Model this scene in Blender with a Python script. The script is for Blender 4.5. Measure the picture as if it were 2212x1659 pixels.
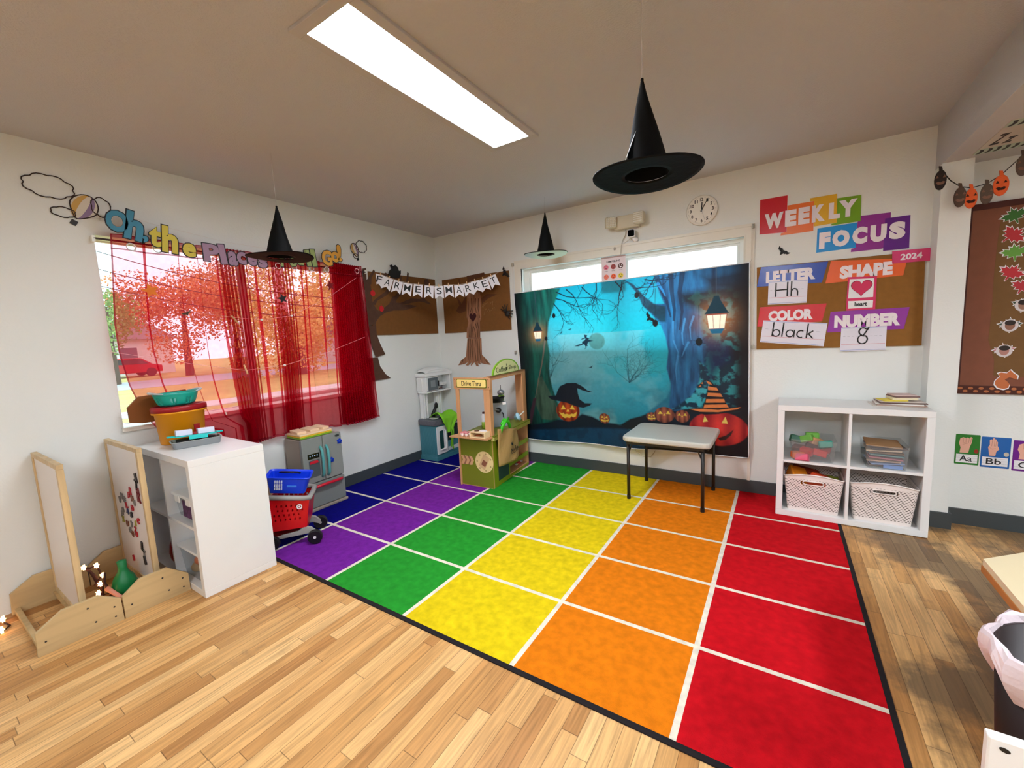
import bpy, math, random
import numpy as np
from mathutils import Matrix, Vector
for _o in list(bpy.data.objects): bpy.data.objects.remove(_o)
SC = bpy.context.scene
COL = SC.collection
PI = math.pi

# ---------------------------------------------------------------- camera
cd = bpy.data.cameras.new('camera'); cam = bpy.data.objects.new('camera', cd); COL.objects.link(cam)
cd.sensor_width = 36; cd.lens = 14.6894; cd.clip_start = .02; cd.clip_end = 200
cam.matrix_world = Matrix(((.841197, -.023937, .540198, 3.33882), (.538786, .121697, -.833606, -3.65968),
                           (-.045787, .992279, .115268, 1.31541), (0, 0, 0, 1)))
SC.camera = cam
# ---------------------------------------------------------------- view and world
vs = SC.view_settings
vs.view_transform = 'Standard'; vs.look = 'None'; vs.gamma = 1; vs.use_curve_mapping = False
vs.exposure = 1.0
SC.cycles.max_bounces = 10; SC.cycles.diffuse_bounces = 5; SC.cycles.transparent_max_bounces = 24
SC.cycles.caustics_reflective = False; SC.cycles.caustics_refractive = False
SC.cycles.use_denoising = True
SC.cycles.sample_clamp_indirect = 6
W = bpy.data.worlds.new('overcast_sky'); SC.world = W; W.use_nodes = True
wn = W.node_tree; wb = wn.nodes['Background']
_tc = wn.nodes.new('ShaderNodeTexCoord'); _nz = wn.nodes.new('ShaderNodeTexNoise'); _cr = wn.nodes.new('ShaderNodeValToRGB')
_nz.inputs['Scale'].default_value = 3.0; _nz.inputs['Detail'].default_value = 6
_cr.color_ramp.elements[0].position = .35; _cr.color_ramp.elements[0].color = (.62, .82, 1, 1)
_cr.color_ramp.elements[1].position = .65; _cr.color_ramp.elements[1].color = (1, 1, 1, 1)
wn.links.new(_tc.outputs['Generated'], _nz.inputs['Vector']); wn.links.new(_nz.outputs['Fac'], _cr.inputs['Fac'])
wn.links.new(_cr.outputs['Color'], wb.inputs['Color']); wb.inputs['Strength'].default_value = 2.1
LAMP = 31.5          # emission of the ceiling panels' diffusers

# ---------------------------------------------------------------- materials
def lin(c):
    return tuple(((v/255)/12.92 if v/255 <= .04045 else ((v/255+.055)/1.055)**2.4) for v in c)
MATS = {}
def nod(nt, t, **k):
    n = nt.nodes.new(t)
    for a, b in k.items():
        if a in n.inputs.keys(): n.inputs[a].default_value = b
        else: setattr(n, a, b)
    return n
def mat(name, rgb, rough=.55, metal=0, noise=0, nscale=8, bump=0, bscale=60, spec=.4, emit=0, trans=0, stretch=None):
    """principled surface; noise varies the colour, bump roughens it, trans mixes in see-through"""
    if name in MATS: return MATS[name]
    m = bpy.data.materials.new(name); m.use_nodes = True; nt = m.node_tree
    p = nt.nodes['Principled BSDF']; c = lin(rgb)
    p.inputs['Base Color'].default_value = (*c, 1); p.inputs['Roughness'].default_value = rough
    p.inputs['Metallic'].default_value = metal; p.inputs['Specular IOR Level'].default_value = spec
    if emit:
        p.inputs['Emission Color'].default_value = (*c, 1); p.inputs['Emission Strength'].default_value = emit
    if noise or bump:
        tc = nod(nt, 'ShaderNodeTexCoord'); mp = nod(nt, 'ShaderNodeMapping')
        if stretch: mp.inputs['Scale'].default_value = stretch
        nt.links.new(tc.outputs['Object'], mp.inputs['Vector'])
    if noise:
        n = nod(nt, 'ShaderNodeTexNoise', Scale=nscale, Detail=5.0)
        r = nod(nt, 'ShaderNodeMapRange'); r.inputs[1].default_value = .25; r.inputs[2].default_value = .75
        r.inputs[3].default_value = 1-noise; r.inputs[4].default_value = 1+noise*.6
        mx = nod(nt, 'ShaderNodeVectorMath', operation='SCALE'); mx.inputs[0].default_value = c
        nt.links.new(mp.outputs[0], n.inputs['Vector']); nt.links.new(n.outputs['Fac'], r.inputs[0])
        nt.links.new(r.outputs[0], mx.inputs['Scale']); nt.links.new(mx.outputs[0], p.inputs['Base Color'])
    if bump:
        n = nod(nt, 'ShaderNodeTexNoise', Scale=bscale, Detail=3.0); b = nod(nt, 'ShaderNodeBump', Strength=bump, Distance=.01)
        nt.links.new(mp.outputs[0], n.inputs['Vector']); nt.links.new(n.outputs['Fac'], b.inputs['Height'])
        nt.links.new(b.outputs[0], p.inputs['Normal'])
    if trans:
        t = nod(nt, 'ShaderNodeBsdfTransparent'); mx = nod(nt, 'ShaderNodeMixShader'); mx.inputs[0].default_value = trans
        nt.links.new(p.outputs[0], mx.inputs[1]); nt.links.new(t.outputs[0], mx.inputs[2])
        nt.links.new(mx.outputs[0], nt.nodes['Material Output'].inputs[0])
    MATS[name] = m; return m
def wood(name, rgb, axis=0, dark=.55, scale=14, rough=.5):
    """streaky timber, grain running along the given axis"""
    if name in MATS: return MATS[name]
    m = bpy.data.materials.new(name); m.use_nodes = True; nt = m.node_tree; p = nt.nodes['Principled BSDF']
    tc = nod(nt, 'ShaderNodeTexCoord'); mp = nod(nt, 'ShaderNodeMapping'); s = [scale]*3; s[axis] = scale*.08
    mp.inputs['Scale'].default_value = s
    n = nod(nt, 'ShaderNodeTexNoise', Scale=1.6, Detail=6.0, Distortion=.6)
    cr = nod(nt, 'ShaderNodeValToRGB'); c = lin(rgb)
    cr.color_ramp.elements[0].position = .3; cr.color_ramp.elements[0].color = (*[v*dark for v in c], 1)
    cr.color_ramp.elements[1].position = .62; cr.color_ramp.elements[1].color = (*c, 1)
    nt.links.new(tc.outputs['Object'], mp.inputs[0]); nt.links.new(mp.outputs[0], n.inputs['Vector'])
    nt.links.new(n.outputs['Fac'], cr.inputs[0]); nt.links.new(cr.outputs[0], p.inputs['Base Color'])
    p.inputs['Roughness'].default_value = rough
    MATS[name] = m; return m
def clear(name, rgb=(235, 240, 240), amount=.75, rough=.1):
    """thin clear plastic or glass: mostly see-through with a sheen"""
    if name in MATS: return MATS[name]
    m = bpy.data.materials.new(name); m.use_nodes = True; nt = m.node_tree; p = nt.nodes['Principled BSDF']
    p.inputs['Base Color'].default_value = (*lin(rgb), 1); p.inputs['Roughness'].default_value = rough
    t = nod(nt, 'ShaderNodeBsdfTransparent'); t.inputs[0].default_value = (*lin(rgb), 1)
    mx = nod(nt, 'ShaderNodeMixShader'); mx.inputs[0].default_value = amount
    nt.links.new(p.outputs[0], mx.inputs[1]); nt.links.new(t.outputs[0], mx.inputs[2])
    nt.links.new(mx.outputs[0], nt.nodes['Material Output'].inputs[0])
    MATS[name] = m; return m

# ---------------------------------------------------------------- mesh building
class B:
    """collects shapes given in world metres and links them as ONE mesh object"""
    def __init__(s, T=None): s.v = []; s.f = []; s.m = []; s.mi = 0; s.T = T
    def add(s, vs, fs):
        k = len(s.v)
        for p in vs:
            p = Vector(p); s.v.append(tuple(s.T @ p) if s.T is not None else tuple(p))
        for f in fs: s.f.append([i+k for i in f]); s.m.append(s.mi)
        return s
    def box(s, x0, x1, y0, y1, z0, z1, M=None):
        vs = [(x, y, z) for z in (z0, z1) for y in (y0, y1) for x in (x0, x1)]
        if M is not None: vs = [M @ Vector(p) for p in vs]
        return s.add(vs, [(0, 2, 3, 1), (4, 5, 7, 6), (0, 1, 5, 4), (2, 6, 7, 3), (0, 4, 6, 2), (1, 3, 7, 5)])
    def cbox(s, c, d, rz=0, rx=0, ry=0):
        M = Matrix.Translation(c) @ Matrix.Rotation(rz, 4, 'Z') @ Matrix.Rotation(ry, 4, 'Y') @ Matrix.Rotation(rx, 4, 'X')
        return s.box(-d[0]/2, d[0]/2, -d[1]/2, d[1]/2, -d[2]/2, d[2]/2, M)
    def tube(s, pts, r, n=8, cap=True, closed=False):
        pts = [Vector(p) for p in pts]; N = len(pts); rr = r if isinstance(r, (list, tuple)) else [r]*N
        rings = []; up = None
        for i, p in enumerate(pts):
            a = pts[(i-1) % N] if (i or closed) else p; b = pts[(i+1) % N] if (i < N-1 or closed) else p
            t = (b-a); t = t.normalized() if t.length > 1e-9 else Vector((0, 0, 1))
            if up is None: up = t.orthogonal().normalized()
            else:
                up = up - t*up.dot(t); up = up.normalized() if up.length > 1e-6 else t.orthogonal().normalized()
            w = t.cross(up)
            rings.append([p + (up*math.cos(2*PI*j/n)+w*math.sin(2*PI*j/n))*rr[i] for j in range(n)])
        vs = [q for R in rings for q in R]; fs = []
        for i in range(N if closed else N-1):
            k = (i+1) % N
            for j in range(n): fs.append((i*n+j, i*n+(j+1) % n, k*n+(j+1) % n, k*n+j))
        if cap and not closed: fs += [tuple(range(n))[::-1], tuple((N-1)*n+j for j in range(n))]
        return s.add(vs, fs)
    def cyl(s, p0, p1, r0, r1=None, n=16): return s.tube([p0, p1], [r0, r0 if r1 is None else r1], n)
    def lathe(s, prof, c=(0, 0, 0), n=24, sx=1, sy=1, M=None, arc=None):
        """profile of (radius, height) turned about z; sx, sy make it oval"""
        vs = []; fs = []; K = len(prof); full = arc is None
        for j in range(n if full else n+1):
            a = 2*PI*j/n if full else arc[0]+(arc[1]-arc[0])*j/n
            for r, z in prof:
                p = Vector((r*math.cos(a)*sx, r*math.sin(a)*sy, z))
                if M is not None: p = M @ p
                vs.append(p+Vector(c))
        for j in range(n):
            k = (j+1) % n if full else j+1
            for i in range(K-1): fs.append((j*K+i, k*K+i, k*K+i+1, j*K+i+1))
        return s.add(vs, fs)
    def ball(s, c, r, n=16, M=None):
        r = r if isinstance(r, (tuple, list)) else (r, r, r); k = n//2
        vs = [Vector((r[0]*math.sin(PI*i/k)*math.cos(2*PI*j/n), r[1]*math.sin(PI*i/k)*math.sin(2*PI*j/n), r[2]*math.cos(PI*i/k))) for i in range(k+1) for j in range(n)]
        if M is not None: vs = [M @ p for p in vs]
        vs = [p+Vector(c) for p in vs]
        return s.add(vs, [(i*n+j, i*n+(j+1) % n, (i+1)*n+(j+1) % n, (i+1)*n+j)[::-1] for i in range(k) for j in range(n)])
    def prism(s, pts, F, n0, n1):
        """outline pts in the frame's plane, thickened along its normal from n0 to n1"""
        a = sum(p[0]*q[1]-q[0]*p[1] for p, q in zip(pts, pts[1:]+pts[:1]))
        if a < 0: pts = pts[::-1]
        N = len(pts); vs = [F @ Vector((p[0], p[1], n0)) for p in pts]+[F @ Vector((p[0], p[1], n1)) for p in pts]
        return s.add(vs, [tuple(range(N))[::-1], tuple(range(N, 2*N))]+[(i, (i+1) % N, N+(i+1) % N, N+i) for i in range(N)])
    def grid(s, fn, nu, nv, cu=False):
        vs = [fn(i/(nu if cu else nu-1), j/(nv-1)) for i in range(nu) for j in range(nv)]
        return s.add(vs, [(i*nv+j, ((i+1) % nu)*nv+j, ((i+1) % nu)*nv+j+1, i*nv+j+1) for i in range(nu if cu else nu-1) for j in range(nv-1)])
    def build(s, name, mats, parent=None, smooth=False, bevel=0, solid=0, seg=2, label=None, sub=0):
        if parent is None:
            a = np.array(s.v); lo, hi = a.min(0), a.max(0); org = Vector(((lo[0]+hi[0])/2, (lo[1]+hi[1])/2, lo[2]))
        else: org = WORLD[parent.name]
        me = bpy.data.meshes.new(name); me.from_pydata([tuple(Vector(p)-org) for p in s.v], [], s.f)
        for m in (mats if isinstance(mats, (list, tuple)) else [mats]): me.materials.append(m)
        me.polygons.foreach_set('material_index', s.m)
        if smooth: me.polygons.foreach_set('use_smooth', [True]*len(me.polygons))
        me.update(); o = bpy.data.objects.new(name, me); COL.objects.link(o)
        if parent is None: o.location = org; WORLD[o.name] = org
        else: o.parent = parent; WORLD[o.name] = org
        if solid:
            q = o.modifiers.new('thickness', 'SOLIDIFY'); q.thickness = solid; q.offset = 0
        if bevel:
            q = o.modifiers.new('bevel', 'BEVEL'); q.width = bevel; q.segments = seg; q.limit_method = 'ANGLE'; q.angle_limit = .6
        if sub:
            q = o.modifiers.new('subsurf', 'SUBSURF'); q.levels = sub; q.render_levels = sub
        if label: o['label'] = label
        return o
WORLD = {}
def tag(o, label, cat, group=None, kind=None):
    o['label'] = label; o['category'] = cat
    if group: o['group'] = group
    if kind: o['kind'] = kind
    return o
def thing(name, label, cat, loc, group=None):
    o = bpy.data.objects.new(name, None); o.empty_display_size = .05; COL.objects.link(o); o.location = loc
    WORLD[o.name] = Vector(loc); return tag(o, label, cat, group)
def structure(o): o['kind'] = 'structure'; return o
def copy_tree(o, loc, label=None, rz=0, scale=1, names=None):
    """a thing with copies of its parts and their sub-parts, moved to loc"""
    def cp(a, par):
        c = a.copy(); COL.objects.link(c)
        if par is not None: c.parent = par
        for ch in kids.get(a.name, []): cp(ch, c)
        return c
    kids = {}
    for a in bpy.data.objects:
        if a.parent: kids.setdefault(a.parent.name, []).append(a)
    c = cp(o, None); c.location = loc; c.rotation_euler = (0, 0, rz); c.scale = (scale,)*3
    if label: c['label'] = label
    WORLD[c.name] = Vector(loc)
    return c
def frame(o, x, y):
    x = Vector(x).normalized(); y = Vector(y); y = (y-x*y.dot(x)).normalized(); z = x.cross(y)
    return Matrix(((x.x, y.x, z.x, o[0]), (x.y, y.y, z.y, o[1]), (x.z, y.z, z.z, o[2]), (0, 0, 0, 1)))
LW = frame((0, 0, 0), (0, 1, 0), (0, 0, 1))      # left wall: (y, z), normal into the room
BW = frame((0, 0, 0), (1, 0, 0), (0, 0, 1))      # back wall: (x, z), normal into the room
def rect(x0, y0, x1, y1): return [(x0, y0), (x1, y0), (x1, y1), (x0, y1)]
def rrect(x0, y0, x1, y1, r, n=4):
    out = []
    for cx, cy, a in ((x1-r, y0+r, -PI/2), (x1-r, y1-r, 0), (x0+r, y1-r, PI/2), (x0+r, y0+r, PI)):
        out += [(cx+r*math.cos(a+PI/2*i/n), cy+r*math.sin(a+PI/2*i/n)) for i in range(n+1)]
    return out
def oval(cx, cy, rx, ry=None, n=24, a0=0):
    ry = rx if ry is None else ry
    return [(cx+rx*math.cos(a0+2*PI*i/n), cy+ry*math.sin(a0+2*PI*i/n)) for i in range(n)]
def star(cx, cy, r, k=.45, n=5, a0=PI/2):
    return [(cx+(r if i % 2 == 0 else r*k)*math.cos(a0+PI*i/n), cy+(r if i % 2 == 0 else r*k)*math.sin(a0+PI*i/n)) for i in range(2*n)]
def heart(cx, cy, w, h):
    out = []
    for i in range(36):
        t = 2*PI*i/36; out.append((cx+w/2*math.sin(t)**3, cy+h/2*((13*math.cos(t)-5*math.cos(2*t)-2*math.cos(3*t)-math.cos(4*t))/14.5+.08)))
    return out
def turn(pts, c, a): return [(c[0]+(x-c[0])*math.cos(a)-(y-c[1])*math.sin(a), c[1]+(x-c[0])*math.sin(a)+(y-c[1])*math.cos(a)) for x, y in pts]
_txt = {}
def glyphs(s, bold=0.0, res=3):
    """lettering as flat triangles, scaled to the unit square"""
    key = (s, bold)
    if key not in _txt:
        cu = bpy.data.curves.new('lettering', 'FONT'); cu.body = s; cu.size = 1; cu.offset = bold; cu.resolution_u = res; cu.fill_mode = 'BOTH'
        o = bpy.data.objects.new('lettering', cu); COL.objects.link(o)
        dg = bpy.context.evaluated_depsgraph_get(); dg.update()
        me = bpy.data.meshes.new_from_object(o.evaluated_get(dg))
        v = [tuple(q.co[:2]) for q in me.vertices]; f = [tuple(p.vertices) for p in me.polygons]
        bpy.data.objects.remove(o); bpy.data.curves.remove(cu); bpy.data.meshes.remove(me)
        a = np.array(v); lo, hi = a.min(0), a.max(0); d = np.maximum(hi-lo, 1e-6)
        _txt[key] = ([tuple((np.array(q)-lo)/d-.5) for q in v], f)
    return _txt[key]
def text(b, s, F, cx, cy, w, h, n0, n1, bold=0.0, rot=0, shear=0):
    v, f = glyphs(s, bold); ca, sa = math.cos(rot), math.sin(rot); k = len(v)
    p2 = [((x+shear*y)*w, y*h) for x, y in v]; p2 = [(cx+x*ca-y*sa, cy+x*sa+y*ca) for x, y in p2]
    edge = {}
    for q in f:
        for i in range(len(q)): e = (q[i], q[(i+1) % len(q)]); edge[e] = 1
    rim = [e for e in edge if (e[1], e[0]) not in edge]
    vs = [F @ Vector((x, y, n1)) for x, y in p2]+[F @ Vector((x, y, n0)) for x, y in p2]
    up = sum((p2[q[1]][0]-p2[q[0]][0])*(p2[q[2]][1]-p2[q[0]][1])-(p2[q[1]][1]-p2[q[0]][1])*(p2[q[2]][0]-p2[q[0]][0]) for q in f) > 0
    fs = [q if up else q[::-1] for q in f]+[(a, b2, b2+k, a+k) for a, b2 in rim]
    return b.add(vs, fs)
random.seed(7)
# ================================================================ the room
H = 2.45; HS = 2.19
m_wall = mat('wall_paint', (224, 226, 222), .7, noise=.03, nscale=2, bump=.12, bscale=90)
m_ceil = mat('ceiling_paint', (190, 188, 190), .85, bump=.25, bscale=120)
m_trim = mat('white_gloss_trim', (224, 219, 206), .4)
m_vinyl = mat('white_vinyl', (235, 235, 230), .35)
m_base = mat('charcoal_rubber', (62, 68, 70), .5)
m_glass = clear('window_glass', (240, 250, 250), .93, .02)
m_black = mat('black_paint', (18, 17, 17), .5)
m_white = mat('white_card', (232, 230, 232), .5)
m_string = mat('thin_cord', (215, 205, 195), .7)
m_dark = mat('dark_cord', (40, 36, 34), .7)

def floor_mat():
    """narrow strip oak: boards along y, each with its own tone, grain, gaps and grey worn patches"""
    m = bpy.data.materials.new('oak_strip_floor'); m.use_nodes = True; nt = m.node_tree; p = nt.nodes['Principled BSDF']; L = nt.links.new
    def mth(op, a, b=None, c=None):
        n = nod(nt, 'ShaderNodeMath', operation=op)
        for i, v in enumerate((a, b, c)):
            if v is None: continue
            if hasattr(v, 'links') or hasattr(v, 'is_linked'): L(v, n.inputs[i])
            else: n.inputs[i].default_value = v
        return n.outputs[0]
    tc = nod(nt, 'ShaderNodeTexCoord'); sx = nod(nt, 'ShaderNodeSeparateXYZ'); L(tc.outputs['Object'], sx.inputs[0])
    X, Y = sx.outputs[0], sx.outputs[1]
    xs = mth('DIVIDE', X, .0585); row = mth('FLOOR', xs); fx = mth('FRACT', xs)
    w1 = nod(nt, 'ShaderNodeTexWhiteNoise', noise_dimensions='1D'); L(row, w1.inputs['W'])
    ln = mth('MULTIPLY_ADD', w1.outputs['Value'], .35, .55)
    ys = mth('DIVIDE', mth('MULTIPLY_ADD', w1.outputs['Value'], 7.3, Y), ln); col = mth('FLOOR', ys); fy = mth('FRACT', ys)
    cb = nod(nt, 'ShaderNodeCombineXYZ'); L(row, cb.inputs[0]); L(col, cb.inputs[1])
    w2 = nod(nt, 'ShaderNodeTexWhiteNoise', noise_dimensions='2D'); L(cb.outputs[0], w2.inputs['Vector'])
    cr = nod(nt, 'ShaderNodeValToRGB'); e = cr.color_ramp.elements
    e[0].position = 0; e[0].color = (*lin((176, 124, 70)), 1); e[1].position = 1; e[1].color = (*lin((228, 182, 122)), 1)
    k = e.new(.3); k.color = (*lin((202, 150, 90)), 1); k = e.new(.65); k.color = (*lin((214, 166, 106)), 1)
    L(w2.outputs['Value'], cr.inputs[0])
    gc = nod(nt, 'ShaderNodeCombineXYZ'); L(mth('MULTIPLY', X, 60), gc.inputs[0]); L(mth('MULTIPLY', Y, 3.2), gc.inputs[1]); L(mth('MULTIPLY', w2.outputs['Value'], 40), gc.inputs[2])
    gn = nod(nt, 'ShaderNodeTexNoise', Scale=1.0, Detail=6.0, Distortion=1.2); L(gc.outputs[0], gn.inputs['Vector'])
    gr = nod(nt, 'ShaderNodeMapRange'); gr.inputs[1].default_value = .3; gr.inputs[2].default_value = .62; gr.inputs[3].default_value = .66; gr.inputs[4].default_value = 1.06
    L(gn.outputs['Fac'], gr.inputs[0])
    mul = nod(nt, 'ShaderNodeVectorMath', operation='SCALE'); L(cr.outputs[0], mul.inputs[0]); L(gr.outputs[0], mul.inputs['Scale'])
    # worn grey traffic patches, heaviest in the passage beside the rug
    wn_ = nod(nt, 'ShaderNodeTexNoise', Scale=2.2, Detail=8.0, Roughness=.65); L(tc.outputs['Object'], wn_.inputs['Vector'])
    px = nod(nt, 'ShaderNodeMapRange'); px.inputs[1].default_value = 3.3; px.inputs[2].default_value = 4.2; px.inputs[3].default_value = -.14; px.inputs[4].default_value = .12; L(X, px.inputs[0])
    wf = nod(nt, 'ShaderNodeMapRange'); wf.inputs[1].default_value = .5; wf.inputs[2].default_value = .62; L(mth('ADD', wn_.outputs['Fac'], px.outputs[0]), wf.inputs[0])
    mw = nod(nt, 'ShaderNodeMix', data_type='RGBA'); L(mth('MULTIPLY', wf.outputs[0], .78), mw.inputs[0]); L(mul.outputs[0], mw.inputs[6]); mw.inputs[7].default_value = (*lin((92, 78, 60)), 1)
    gap = mth('MAXIMUM', mth('GREATER_THAN', mth('ABSOLUTE', mth('SUBTRACT', fx, .5)), .482), mth('LESS_THAN', mth('MULTIPLY', fy, ln), .0025))
    mg = nod(nt, 'ShaderNodeMix', data_type='RGBA'); L(mth('MULTIPLY', gap, .62), mg.inputs[0]); L(mw.outputs[2], mg.inputs[6]); mg.inputs[7].default_value = (*lin((62, 38, 18)), 1)
    L(mg.outputs[2], p.inputs['Base Color']); p.inputs['Roughness'].default_value = .42; p.inputs['Specular IOR Level'].default_value = .3
    bp = nod(nt, 'ShaderNodeBump', Strength=.25, Distance=.002); L(mth('SUBTRACT', gr.outputs[0], gap), bp.inputs['Height']); L(bp.outputs[0], p.inputs['Normal'])
    return m
def room(name, b, m): return structure(b.build(name, m))
o = B().box(-.15, 7.2, -6.8, .15, -.1, 0).build('floor', floor_mat()); structure(o)
o.data.transform(Matrix.Translation(o.location)); o.location = (0, 0, 0)     # board pattern measured from the room corner
room('ceiling', B().box(-.15, 4.1, -6.8, .15, H, H+.1), m_ceil)
room('ceiling_soffit', B().box(4.1, 7.2, -6.8, .15, HS, H+.1), m_ceil)
WY0, WY1, WZ0, WZ1 = -2.85, -1.12, .87, 2.0
room('wall_left', B().box(-.15, 0, -6.8, WY0, 0, H).box(-.15, 0, WY1, .15, 0, H).box(-.15, 0, WY0, WY1, 0, WZ0-.028).box(-.15, 0, WY0, WY1, WZ1, H), m_wall)
BX0, BX1, BZ0, BZ1 = 1.145, 3.085, 1.15, 1.965
room('wall_back', B().box(0, BX0, 0, .15, 0, H).box(BX1, 4.1, 0, .15, 0, H).box(BX0, BX1, 0, .15, 0, BZ0).box(BX0, BX1, 0, .15, BZ1, H), m_wall)
room('wall_return', B().box(4.1, 4.232, -.14, .15, 0, HS), m_wall)
room('wall_recess', B().box(4.232, 7.2, -.02, .15, 0, HS), m_wall)
room('wall_right', B().box(7.2, 7.35, -6.8, .15, 0, H), m_wall)
room('wall_front', B().box(-.15, 7.35, -6.95, -6.8, 0, H), m_wall)
room('baseboard_left', B().box(0, .015, -2.43, -.015, 0, .1), m_base)
room('baseboard_back', B().box(.0, 4.1, -.015, 0, 0, .1), m_base)
room('baseboard_return', B().box(4.102, 4.247, -.155, -.14, 0, .1).box(4.232, 4.247, -.14, -.02, 0, .1), m_base)
room('baseboard_recess', B().box(4.247, 7.2, -.035, -.02, 0, .1), m_base)
# street window in the left wall: two sliding sashes
GX0, GX1, GY0, GY1, GZ0, GZ1 = -.205, -.151, -2.94, -1.11, .79, 2.07
w1 = room('window_1', B().box(GX0, GX1, GY0, GY1, GZ1-.05, GZ1).box(GX0, GX1, GY0, GY1, GZ0, GZ0+.055).box(GX0, GX1, GY0, GY0+.06, GZ0+.055, GZ1-.05).box(GX0, GX1, GY1-.06, GY1, GZ0+.055, GZ1-.05), m_vinyl)
for y0, y1, x, q in ((GY0+.06, -1.985, -.2, .025), (-2.03, GY1-.06, -.178, .055)):
    z0, z1 = GZ0+.055, GZ1-.05
    s = B().box(x, x+.022, y0, y0+q, z0, z1).box(x, x+.022, y1-q, y1, z0, z1).box(x, x+.022, y0+q, y1-q, z0, z0+q).box(x, x+.022, y0+q, y1-q, z1-q, z1).build('sash', m_vinyl, w1, bevel=.004)
    B().box(x+.009, x+.013, y0+q, y1-q, z0+q, z1-q).build('pane', m_glass, s)
B().box(-.15, 0, WY0, WY1, WZ0-.028, WZ0).box(0, .022, WY0-.01, WY1+.02, WZ0-.028, WZ0).build('window_sill', m_trim, w1, bevel=.004)
# wide window in the back wall, mostly behind the printed backdrop
w2 = room('window_2', B().box(BX0, BX1, .05, .11, BZ1-.028, BZ1).box(BX0, BX1, .05, .11, BZ0, BZ0+.045).box(BX0, BX0+.05, .05, .11, BZ0+.045, BZ1-.028).box(BX1-.03, BX1, .05, .11, BZ0+.045, BZ1-.028).box(2.11, 2.17, .05, .11, BZ0+.045, BZ1-.028), m_vinyl)
for x0, x1 in ((BX0+.05, 2.11), (2.17, BX1-.03)):
    s = B()
    for a, b_, c, d in ((x0, x0+.025, BZ0+.045, BZ1-.028), (x1-.02, x1, BZ0+.045, BZ1-.028), (x0+.025, x1-.02, BZ0+.045, BZ0+.075), (x0+.025, x1-.02, BZ1-.046, BZ1-.028)): s.box(a, b_, .06, .085, c, d)
    s = s.build('sash', m_vinyl, w2, bevel=.003)
    B().box(x0+.025, x1-.02, .07, .074, BZ0+.075, BZ1-.046).build('pane', m_glass, s)
room('trim_1', B().box(BX0-.075, BX1+.05, -.018, 0, BZ1, BZ1+.08).box(BX0-.075, BX0, -.018, 0, BZ0-.08, BZ1).box(BX1, BX1+.05, -.018, 0, BZ0-.08, BZ1).box(BX0-.075, BX1+.05, -.024, 0, BZ1+.065, BZ1+.085)
     .box(BX0, BX1, -.03, 0, BZ0-.08, BZ0-.0).box(BX0-.01, BX0, -.024, 0, BZ0, BZ1+.01).box(BX1, BX1+.01, -.024, 0, BZ0, BZ1+.01).box(BX0, BX1, -.024, 0, BZ1, BZ1+.01), m_trim)
room('trim_2', B().box(3.135, 3.155, -.012, 0, .1, 2.05), m_trim)
# ceiling panels: the one in view, plus two unseen ones added to brighten the walls
def lamp_panel(x0, x1, y0, y1, z, label, k=1):
    t = thing('ceiling_light', label, 'ceiling light', ((x0+x1)/2, (y0+y1)/2, z-.014), 'flat white ceiling panels')
    q = .045
    B().box(x0-q, x1+q, y0-q, y0, z-.014, z).box(x0-q, x1+q, y1, y1+q, z-.014, z).box(x0-q, x0, y0, y1, z-.014, z).box(x1, x1+q, y0, y1, z-.014, z).build('frame', mat('panel_frame', (186, 182, 180), .7), t, bevel=.002)
    B().box(x0, x1, y0, y1, z-.011, z-.004).build('diffuser', mat('lit_diffuser', (238, 246, 255), .5, emit=LAMP) if k == 1 else mat('added_fill_diffuser', (238, 246, 255), .5, emit=LAMP*k), t)
lamp_panel(1.862, 2.098, -2.64, -1.455, H, 'long glowing flat panel light on the ceiling above the rug')
lamp_panel(3.1, 3.34, -5.9, -4.7, H, 'added unseen fill light panel on the ceiling behind the viewer', 1.9)
lamp_panel(5.3, 5.55, -3.6, -2.4, HS, 'added unseen fill light panel on the lower ceiling past the leaf board', .9)

# ---------------------------------------------------------------- outside, beyond the street window
g = -.5
structure(B().box(-90, -.3, -60, 70, g-.1, g).build('ground_outside', mat('dry_lawn', (186, 170, 96), .9, noise=.3, nscale=.6)))
structure(B().box(-31, -24, -60, 70, g, g+.02).build('street', mat('pale_asphalt', (176, 178, 182), .9, noise=.1, nscale=2)))
structure(B().box(-13.5, -12, -60, 70, g, g+.03).build('street_pavement', mat('concrete_walk', (198, 196, 190), .9)))
def tree(name, c, r, h, rgb, n, label, seed):
    random.seed(seed); t = thing(name, label, 'tree', (c[0], c[1], g), 'street trees')
    B().tube([(c[0], c[1], g), (c[0]+.1, c[1], (c[2]+g)/2), (c[0], c[1]+.1, c[2]+h*.3)], [.28, .2, .06], 8).build('trunk', mat('tree_bark', (84, 66, 52), .9), t)
    b = B(); lobes = [(random.gauss(0, .45), random.gauss(0, .45), random.gauss(0, .4), random.uniform(.35, .6)) for _ in range(14)]
    for i in range(n):
        lx, ly, lz, lr = random.choice(lobes)
        d = Vector((random.gauss(0, 1), random.gauss(0, 1), random.gauss(0, 1))).normalized()*lr*random.random()**.4
        p = Vector((c[0]+(lx+d.x)*r, c[1]+(ly+d.y)*r, c[2]+(lz+d.z)*h)); s = random.uniform(.05, .12)
        u = Vector((random.gauss(0, 1), random.gauss(0, 1), random.gauss(0, 1))).normalized()*s; v = u.orthogonal().normalized()*s*.7
        b.add([p-u, p+v, p+u, p-v], [(0, 1, 2, 3)])
    b.build('foliage', mat(name+'_leaves_%d' % seed, rgb, .8, noise=.35, nscale=.9), t)
tree('maple_tree', [(-33.025,9.232,4.702)][0], 3.6, 3.2, (214, 140, 84), 11000, 'orange maple across the street seen through the left curtain', 1)
tree('maple_tree', [(-22.108,11.341,3.492)][0], 3.0, 3.6, (216, 182, 108), 11000, 'golden tree across the street seen between the curtain folds', 2)
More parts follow.
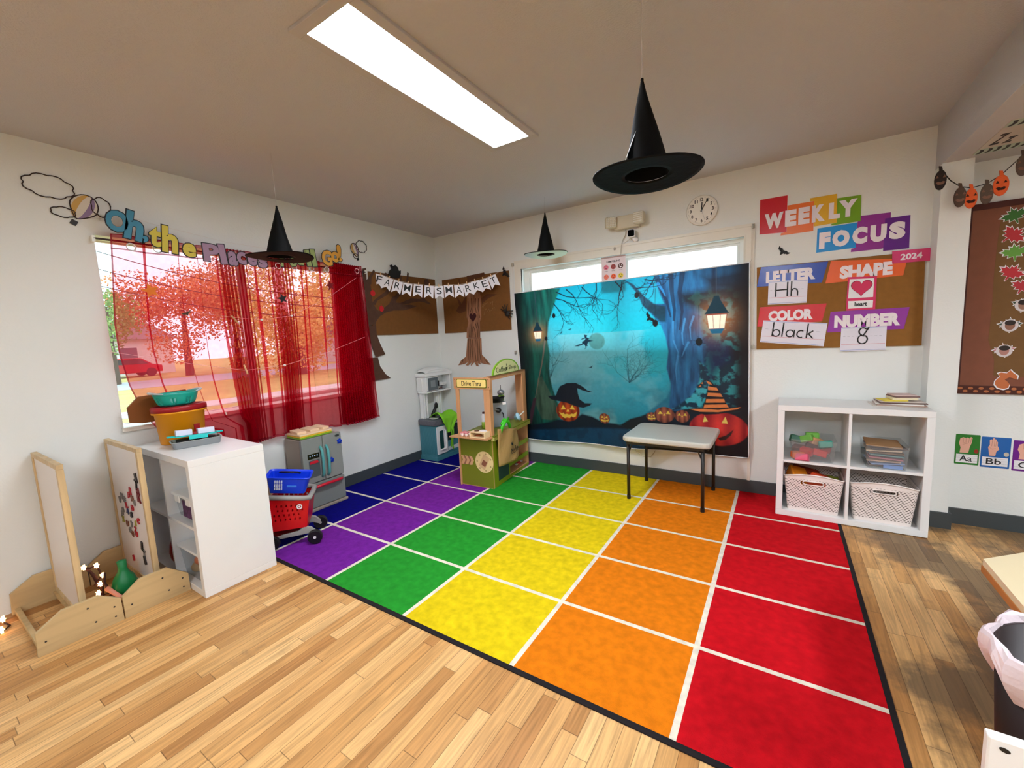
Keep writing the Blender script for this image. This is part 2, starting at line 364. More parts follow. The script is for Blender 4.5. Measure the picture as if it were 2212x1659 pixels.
tree('maple_tree', [(-26.937,17.93,4.372)][0], 3.0, 3.2, (196, 120, 94), 7000, 'rust red tree beyond the right end of the curtain', 3)
tree('maple_tree', [(-29.354,4.219,3.299)][0], 2.2, 2.4, (140, 164, 90), 3500, 'green tree at the bare left edge of the street window', 4)
tree('maple_tree', [(-38.832,15.191,5.602)][0], 3.4, 3.2, (204, 140, 108), 8000, 'brownish red tree far behind the middle of the curtain', 5)
def house(c, w, d, h, label, rgb, rz):
    t = thing('house', label, 'house', (c[0], c[1], g), 'houses across the street'); M = Matrix.Translation((c[0], c[1], g)) @ Matrix.Rotation(rz, 4, 'Z')
    B(M).box(-d/2, d/2, -w/2, w/2, 0, h).build('wall', mat('house_siding_%d' % rgb[0], rgb, .8), t)
    B(M).add([(-d/2-.4, -w/2-.4, h), (d/2+.4, -w/2-.4, h), (d/2+.4, w/2+.4, h), (-d/2-.4, w/2+.4, h), (0, -w/2-.4, h+1.6), (0, w/2+.4, h+1.6)], [(0, 1, 4), (2, 3, 5), (1, 2, 5, 4), (3, 0, 4, 5), (0, 3, 2, 1)]).build('roof', mat('roof_shingle', (128, 112, 108), .9), t)
    for y in (-w*.28, w*.25):
        f = B(M).box(d/2, d/2+.06, y-.7, y+.7, h*.35, h*.8).build('window', mat('window_trim_white', (236, 236, 236), .6), t)
        B(M).box(d/2+.06, d/2+.08, y-.6, y+.6, h*.38, h*.77).build('pane', mat('dark_window_pane', (90, 104, 116), .15), f)
    B(M).box(d/2, d/2+.05, -.5, .5, 0, 2.1).build('door', mat('house_door', (150, 60, 50), .6), t)
house((-44, 4), 13, 8, 2.9, 'low white house behind the orange maple', (226, 226, 224), .2)
house((-36, 27), 9, 8, 2.8, 'pale grey house at the right of the street view', (196, 196, 200), .5)
c = [(-37.775,6.808,.753)][0]; t = thing('car', 'red car parked on the street at the left edge of the window', 'car', (c[0], c[1], g+.02))
M = Matrix.Translation((c[0], c[1], g+.02)) @ Matrix.Rotation(PI/2+.1, 4, 'Z')
P = frame((0, 0, 0), (1, 0, 0), (0, 0, 1)); P = M @ P
B().prism([(-2.1, .3), (-2.1, .8), (-1.2, .92), (-.6, 1.4), (.8, 1.4), (1.5, .92), (2.1, .8), (2.1, .3)], P, -.85, .85).build('body', mat('red_car_paint', (190, 24, 34), .25), t, bevel=.06)
B().prism([(-1.05, .95), (-.55, 1.32), (.72, 1.32), (1.25, .95)], P, -.87, .87).build('side_window', mat('car_glass', (50, 56, 62), .1), t)
for x in (-1.3, 1.35):
    for y in (-.78, .78): B(M).cyl((x, y-.1, .32), (x, y+.1, .32), .32, n=18).build('wheel', m_black, t)
for k, (a, b_) in enumerate((((203, 517), (700, 640)), ((210, 560), (700, 660)), ((205, 600), (500, 640)))): pass
for k, (p, q) in enumerate(([(-25.446,2.42,6.675),(-13.263,9.838,3.223)], [(-25.425,2.312,5.796),(-13.255,9.795,2.872)], [(-26.843,2.506,5.166),(-14.072,10.405,2.441)])):
    p, q = Vector(p), Vector(q)
    tag(B().tube([p.lerp(q, i/12)-Vector((0, 0, .5*math.sin(PI*i/12))) for i in range(13)], .02, 5).build('utility_wire', m_dark),
        ['highest of the three utility wires outside the street window', 'middle of the three utility wires outside the street window', 'lowest of the three utility wires outside the street window'][k], 'wire', 'utility wires outside')
for y in (-32, 34):
    p = (-20, y, g)
    t = thing('utility_pole', 'utility pole down the street to the %s' % ('left' if y < 0 else 'right'), 'pole', p)
    B().cyl(p, (p[0], y, 8), .14, .1, 10).build('post', mat('pole_timber', (96, 80, 66), .9), t)
    B().box(p[0]-.06, p[0]+.06, y-1, y+1, 7.3, 7.45).build('crossarm', mat('pole_timber', (96, 80, 66), .9), t)
# ================================================================ the rug
RU = .615; RV = .48606
RZ = .006
def rugmat(n, rgb): return mat('rug_pile_'+n, rgb, .95, noise=.22, nscale=26, bump=.5, bscale=420, spec=.1)
rug_m = [rugmat('blue', (4, 2, 118)), rugmat('purple', (118, 36, 152)), rugmat('green', (38, 148, 44)), rugmat('yellow', (228, 200, 20)), rugmat('orange', (228, 124, 14)), rugmat('red', (200, 14, 26)),
         rugmat('cream', (236, 226, 206))]
t = thing('classroom_rug', 'large rug of colour squares from blue to red with white grid lines', 'rug', (1.83, -1.2, 0))
b = B(); e = .011
xs = [0.022] + [RU*i for i in range(1, 6)] + [3.672]; ys = [-2.405] + [-(5-r)*RV for r in range(1, 5)] + [-.02]
for i in range(6):
    for j in range(5):
        b.mi = i
        x0 = xs[i]+(e if i else 0); x1 = xs[i+1]-(e if i < 5 else 0); y0 = ys[j]+(e if j else 0); y1 = ys[j+1]-(e if j < 4 else 0)
        b.add([(x0, y0, RZ), (x1, y0, RZ), (x1, y1, RZ), (x0, y1, RZ)], [(0, 1, 2, 3)])
b.mi = 6
for i in range(1, 6): b.add([(xs[i]-e, ys[0], RZ), (xs[i]+e, ys[0], RZ), (xs[i]+e, ys[5], RZ), (xs[i]-e, ys[5], RZ)], [(0, 1, 2, 3)])
for j in range(1, 5):
    for i in range(6): b.add([(xs[i]+(e if i else 0), ys[j]-e, RZ), (xs[i+1]-(e if i < 5 else 0), ys[j]-e, RZ), (xs[i+1]-(e if i < 5 else 0), ys[j]+e, RZ), (xs[i]+(e if i else 0), ys[j]+e, RZ)], [(0, 1, 2, 3)])
b.build('pile', rug_m, t)
B().box(.017, xs[6]+.02, ys[0]-.022, ys[0], 0, RZ).box(xs[6], xs[6]+.02, ys[0], ys[5], 0, RZ).box(.017, .022, ys[0], ys[5], 0, RZ).box(.017, xs[6]+.02, ys[5], -.017, 0, RZ).build('binding', mat('black_rug_binding', (16, 8, 12), .9), t, bevel=.002)
# ================================================================ left side
m_lam = mat('white_laminate', (226, 226, 224), .35)
m_lam_in = m_lam
def cube_shelf(name, label, x0, x1, y0, y1, z0, z1):
    """two-by-two open cube unit with a heavy outer frame, open to the front and the back"""
    t = thing(name, label, 'shelf', ((x0+x1)/2, (y0+y1)/2, z0)); q, r = .038, .016; xm, zm = (x0+x1)/2, (z0+z1)/2
    B().box(x0, x1, y0, y1, z1-q, z1).build('top_board', m_lam, t, bevel=.002)
    B().box(x0, x1, y0, y1, z0, z0+q).build('bottom_board', m_lam, t, bevel=.002)
    for a, c in ((x0, x0+q), (x1-q, x1)): B().box(a, c, y0, y1, z0+q, z1-q).build('side_panel', m_lam, t, bevel=.002)
    B().box(xm-r/2, xm+r/2, y0+.002, y1, z0+q, z1-q).build('divider', m_lam, t)
    for a, c in ((x0+q, xm-r/2), (xm+r/2, x1-q)): B().box(a, c, y0+.002, y1, zm-r/2, zm+r/2).build('shelf_board', m_lam, t)
    return t
t = cube_shelf('cube_shelf', 'white cube shelf standing out from the left wall with a yellow tub on top', .022, .796, -2.822, -2.448, 0, .752)
m_ply = wood('pale_plywood', (198, 170, 122), 1, .72, 9)
m_pine = wood('pale_pine', (208, 180, 134), 2, .7, 16)
m_wb = mat('whiteboard_face', (226, 220, 216), .3)
def stand_board(label, yc, y0, y1, zt, prof):
    t = thing('standing_board', label, 'floor board', (.3, yc, 0), 'framed boards on plywood feet')
    F = frame((.602, 0, 0), (0, 1, 0), (0, 0, 1)); G = frame((.02, 0, 0), (0, 1, 0), (0, 0, 1))
    for fr in (F, G):
        f = B().prism(prof, fr, 0, .018).build('foot_board', m_ply, t, bevel=.0015)
        if fr is F:
            for y, z in ((y0+.03, .06), (y1-.03, .035), (y1-.03, .085), (yc, .13), (yc+.02, .05)): B().cyl((.6195, y, z), (.6215, y, z), .004, n=10).build('screw', m_dark, f)
    if yc < -3.1: B().box(.038, .602, y0+.01, y0+.03, .006, .03).build('floor_bar', m_ply, t, bevel=.001)
    B().box(.038, .602, yc-.022, yc+.022, .03, .046).build('seat_bar', m_ply, t, bevel=.001)
    x0, x1, z0 = .026, .556, .046
    B().box(x0, x1, yc-.012, yc+.012, zt-.024, zt).box(x0, x1, yc-.012, yc+.012, z0, z0+.024).box(x0, x0+.024, yc-.012, yc+.012, z0+.024, zt-.024).box(x1-.024, x1, yc-.012, yc+.012, z0+.024, zt-.024).build('panel_frame', m_pine, t, bevel=.002)
    B().box(x0+.024, x1-.024, yc-.006, yc+.006, z0+.024, zt-.024).build('panel_face', m_wb, t)
stand_board('framed white floor board with a bare face, furthest left along the wall', -3.225, -3.397, -3.1055, .82, [(-3.397, 0), (-3.393, .111), (-3.305, .17), (-3.184, .17), (-3.108, .114), (-3.106, 0)])
stand_board('framed white floor board covered in coloured magnets beside the cube shelf', -2.94, -3.102, -2.826, .825, [(-3.102, 0), (-3.102, .116), (-3.029, .172), (-2.915, .174), (-2.828, .1), (-2.826, 0)])
# magnets on the second board's face
mg = [(.477,-2.957,.658),(.469,-2.957,.621),(.354,-2.957,.565),(.32,-2.957,.533),(.474,-2.957,.585),(.481,-2.957,.548),(.367,-2.957,.525),(.186,-2.957,.508),(.229,-2.957,.494),(.149,-2.957,.479),(.252,-2.957,.465),(.254,-2.957,.432),(.172,-2.957,.422),(.346,-2.957,.465),(.311,-2.957,.42),(.394,-2.957,.503),(.152,-2.957,.363),(.151,-2.957,.392),(.217,-2.957,.349),(.29,-2.957,.359),(.357,-2.957,.379),(.411,-2.957,.405),(.246,-2.957,.318),(.341,-2.957,.339),(.282,-2.957,.303),(.35,-2.957,.314),(.23,-2.957,.145),(.421,-2.957,.257),(.427,-2.957,.225),(.423,-2.957,.181)]
mc = 'k k r r d d b g g g r n g r k g o g b g o r g r b r r k g k'.split()
mcol = dict(k=(40, 36, 40), r=(168, 26, 36), d=(110, 20, 30), b=(120, 70, 50), g=(120, 116, 112), n=(40, 50, 90), o=(150, 146, 60))
cn = dict(k='black', r='red', d='dark red', b='brown', g='grey', n='navy', o='olive')
letters = 'ITRFHKMNEWLABDSVXPUYJCGZQOILTI'
F = frame((0, -2.946, 0), (1, 0, 0), (0, 0, 1))
for i, (p, c) in enumerate(zip(mg, mc)):
    b = B(); h = .05 if i in (0, 1, 5, 27, 29) else .034; text(b, letters[i], F, p[0], p[2], h*(.5 if letters[i] in 'IJ' else .95), h, .0005, .006, bold=.05, rot=random.uniform(-.3, .3))
    tag(b.build('letter_magnet', mat('magnet_'+cn[c].replace(' ', '_'), mcol[c], .4)), '%s letter magnet among the coloured magnets on the framed board' % cn[c], 'magnet', cn[c]+' letter magnets on the framed board')
# clutter on the floor between the boards
m_twig = mat('dark_twig', (58, 26, 22), .8)
t = thing('star_light_garland', 'string of glowing star lights tangled on brown twigs between the two framed boards', 'string lights', (.37, -3.11, 0))
st = [(.33, -3.168, .225), (.35, -3.124, .22), (.35, -3.109, .157), (.36, -3.124, .12), (.38, -3.139, .085), (.36, -3.073, .05), (.4, -3.165, .07), (.46, -3.15, .05)]
random.seed(3); w = []
for a, c in zip(st, st[1:]+[(.45, -3.03, .02), (.3, -3.02, .02)]):
    a, c = Vector(a), Vector(c)
    w += [a, a.lerp(c, .5)+Vector((random.uniform(-.05, .02), random.uniform(-.03, .03), -.02))]
w = [Vector((p.x, p.y, max(p.z, .012))) for p in w]
B().tube(w, .005, 6).build('wire', m_twig, t, smooth=True)
m_glow = mat('warm_star_bulb', (255, 190, 120), .4, emit=5)
for p in st:
    q = frame(p, (1, .4, 0), (0, .2, 1)); B().prism(star(0, 0, .0145), q, -.005, .005).build('star_bulb', m_glow, t)
for k, (pts, r) in enumerate((([(.36, -3.13, .01), (.35, -3.12, .09), (.33, -3.135, .16), (.34, -3.15, .2), (.31, -3.16, .205)], .012), ([(.45, -3.06, .012), (.4, -3.09, .05), (.37, -3.11, .12), (.36, -3.1, .17)], .009), ([(.5, -3.0, .01), (.45, -3.02, .05), (.43, -3.0, .09)], .008), ([(.53, -3.12, .01), (.44, -3.15, .04), (.36, -3.16, .06)], .011))):
    tag(B().tube(pts, [r, r*.9, r*.7]+[r*.5]*(len(pts)-3), 7).build('twig', m_twig, None, smooth=True), ['tall dark twig under the star lights', 'curved dark twig beside the green vase', 'short dark twig in front of the magnet board', 'thick dark twig behind the plywood foot'][k], 'twig')
tag(B().tube([(.4, -3.11, .1), (.5, -3.06, .03)], [.012, .009], 8).build('stick', mat('pink_wood_stick', (214, 140, 116), .6), None, smooth=True), 'pinkish stick lying across the star lights', 'stick')
random.seed(17); b = B()
for i in range(420):
    r_, a_ = .16*math.sqrt(random.random()), random.uniform(0, 2*PI); c_ = Vector((.43+r_*math.cos(a_)*.9, -3.07+r_*math.sin(a_)*.7, random.uniform(.004, .05)*(1-r_/.2)+.004))
    if abs(c_.y+3.225) < .03 or abs(c_.y+2.94) < .03: continue
    u_ = Vector((random.gauss(0, 1), random.gauss(0, 1), random.gauss(0, .4))).normalized()*random.uniform(.008, .02); v_ = u_.cross(Vector((0, .2, 1))).normalized()*.005; b.mi = random.choice([0, 0, 0, 1, 2])
    b.add([c_-u_, c_+v_, c_+u_, c_-v_], [(0, 1, 2, 3)])
tag(b.build('leaf_litter', [m_twig, mat('rust_shred', (120, 58, 34), .8), mat('tan_shred', (180, 140, 96), .8)]), 'dark brown and rust leaf shreds strewn between the two framed boards', 'leaf litter', kind='stuff')
vz = B().lathe([(0, .0), (.05, .0), (.068, .03), (.07, .07), (.055, .11), (.03, .14), (.024, .16), (.026, .2), (.0, .205)], (.37, -3.032, .006), 20, .78, .78)
tag(vz.build('toy_vase', mat('green_plastic', (10, 118, 62), .4), None, smooth=True), 'green bulb-shaped vase lying among twigs beside the magnet board', 'vase')
def leaf_shape(l, w): return [(0, -w/6), (l*.3, -w/2), (l*.7, -w*.4), (l, 0), (l*.7, w*.4), (l*.3, w/2), (0, w/6)]
for k, (p, a, l, c, lab) in enumerate((((.44, -3.2, .09), .5, .09, (120, 190, 50), 'bright green toy leaf pointing right beside the bare board'), ((.42, -3.205, .07), 1.3, .07, (96, 170, 44), 'smaller green toy leaf beside the bare board'), ((.47, -3.19, .05), .2, .08, (196, 170, 70), 'yellowish toy leaf beside the bare board'), ((.5, -3.13, .03), .3, .085, (236, 196, 120), 'cream leaf under the star lights'))):
    q = Matrix.Translation(p) @ Matrix.Rotation(a, 4, 'Z') @ Matrix.Rotation(.5, 4, 'X')
    tag(B().prism(leaf_shape(l, l*.45), q, 0, .004).build('toy_leaf', mat('leaf_%d' % k, c, .6)), lab, 'leaf')
tag(B().tube([(.46, -3.2, .02), (.5, -3.17, .02), (.54, -3.12, .018), (.56, -3.07, .02)], .016, 8).build('twig_bundle', m_twig, None, smooth=True), 'dark twig bundle lying right behind the nearer plywood foot', 'twig')
tag(B().cbox((.5, -2.99, .02), (.05, .03, .03), .4).build('wood_block', mat('grey_brown_block', (150, 120, 96), .7)), 'small grey-brown block behind the second plywood foot', 'block')
t = thing('star_light', 'pair of glowing star lights on the floor at the far left edge', 'string lights', (.14, -3.45, 0))
B().tube([(.0, -3.52, .006), (.098, -3.434, .012), (.16, -3.42, .006), (.222, -3.453, .012), (.3, -3.56, .006)], .004, 6).build('wire', m_twig, t, smooth=True)
for p in ((.098, -3.434, .024), (.222, -3.453, .024)): B().prism(star(0, 0, .018), frame(p, (1, .4, 0), (0, .2, 1)), -.005, .005).build('star_bulb', m_glow, t)

# on the cube shelf
t = thing('oval_tub', 'yellow oval tub with a dark red lid standing on the cube shelf', 'tub', (.2, -2.627, .752))
m_y = mat('yellow_tub_plastic', (226, 148, 6), .45); m_r = mat('dark_red_plastic', (150, 12, 22), .35)
B().lathe([(0, 0), (.098, 0), (.106, .006), (.118, .185), (.13, .188), (.131, .2), (.118, .2)], (.2, -2.627, .752), 40, .82, 1.08).build('tub_body', m_y, t, smooth=True)
B().lathe([(0, .222), (.1, .222), (.112, .225), (.116, .233), (.128, .232), (.133, .222), (.133, .2), (.12, .198)], (.2, -2.627, .752), 40, .82, 1.08).build('lid', m_r, t, smooth=True)
B().cbox((.318, -2.59, .84), (.006, .03, .05)).build('label_patch', m_r, t)
t = thing('oval_basket', 'teal oval basket with grey grips sitting on the red tub lid', 'basket', (.2, -2.635, .986))
m_teal = mat('teal_plastic', (14, 158, 140), .35); m_grip = mat('grey_grip', (176, 186, 190), .5)
def basket_wall(u, v):
    a = 2*PI*u; r = .072+.028*v**.6+(.004 if v > .97 else 0); lift = .028*max(0, abs(math.sin(a))-.6)
    return (.2+r*.86*math.cos(a), -2.635+r*1.16*math.sin(a), .988+v*(.072+lift))
def holes(b, keep):
    b.f = [f for i, f in enumerate(b.f) if keep(i)]; b.m = b.m[:len(b.f)]; return b
b = B().grid(basket_wall, 72, 9, True)
holes(b, lambda i: not ((i//8) % 18 in (3, 5, 12, 14) and i % 8 in (1, 2, 3, 4)))
b.build('basket_body', m_teal, t, smooth=True, solid=.003)
B().prism(oval(0, 0, .062, .084), Matrix.Translation((.2, -2.635, .986)), 0, .003).build('basket_base', m_teal, t)
for s in (-1, 1):
    B().tube([Vector(basket_wall((.25 if s > 0 else .75)+d*.13, 1))+Vector((0, s*.01*(1-d*d), 0)) for d in (-1, -.6, -.2, .2, .6, 1)], [.003, .006, .007, .007, .006, .003], 8).build('grip', m_grip, t, smooth=True)
T = Matrix.Translation((.402, -2.632, .752)) @ Matrix.Rotation(-.25, 4, 'Z') @ Matrix.Diagonal((1.2, 1.2, 1.1, 1))
t = thing('baking_pan', 'grey metal baking pan on the cube shelf in front of the yellow tub', 'pan', (.402, -2.632, .752))
def pan(b, w, l, h, z):
    for i, (k, zz) in enumerate(((.86, 0), (1, h))): pass
    o = rrect(-w/2, -l/2, w/2, l/2, .02); n = len(o)
    vs = [(x*.9, y*.93, z) for x, y in o]+[(x, y, z+h) for x, y in o]+[(x*1.05, y*1.04, z+h) for x, y in o]
    return b.add(vs, [tuple(range(n))]+[(i, (i+1) % n, n+(i+1) % n, n+i) for i in range(n)]+[(n+i, n+(i+1) % n, 2*n+(i+1) % n, 2*n+i) for i in range(n)])
pan(B(T), .11, .2, .034, .001).build('pan_shell', mat('grey_pan_metal', (150, 154, 156), .35, metal=.6), t, solid=.002)
pan(B(T), .108, .198, .016, .02).build('pan_liner', mat('pale_pan_liner', (206, 206, 200), .4), t, solid=.002)
B(T).prism(oval(0, -.03, .04, .05), Matrix.Identity(4), .012, .04).build('dark_dish', mat('black_pan', (22, 22, 24), .4), t)
B(T).prism(oval(0, .05, .036, .04), Matrix.Identity(4), .012, .036).build('dark_dish', mat('black_pan', (22, 22, 24), .4), t)
T2 = T @ Matrix.Translation((-.005, 0, .052)) @ Matrix.Rotation(-.04, 4, 'X') @ Matrix.Rotation(-.12, 4, 'Y')
t = thing('serving_tray', 'teal serving tray with two handles tilted on top of the baking pan', 'tray', (.392, -2.635, .802))
b = B(T2).prism(rrect(-.045, -.085, .045, .085, .015), Matrix.Identity(4), 0, .006)
for s in (-1, 1): b.prism([(-.03, s*.083), (.03, s*.083), (.018, s*.112), (-.018, s*.112)], Matrix.Identity(4), .002, .01)
b.prism(rect(.043, -.03, .052, .045), Matrix.Identity(4), -.016, .006)
b.build('tray_body', mat('turquoise_plastic', (20, 190, 186), .35), t, bevel=.002)
for k, (a, c) in enumerate(((-.078, -.014), (.008, .076))):
    o = B(T2).box(-.036, .03, a, c, .007, .036).build('note_pad', mat('lavender_white_card', (214, 214, 232), .5), bevel=.002)
    tag(o, 'white pad lying on the %s end of the teal tray' % ('nearer' if k == 0 else 'farther'), 'pad')
tag(B(T2).box(-.03, .02, -.012, .006, .007, .02).build('red_card', m_r), 'small red card between the two white pads on the teal tray', 'card')
# inside the cube shelf
t = thing('lidded_box', 'clear box with a white clip lid on the upper right shelf of the cube shelf', 'storage box', (.6, -2.7, .385))
m_clear = clear('clear_plastic', (236, 238, 238), .86, .12)
def bin_shell(b, x0, x1, y0, y1, z0, z1, k=.9):
    cx, cy = (x0+x1)/2, (y0+y1)/2; o = rrect(x0, y0, x1, y1, .015, 3); n = len(o)
    vs = [(cx+(x-cx)*k, cy+(y-cy)*k, z0) for x, y in o]+[(x, y, z1) for x, y in o]
    return b.add(vs, [tuple(range(n))[::-1]]+[(i, (i+1) % n, n+(i+1) % n, n+i) for i in range(n)])
bin_shell(B(), .44, .735, -2.79, -2.55, .386, .505).build('box_body', m_clear, t)
B().box(.56, .726, -2.7925, -2.7905, .4, .492).build('picture_label', mat('purple_picture_label', (96, 56, 96), .5, noise=.8, nscale=60), t)
B().box(.432, .743, -2.798, -2.542, .506, .522).box(.5, .56, -2.806, -2.798, .48, .52).box(.64, .7, -2.806, -2.798, .48, .52).build('clip_lid', mat('white_plastic', (232, 232, 228), .4), t, bevel=.004)
random.seed(11)
for i in range(10): tag(B().cbox((.5+.045*(i % 5), -2.73+.08*(i//5), .42+.02*(i % 2)), (.04, .06, .04), random.random()).build('toy_piece', mat(['dark_purple_toy', 'grey_toy'][i % 2], [(60, 34, 60), (140, 140, 146)][i % 2], .5)), '%s toy piece inside the white-lidded clear box' % ['dark purple', 'grey'][i % 2], 'toy', ['dark purple', 'grey'][i % 2]+' toy pieces in the lidded box')
t = thing('lidded_box', 'clear box of orange toys on the bottom of the cube shelf', 'storage box', (.6, -2.7, .038))
bin_shell(B(), .44, .75, -2.8, -2.55, .04, .2).build('box_body', m_clear, t)
B().box(.432, .756, -2.808, -2.542, .201, .215).build('lid', mat('white_plastic', (232, 232, 228), .4), t, bevel=.004)
for i in range(8): tag(B().ball((.53+.06*(i % 4), -2.755+.1*(i//4), .075+.06*(i % 3 == 1)), (.03, .03, .03), 10).build('toy_ball', mat('orange_toy' if i % 3 else 'tan_toy', (206, 96, 30) if i % 3 else (190, 150, 96), .5), smooth=True), '%s toy inside the clear box at the bottom of the cube shelf' % ('orange' if i % 3 else 'tan'), 'toy', '%s toys in the bottom clear box' % ('orange' if i % 3 else 'tan'))
t = B().ball((.33, -2.772, .14), (.055, .04, .1), 14, Matrix.Rotation(.35, 4, 'Y')).build('red_bag', mat('red_bag_fabric', (176, 14, 34), .35, bump=.4, bscale=40), smooth=True); tag(t, 'red shiny bag in the lower left hole of the cube shelf', 'bag')
# brown board with clipped corners leaning in the window recess
b = B().prism([(-2.838, .91), (-2.843, 1.0), (-2.79, 1.06), (-2.55, 1.075), (-2.5, 1.03), (-2.5, .93), (-2.54, .896), (-2.78, .896)], frame((-.04, 0, 0), (0, 1, 0), (.12, 0, 1)), 0, .014)
tag(b.build('octagon_board', mat('brown_board', (126, 70, 22), .6)), 'brown board with clipped corners leaning on the window sill behind the yellow tub', 'board')
# ================================================================ toy fridge, cart, kitchen and coffee stand
m_fr = mat('grey_toy_plastic', (124, 128, 124), .4); m_fr2 = mat('grey_toy_door', (132, 136, 132), .38)
fx0, fx1, fy0, fy1 = .03, .272, -1.925, -1.582
t = thing('toy_fridge', 'grey toy fridge with teal and red handles against the left wall', 'toy fridge', (.15, -1.75, RZ))
B().box(fx0, fx1-.03, fy0+.005, fy1-.005, .03, .585).box(fx0, fx1+.012, fy0-.01, fy1+.012, RZ, .03).build('cabinet', mat('taupe_toy_plastic', (150, 138, 126), .5), t, bevel=.006)
FR = frame((fx1-.028, 0, 0), (0, 1, 0), (0, 0, 1))
d1 = B().prism(rrect(fy0, .235, -1.752, .59, .012), FR, 0, .03).build('door', m_fr2, t, bevel=.004)
d2 = B().prism(rrect(-1.748, .235, fy1, .59, .012), FR, 0, .03).build('door', m_fr2, t, bevel=.004)
dr = B().prism(rrect(fy0, .034, fy1, .228, .012), FR, 0, .03).build('freezer_drawer', m_fr, t, bevel=.004)
m_h = mat('teal_handle', (86, 160, 158), .35); m_rh = mat('red_handle', (196, 24, 48), .3)
for y, d in ((-1.775, d1), (-1.725, d2)):
    B().tube([(.27, y, .265), (.295, y, .29), (.303, y, .39), (.297, y, .48), (.272, y, .51)], .011, 10).build('handle', m_h, d, smooth=True)
B().tube([(.27, -1.905, .2), (.298, -1.88, .203), (.31, -1.75, .21), (.298, -1.63, .205), (.27, -1.605, .2)], .012, 10).build('handle', m_rh, dr, smooth=True)
B().prism(rect(-1.88, .28, -1.79, .415), FR, .03, .032).build('dispenser_recess', mat('dark_grey_recess', (72, 80, 84), .5), d1)
B().prism([(-1.875, .39), (-1.8, .39), (-1.81, .41), (-1.87, .41)], FR, .031, .038).build('dispenser_spout', m_rh, d1)
p = B().prism(rect(-1.885, .428, -1.79, .468), FR, .03, .034).build('display', mat('black_gloss', (12, 12, 16), .2), d1)
b = B()
for i in range(4): b.prism(oval(-1.868+.02*i, .452, .005, n=10), FR, .034, .0355)
b.build('buttons', mat('pale_blue_dot', (170, 196, 230), .4), d1)
B().prism(oval(-1.62, .565, .02, .009), FR, .03, .034).build('badge', mat('dark_badge', (40, 44, 48), .4), d2)
m_blue = mat('blue_toy_plastic', (10, 60, 200), .4)
for i, (y, z, s) in enumerate(((-1.603, .515, 'paw-like'), (-1.69, .38, 'curly'))):
    F = frame((fx1+.003, 0, 0), (0, 1, 0), (0, 0, 1)); b = B()
    for k in range(5): b.prism(oval(y+.014*math.cos(k*1.35), z+.012*math.sin(k*1.35), .009), F, 0, .006)
    b.prism(rect(y-.018, z-.02, y+.018, z-.012), F, 0, .006)
    tag(b.build('fridge_magnet', m_blue), ['blue magnet near the top of the toy fridge right door', 'blue magnet beside the teal handles of the toy fridge'][i], 'magnet')
for k, (z0, z1, c, lab) in enumerate(((.592, .604, (122, 170, 36), 'green toy tray at the bottom of the stack on the toy fridge'), (.605, .616, (230, 186, 50), 'yellow toy tray in the middle of the stack on the toy fridge'), (.617, .628, (236, 206, 170), 'pale wooden tray on top of the toy fridge stack'))):
    b = B().prism(rrect(.06, -1.915, .25, -1.64, .008), Matrix.Identity(4), z0, z1)
    tag(b.build('toy_tray', mat('toy_tray_%d' % k, c, .5), bevel=.002), lab, 'tray')
for k, (y, l) in enumerate(((-1.87, .07), (-1.77, .08), (-1.68, .06))):
    o = B().cbox((.15, y, .639), (.13, l, .02), .15*k-.1, 0, .06).build('wood_piece', mat('cream_wood', (230, 200, 164), .6), bevel=.004)
    tag(o, ['pale wooden piece at the left end on top of the toy fridge', 'pale wooden piece at the middle on top of the toy fridge', 'pale wooden piece at the right end on top of the toy fridge'][k], 'toy')

# red shopping cart, nose towards the room; local frame: u back to front, v across, z up
T = Matrix(((.655, -.755, 0, .722), (.755, .655, 0, -2.195), (0, 0, 1, RZ), (0, 0, 0, 1)))
t = thing('toy_shopping_cart', 'red toy shopping cart with black wheels behind the white cube shelf', 'toy cart', (.72, -2.25, RZ))
def cart_mat():
    m = mat('red_cart_plastic', (206, 12, 22), .3); return m
m_rc = cart_mat(); m_cg = mat('grey_cart_plastic', (150, 148, 142), .45)
def cart_side(v0, sgn):
    def f(u, w): return Vector((-.235+.23*u+.035*w, v0+sgn*.018*w, .115+w*(.2+.03*(1-u))))
    return f
for v0, sg in ((0, -1), (.2, 1)):
    b = B(T).grid(cart_side(v0, sg), 25, 15)
    holes(b, lambda i: not (4 <= i % 14 <= 10 and 3 <= (i//14) <= 20 and (i % 14) % 2 == 0 and ((i//14)+(i % 14)//2) % 3 == 0))
    b.build('basket_side', m_rc, t, solid=.006)
b = B(T).grid(lambda u, w: Vector((-.005+.035*w, .2*u+(.036*u-.018)*w, .115+w*.2)), 9, 9); b.build('basket_front', m_rc, t, solid=.006)
b = B(T).grid(lambda u, w: Vector((-.235+.035*w, .2*u+(.036*u-.018)*w, .115+w*.23)), 5, 5); b.build('basket_back', m_rc, t, solid=.006)
B(T).box(-.235, -.005, 0, .2, .112, .118).build('basket_floor', m_rc, t)
B(T).tube([(-.21, -.02, .352), (-.1, -.024, .335), (.0, -.022, .318), (.03, -.012, .313), (.036, .1, .313), (.03, .212, .313), (0, .222, .318), (-.1, .224, .335), (-.21, .22, .352)], .017, 8).build('rim', m_cg, t, smooth=True)
B(T).prism([(-.25, .05), (.0, .065), (.05, .045), (.05, .075), (.02, .105), (-.02, .118), (-.06, .09), (-.25, .068)], frame((0, 0, 0), (1, 0, 0), (0, 0, 1)), -.02, .0).prism([(-.25, .05), (.0, .065), (.05, .045), (.05, .075), (.02, .105), (-.02, .118), (-.06, .09), (-.25, .068)], frame((0, .2, 0), (1, 0, 0), (0, 0, 1)), -.0, .02).build('chassis', m_cg, t, bevel=.003)
B(T).box(-.24, -.02, .005, .195, .066, .078).build('lower_tray', mat('deep_red_plastic', (140, 16, 24), .35), t)
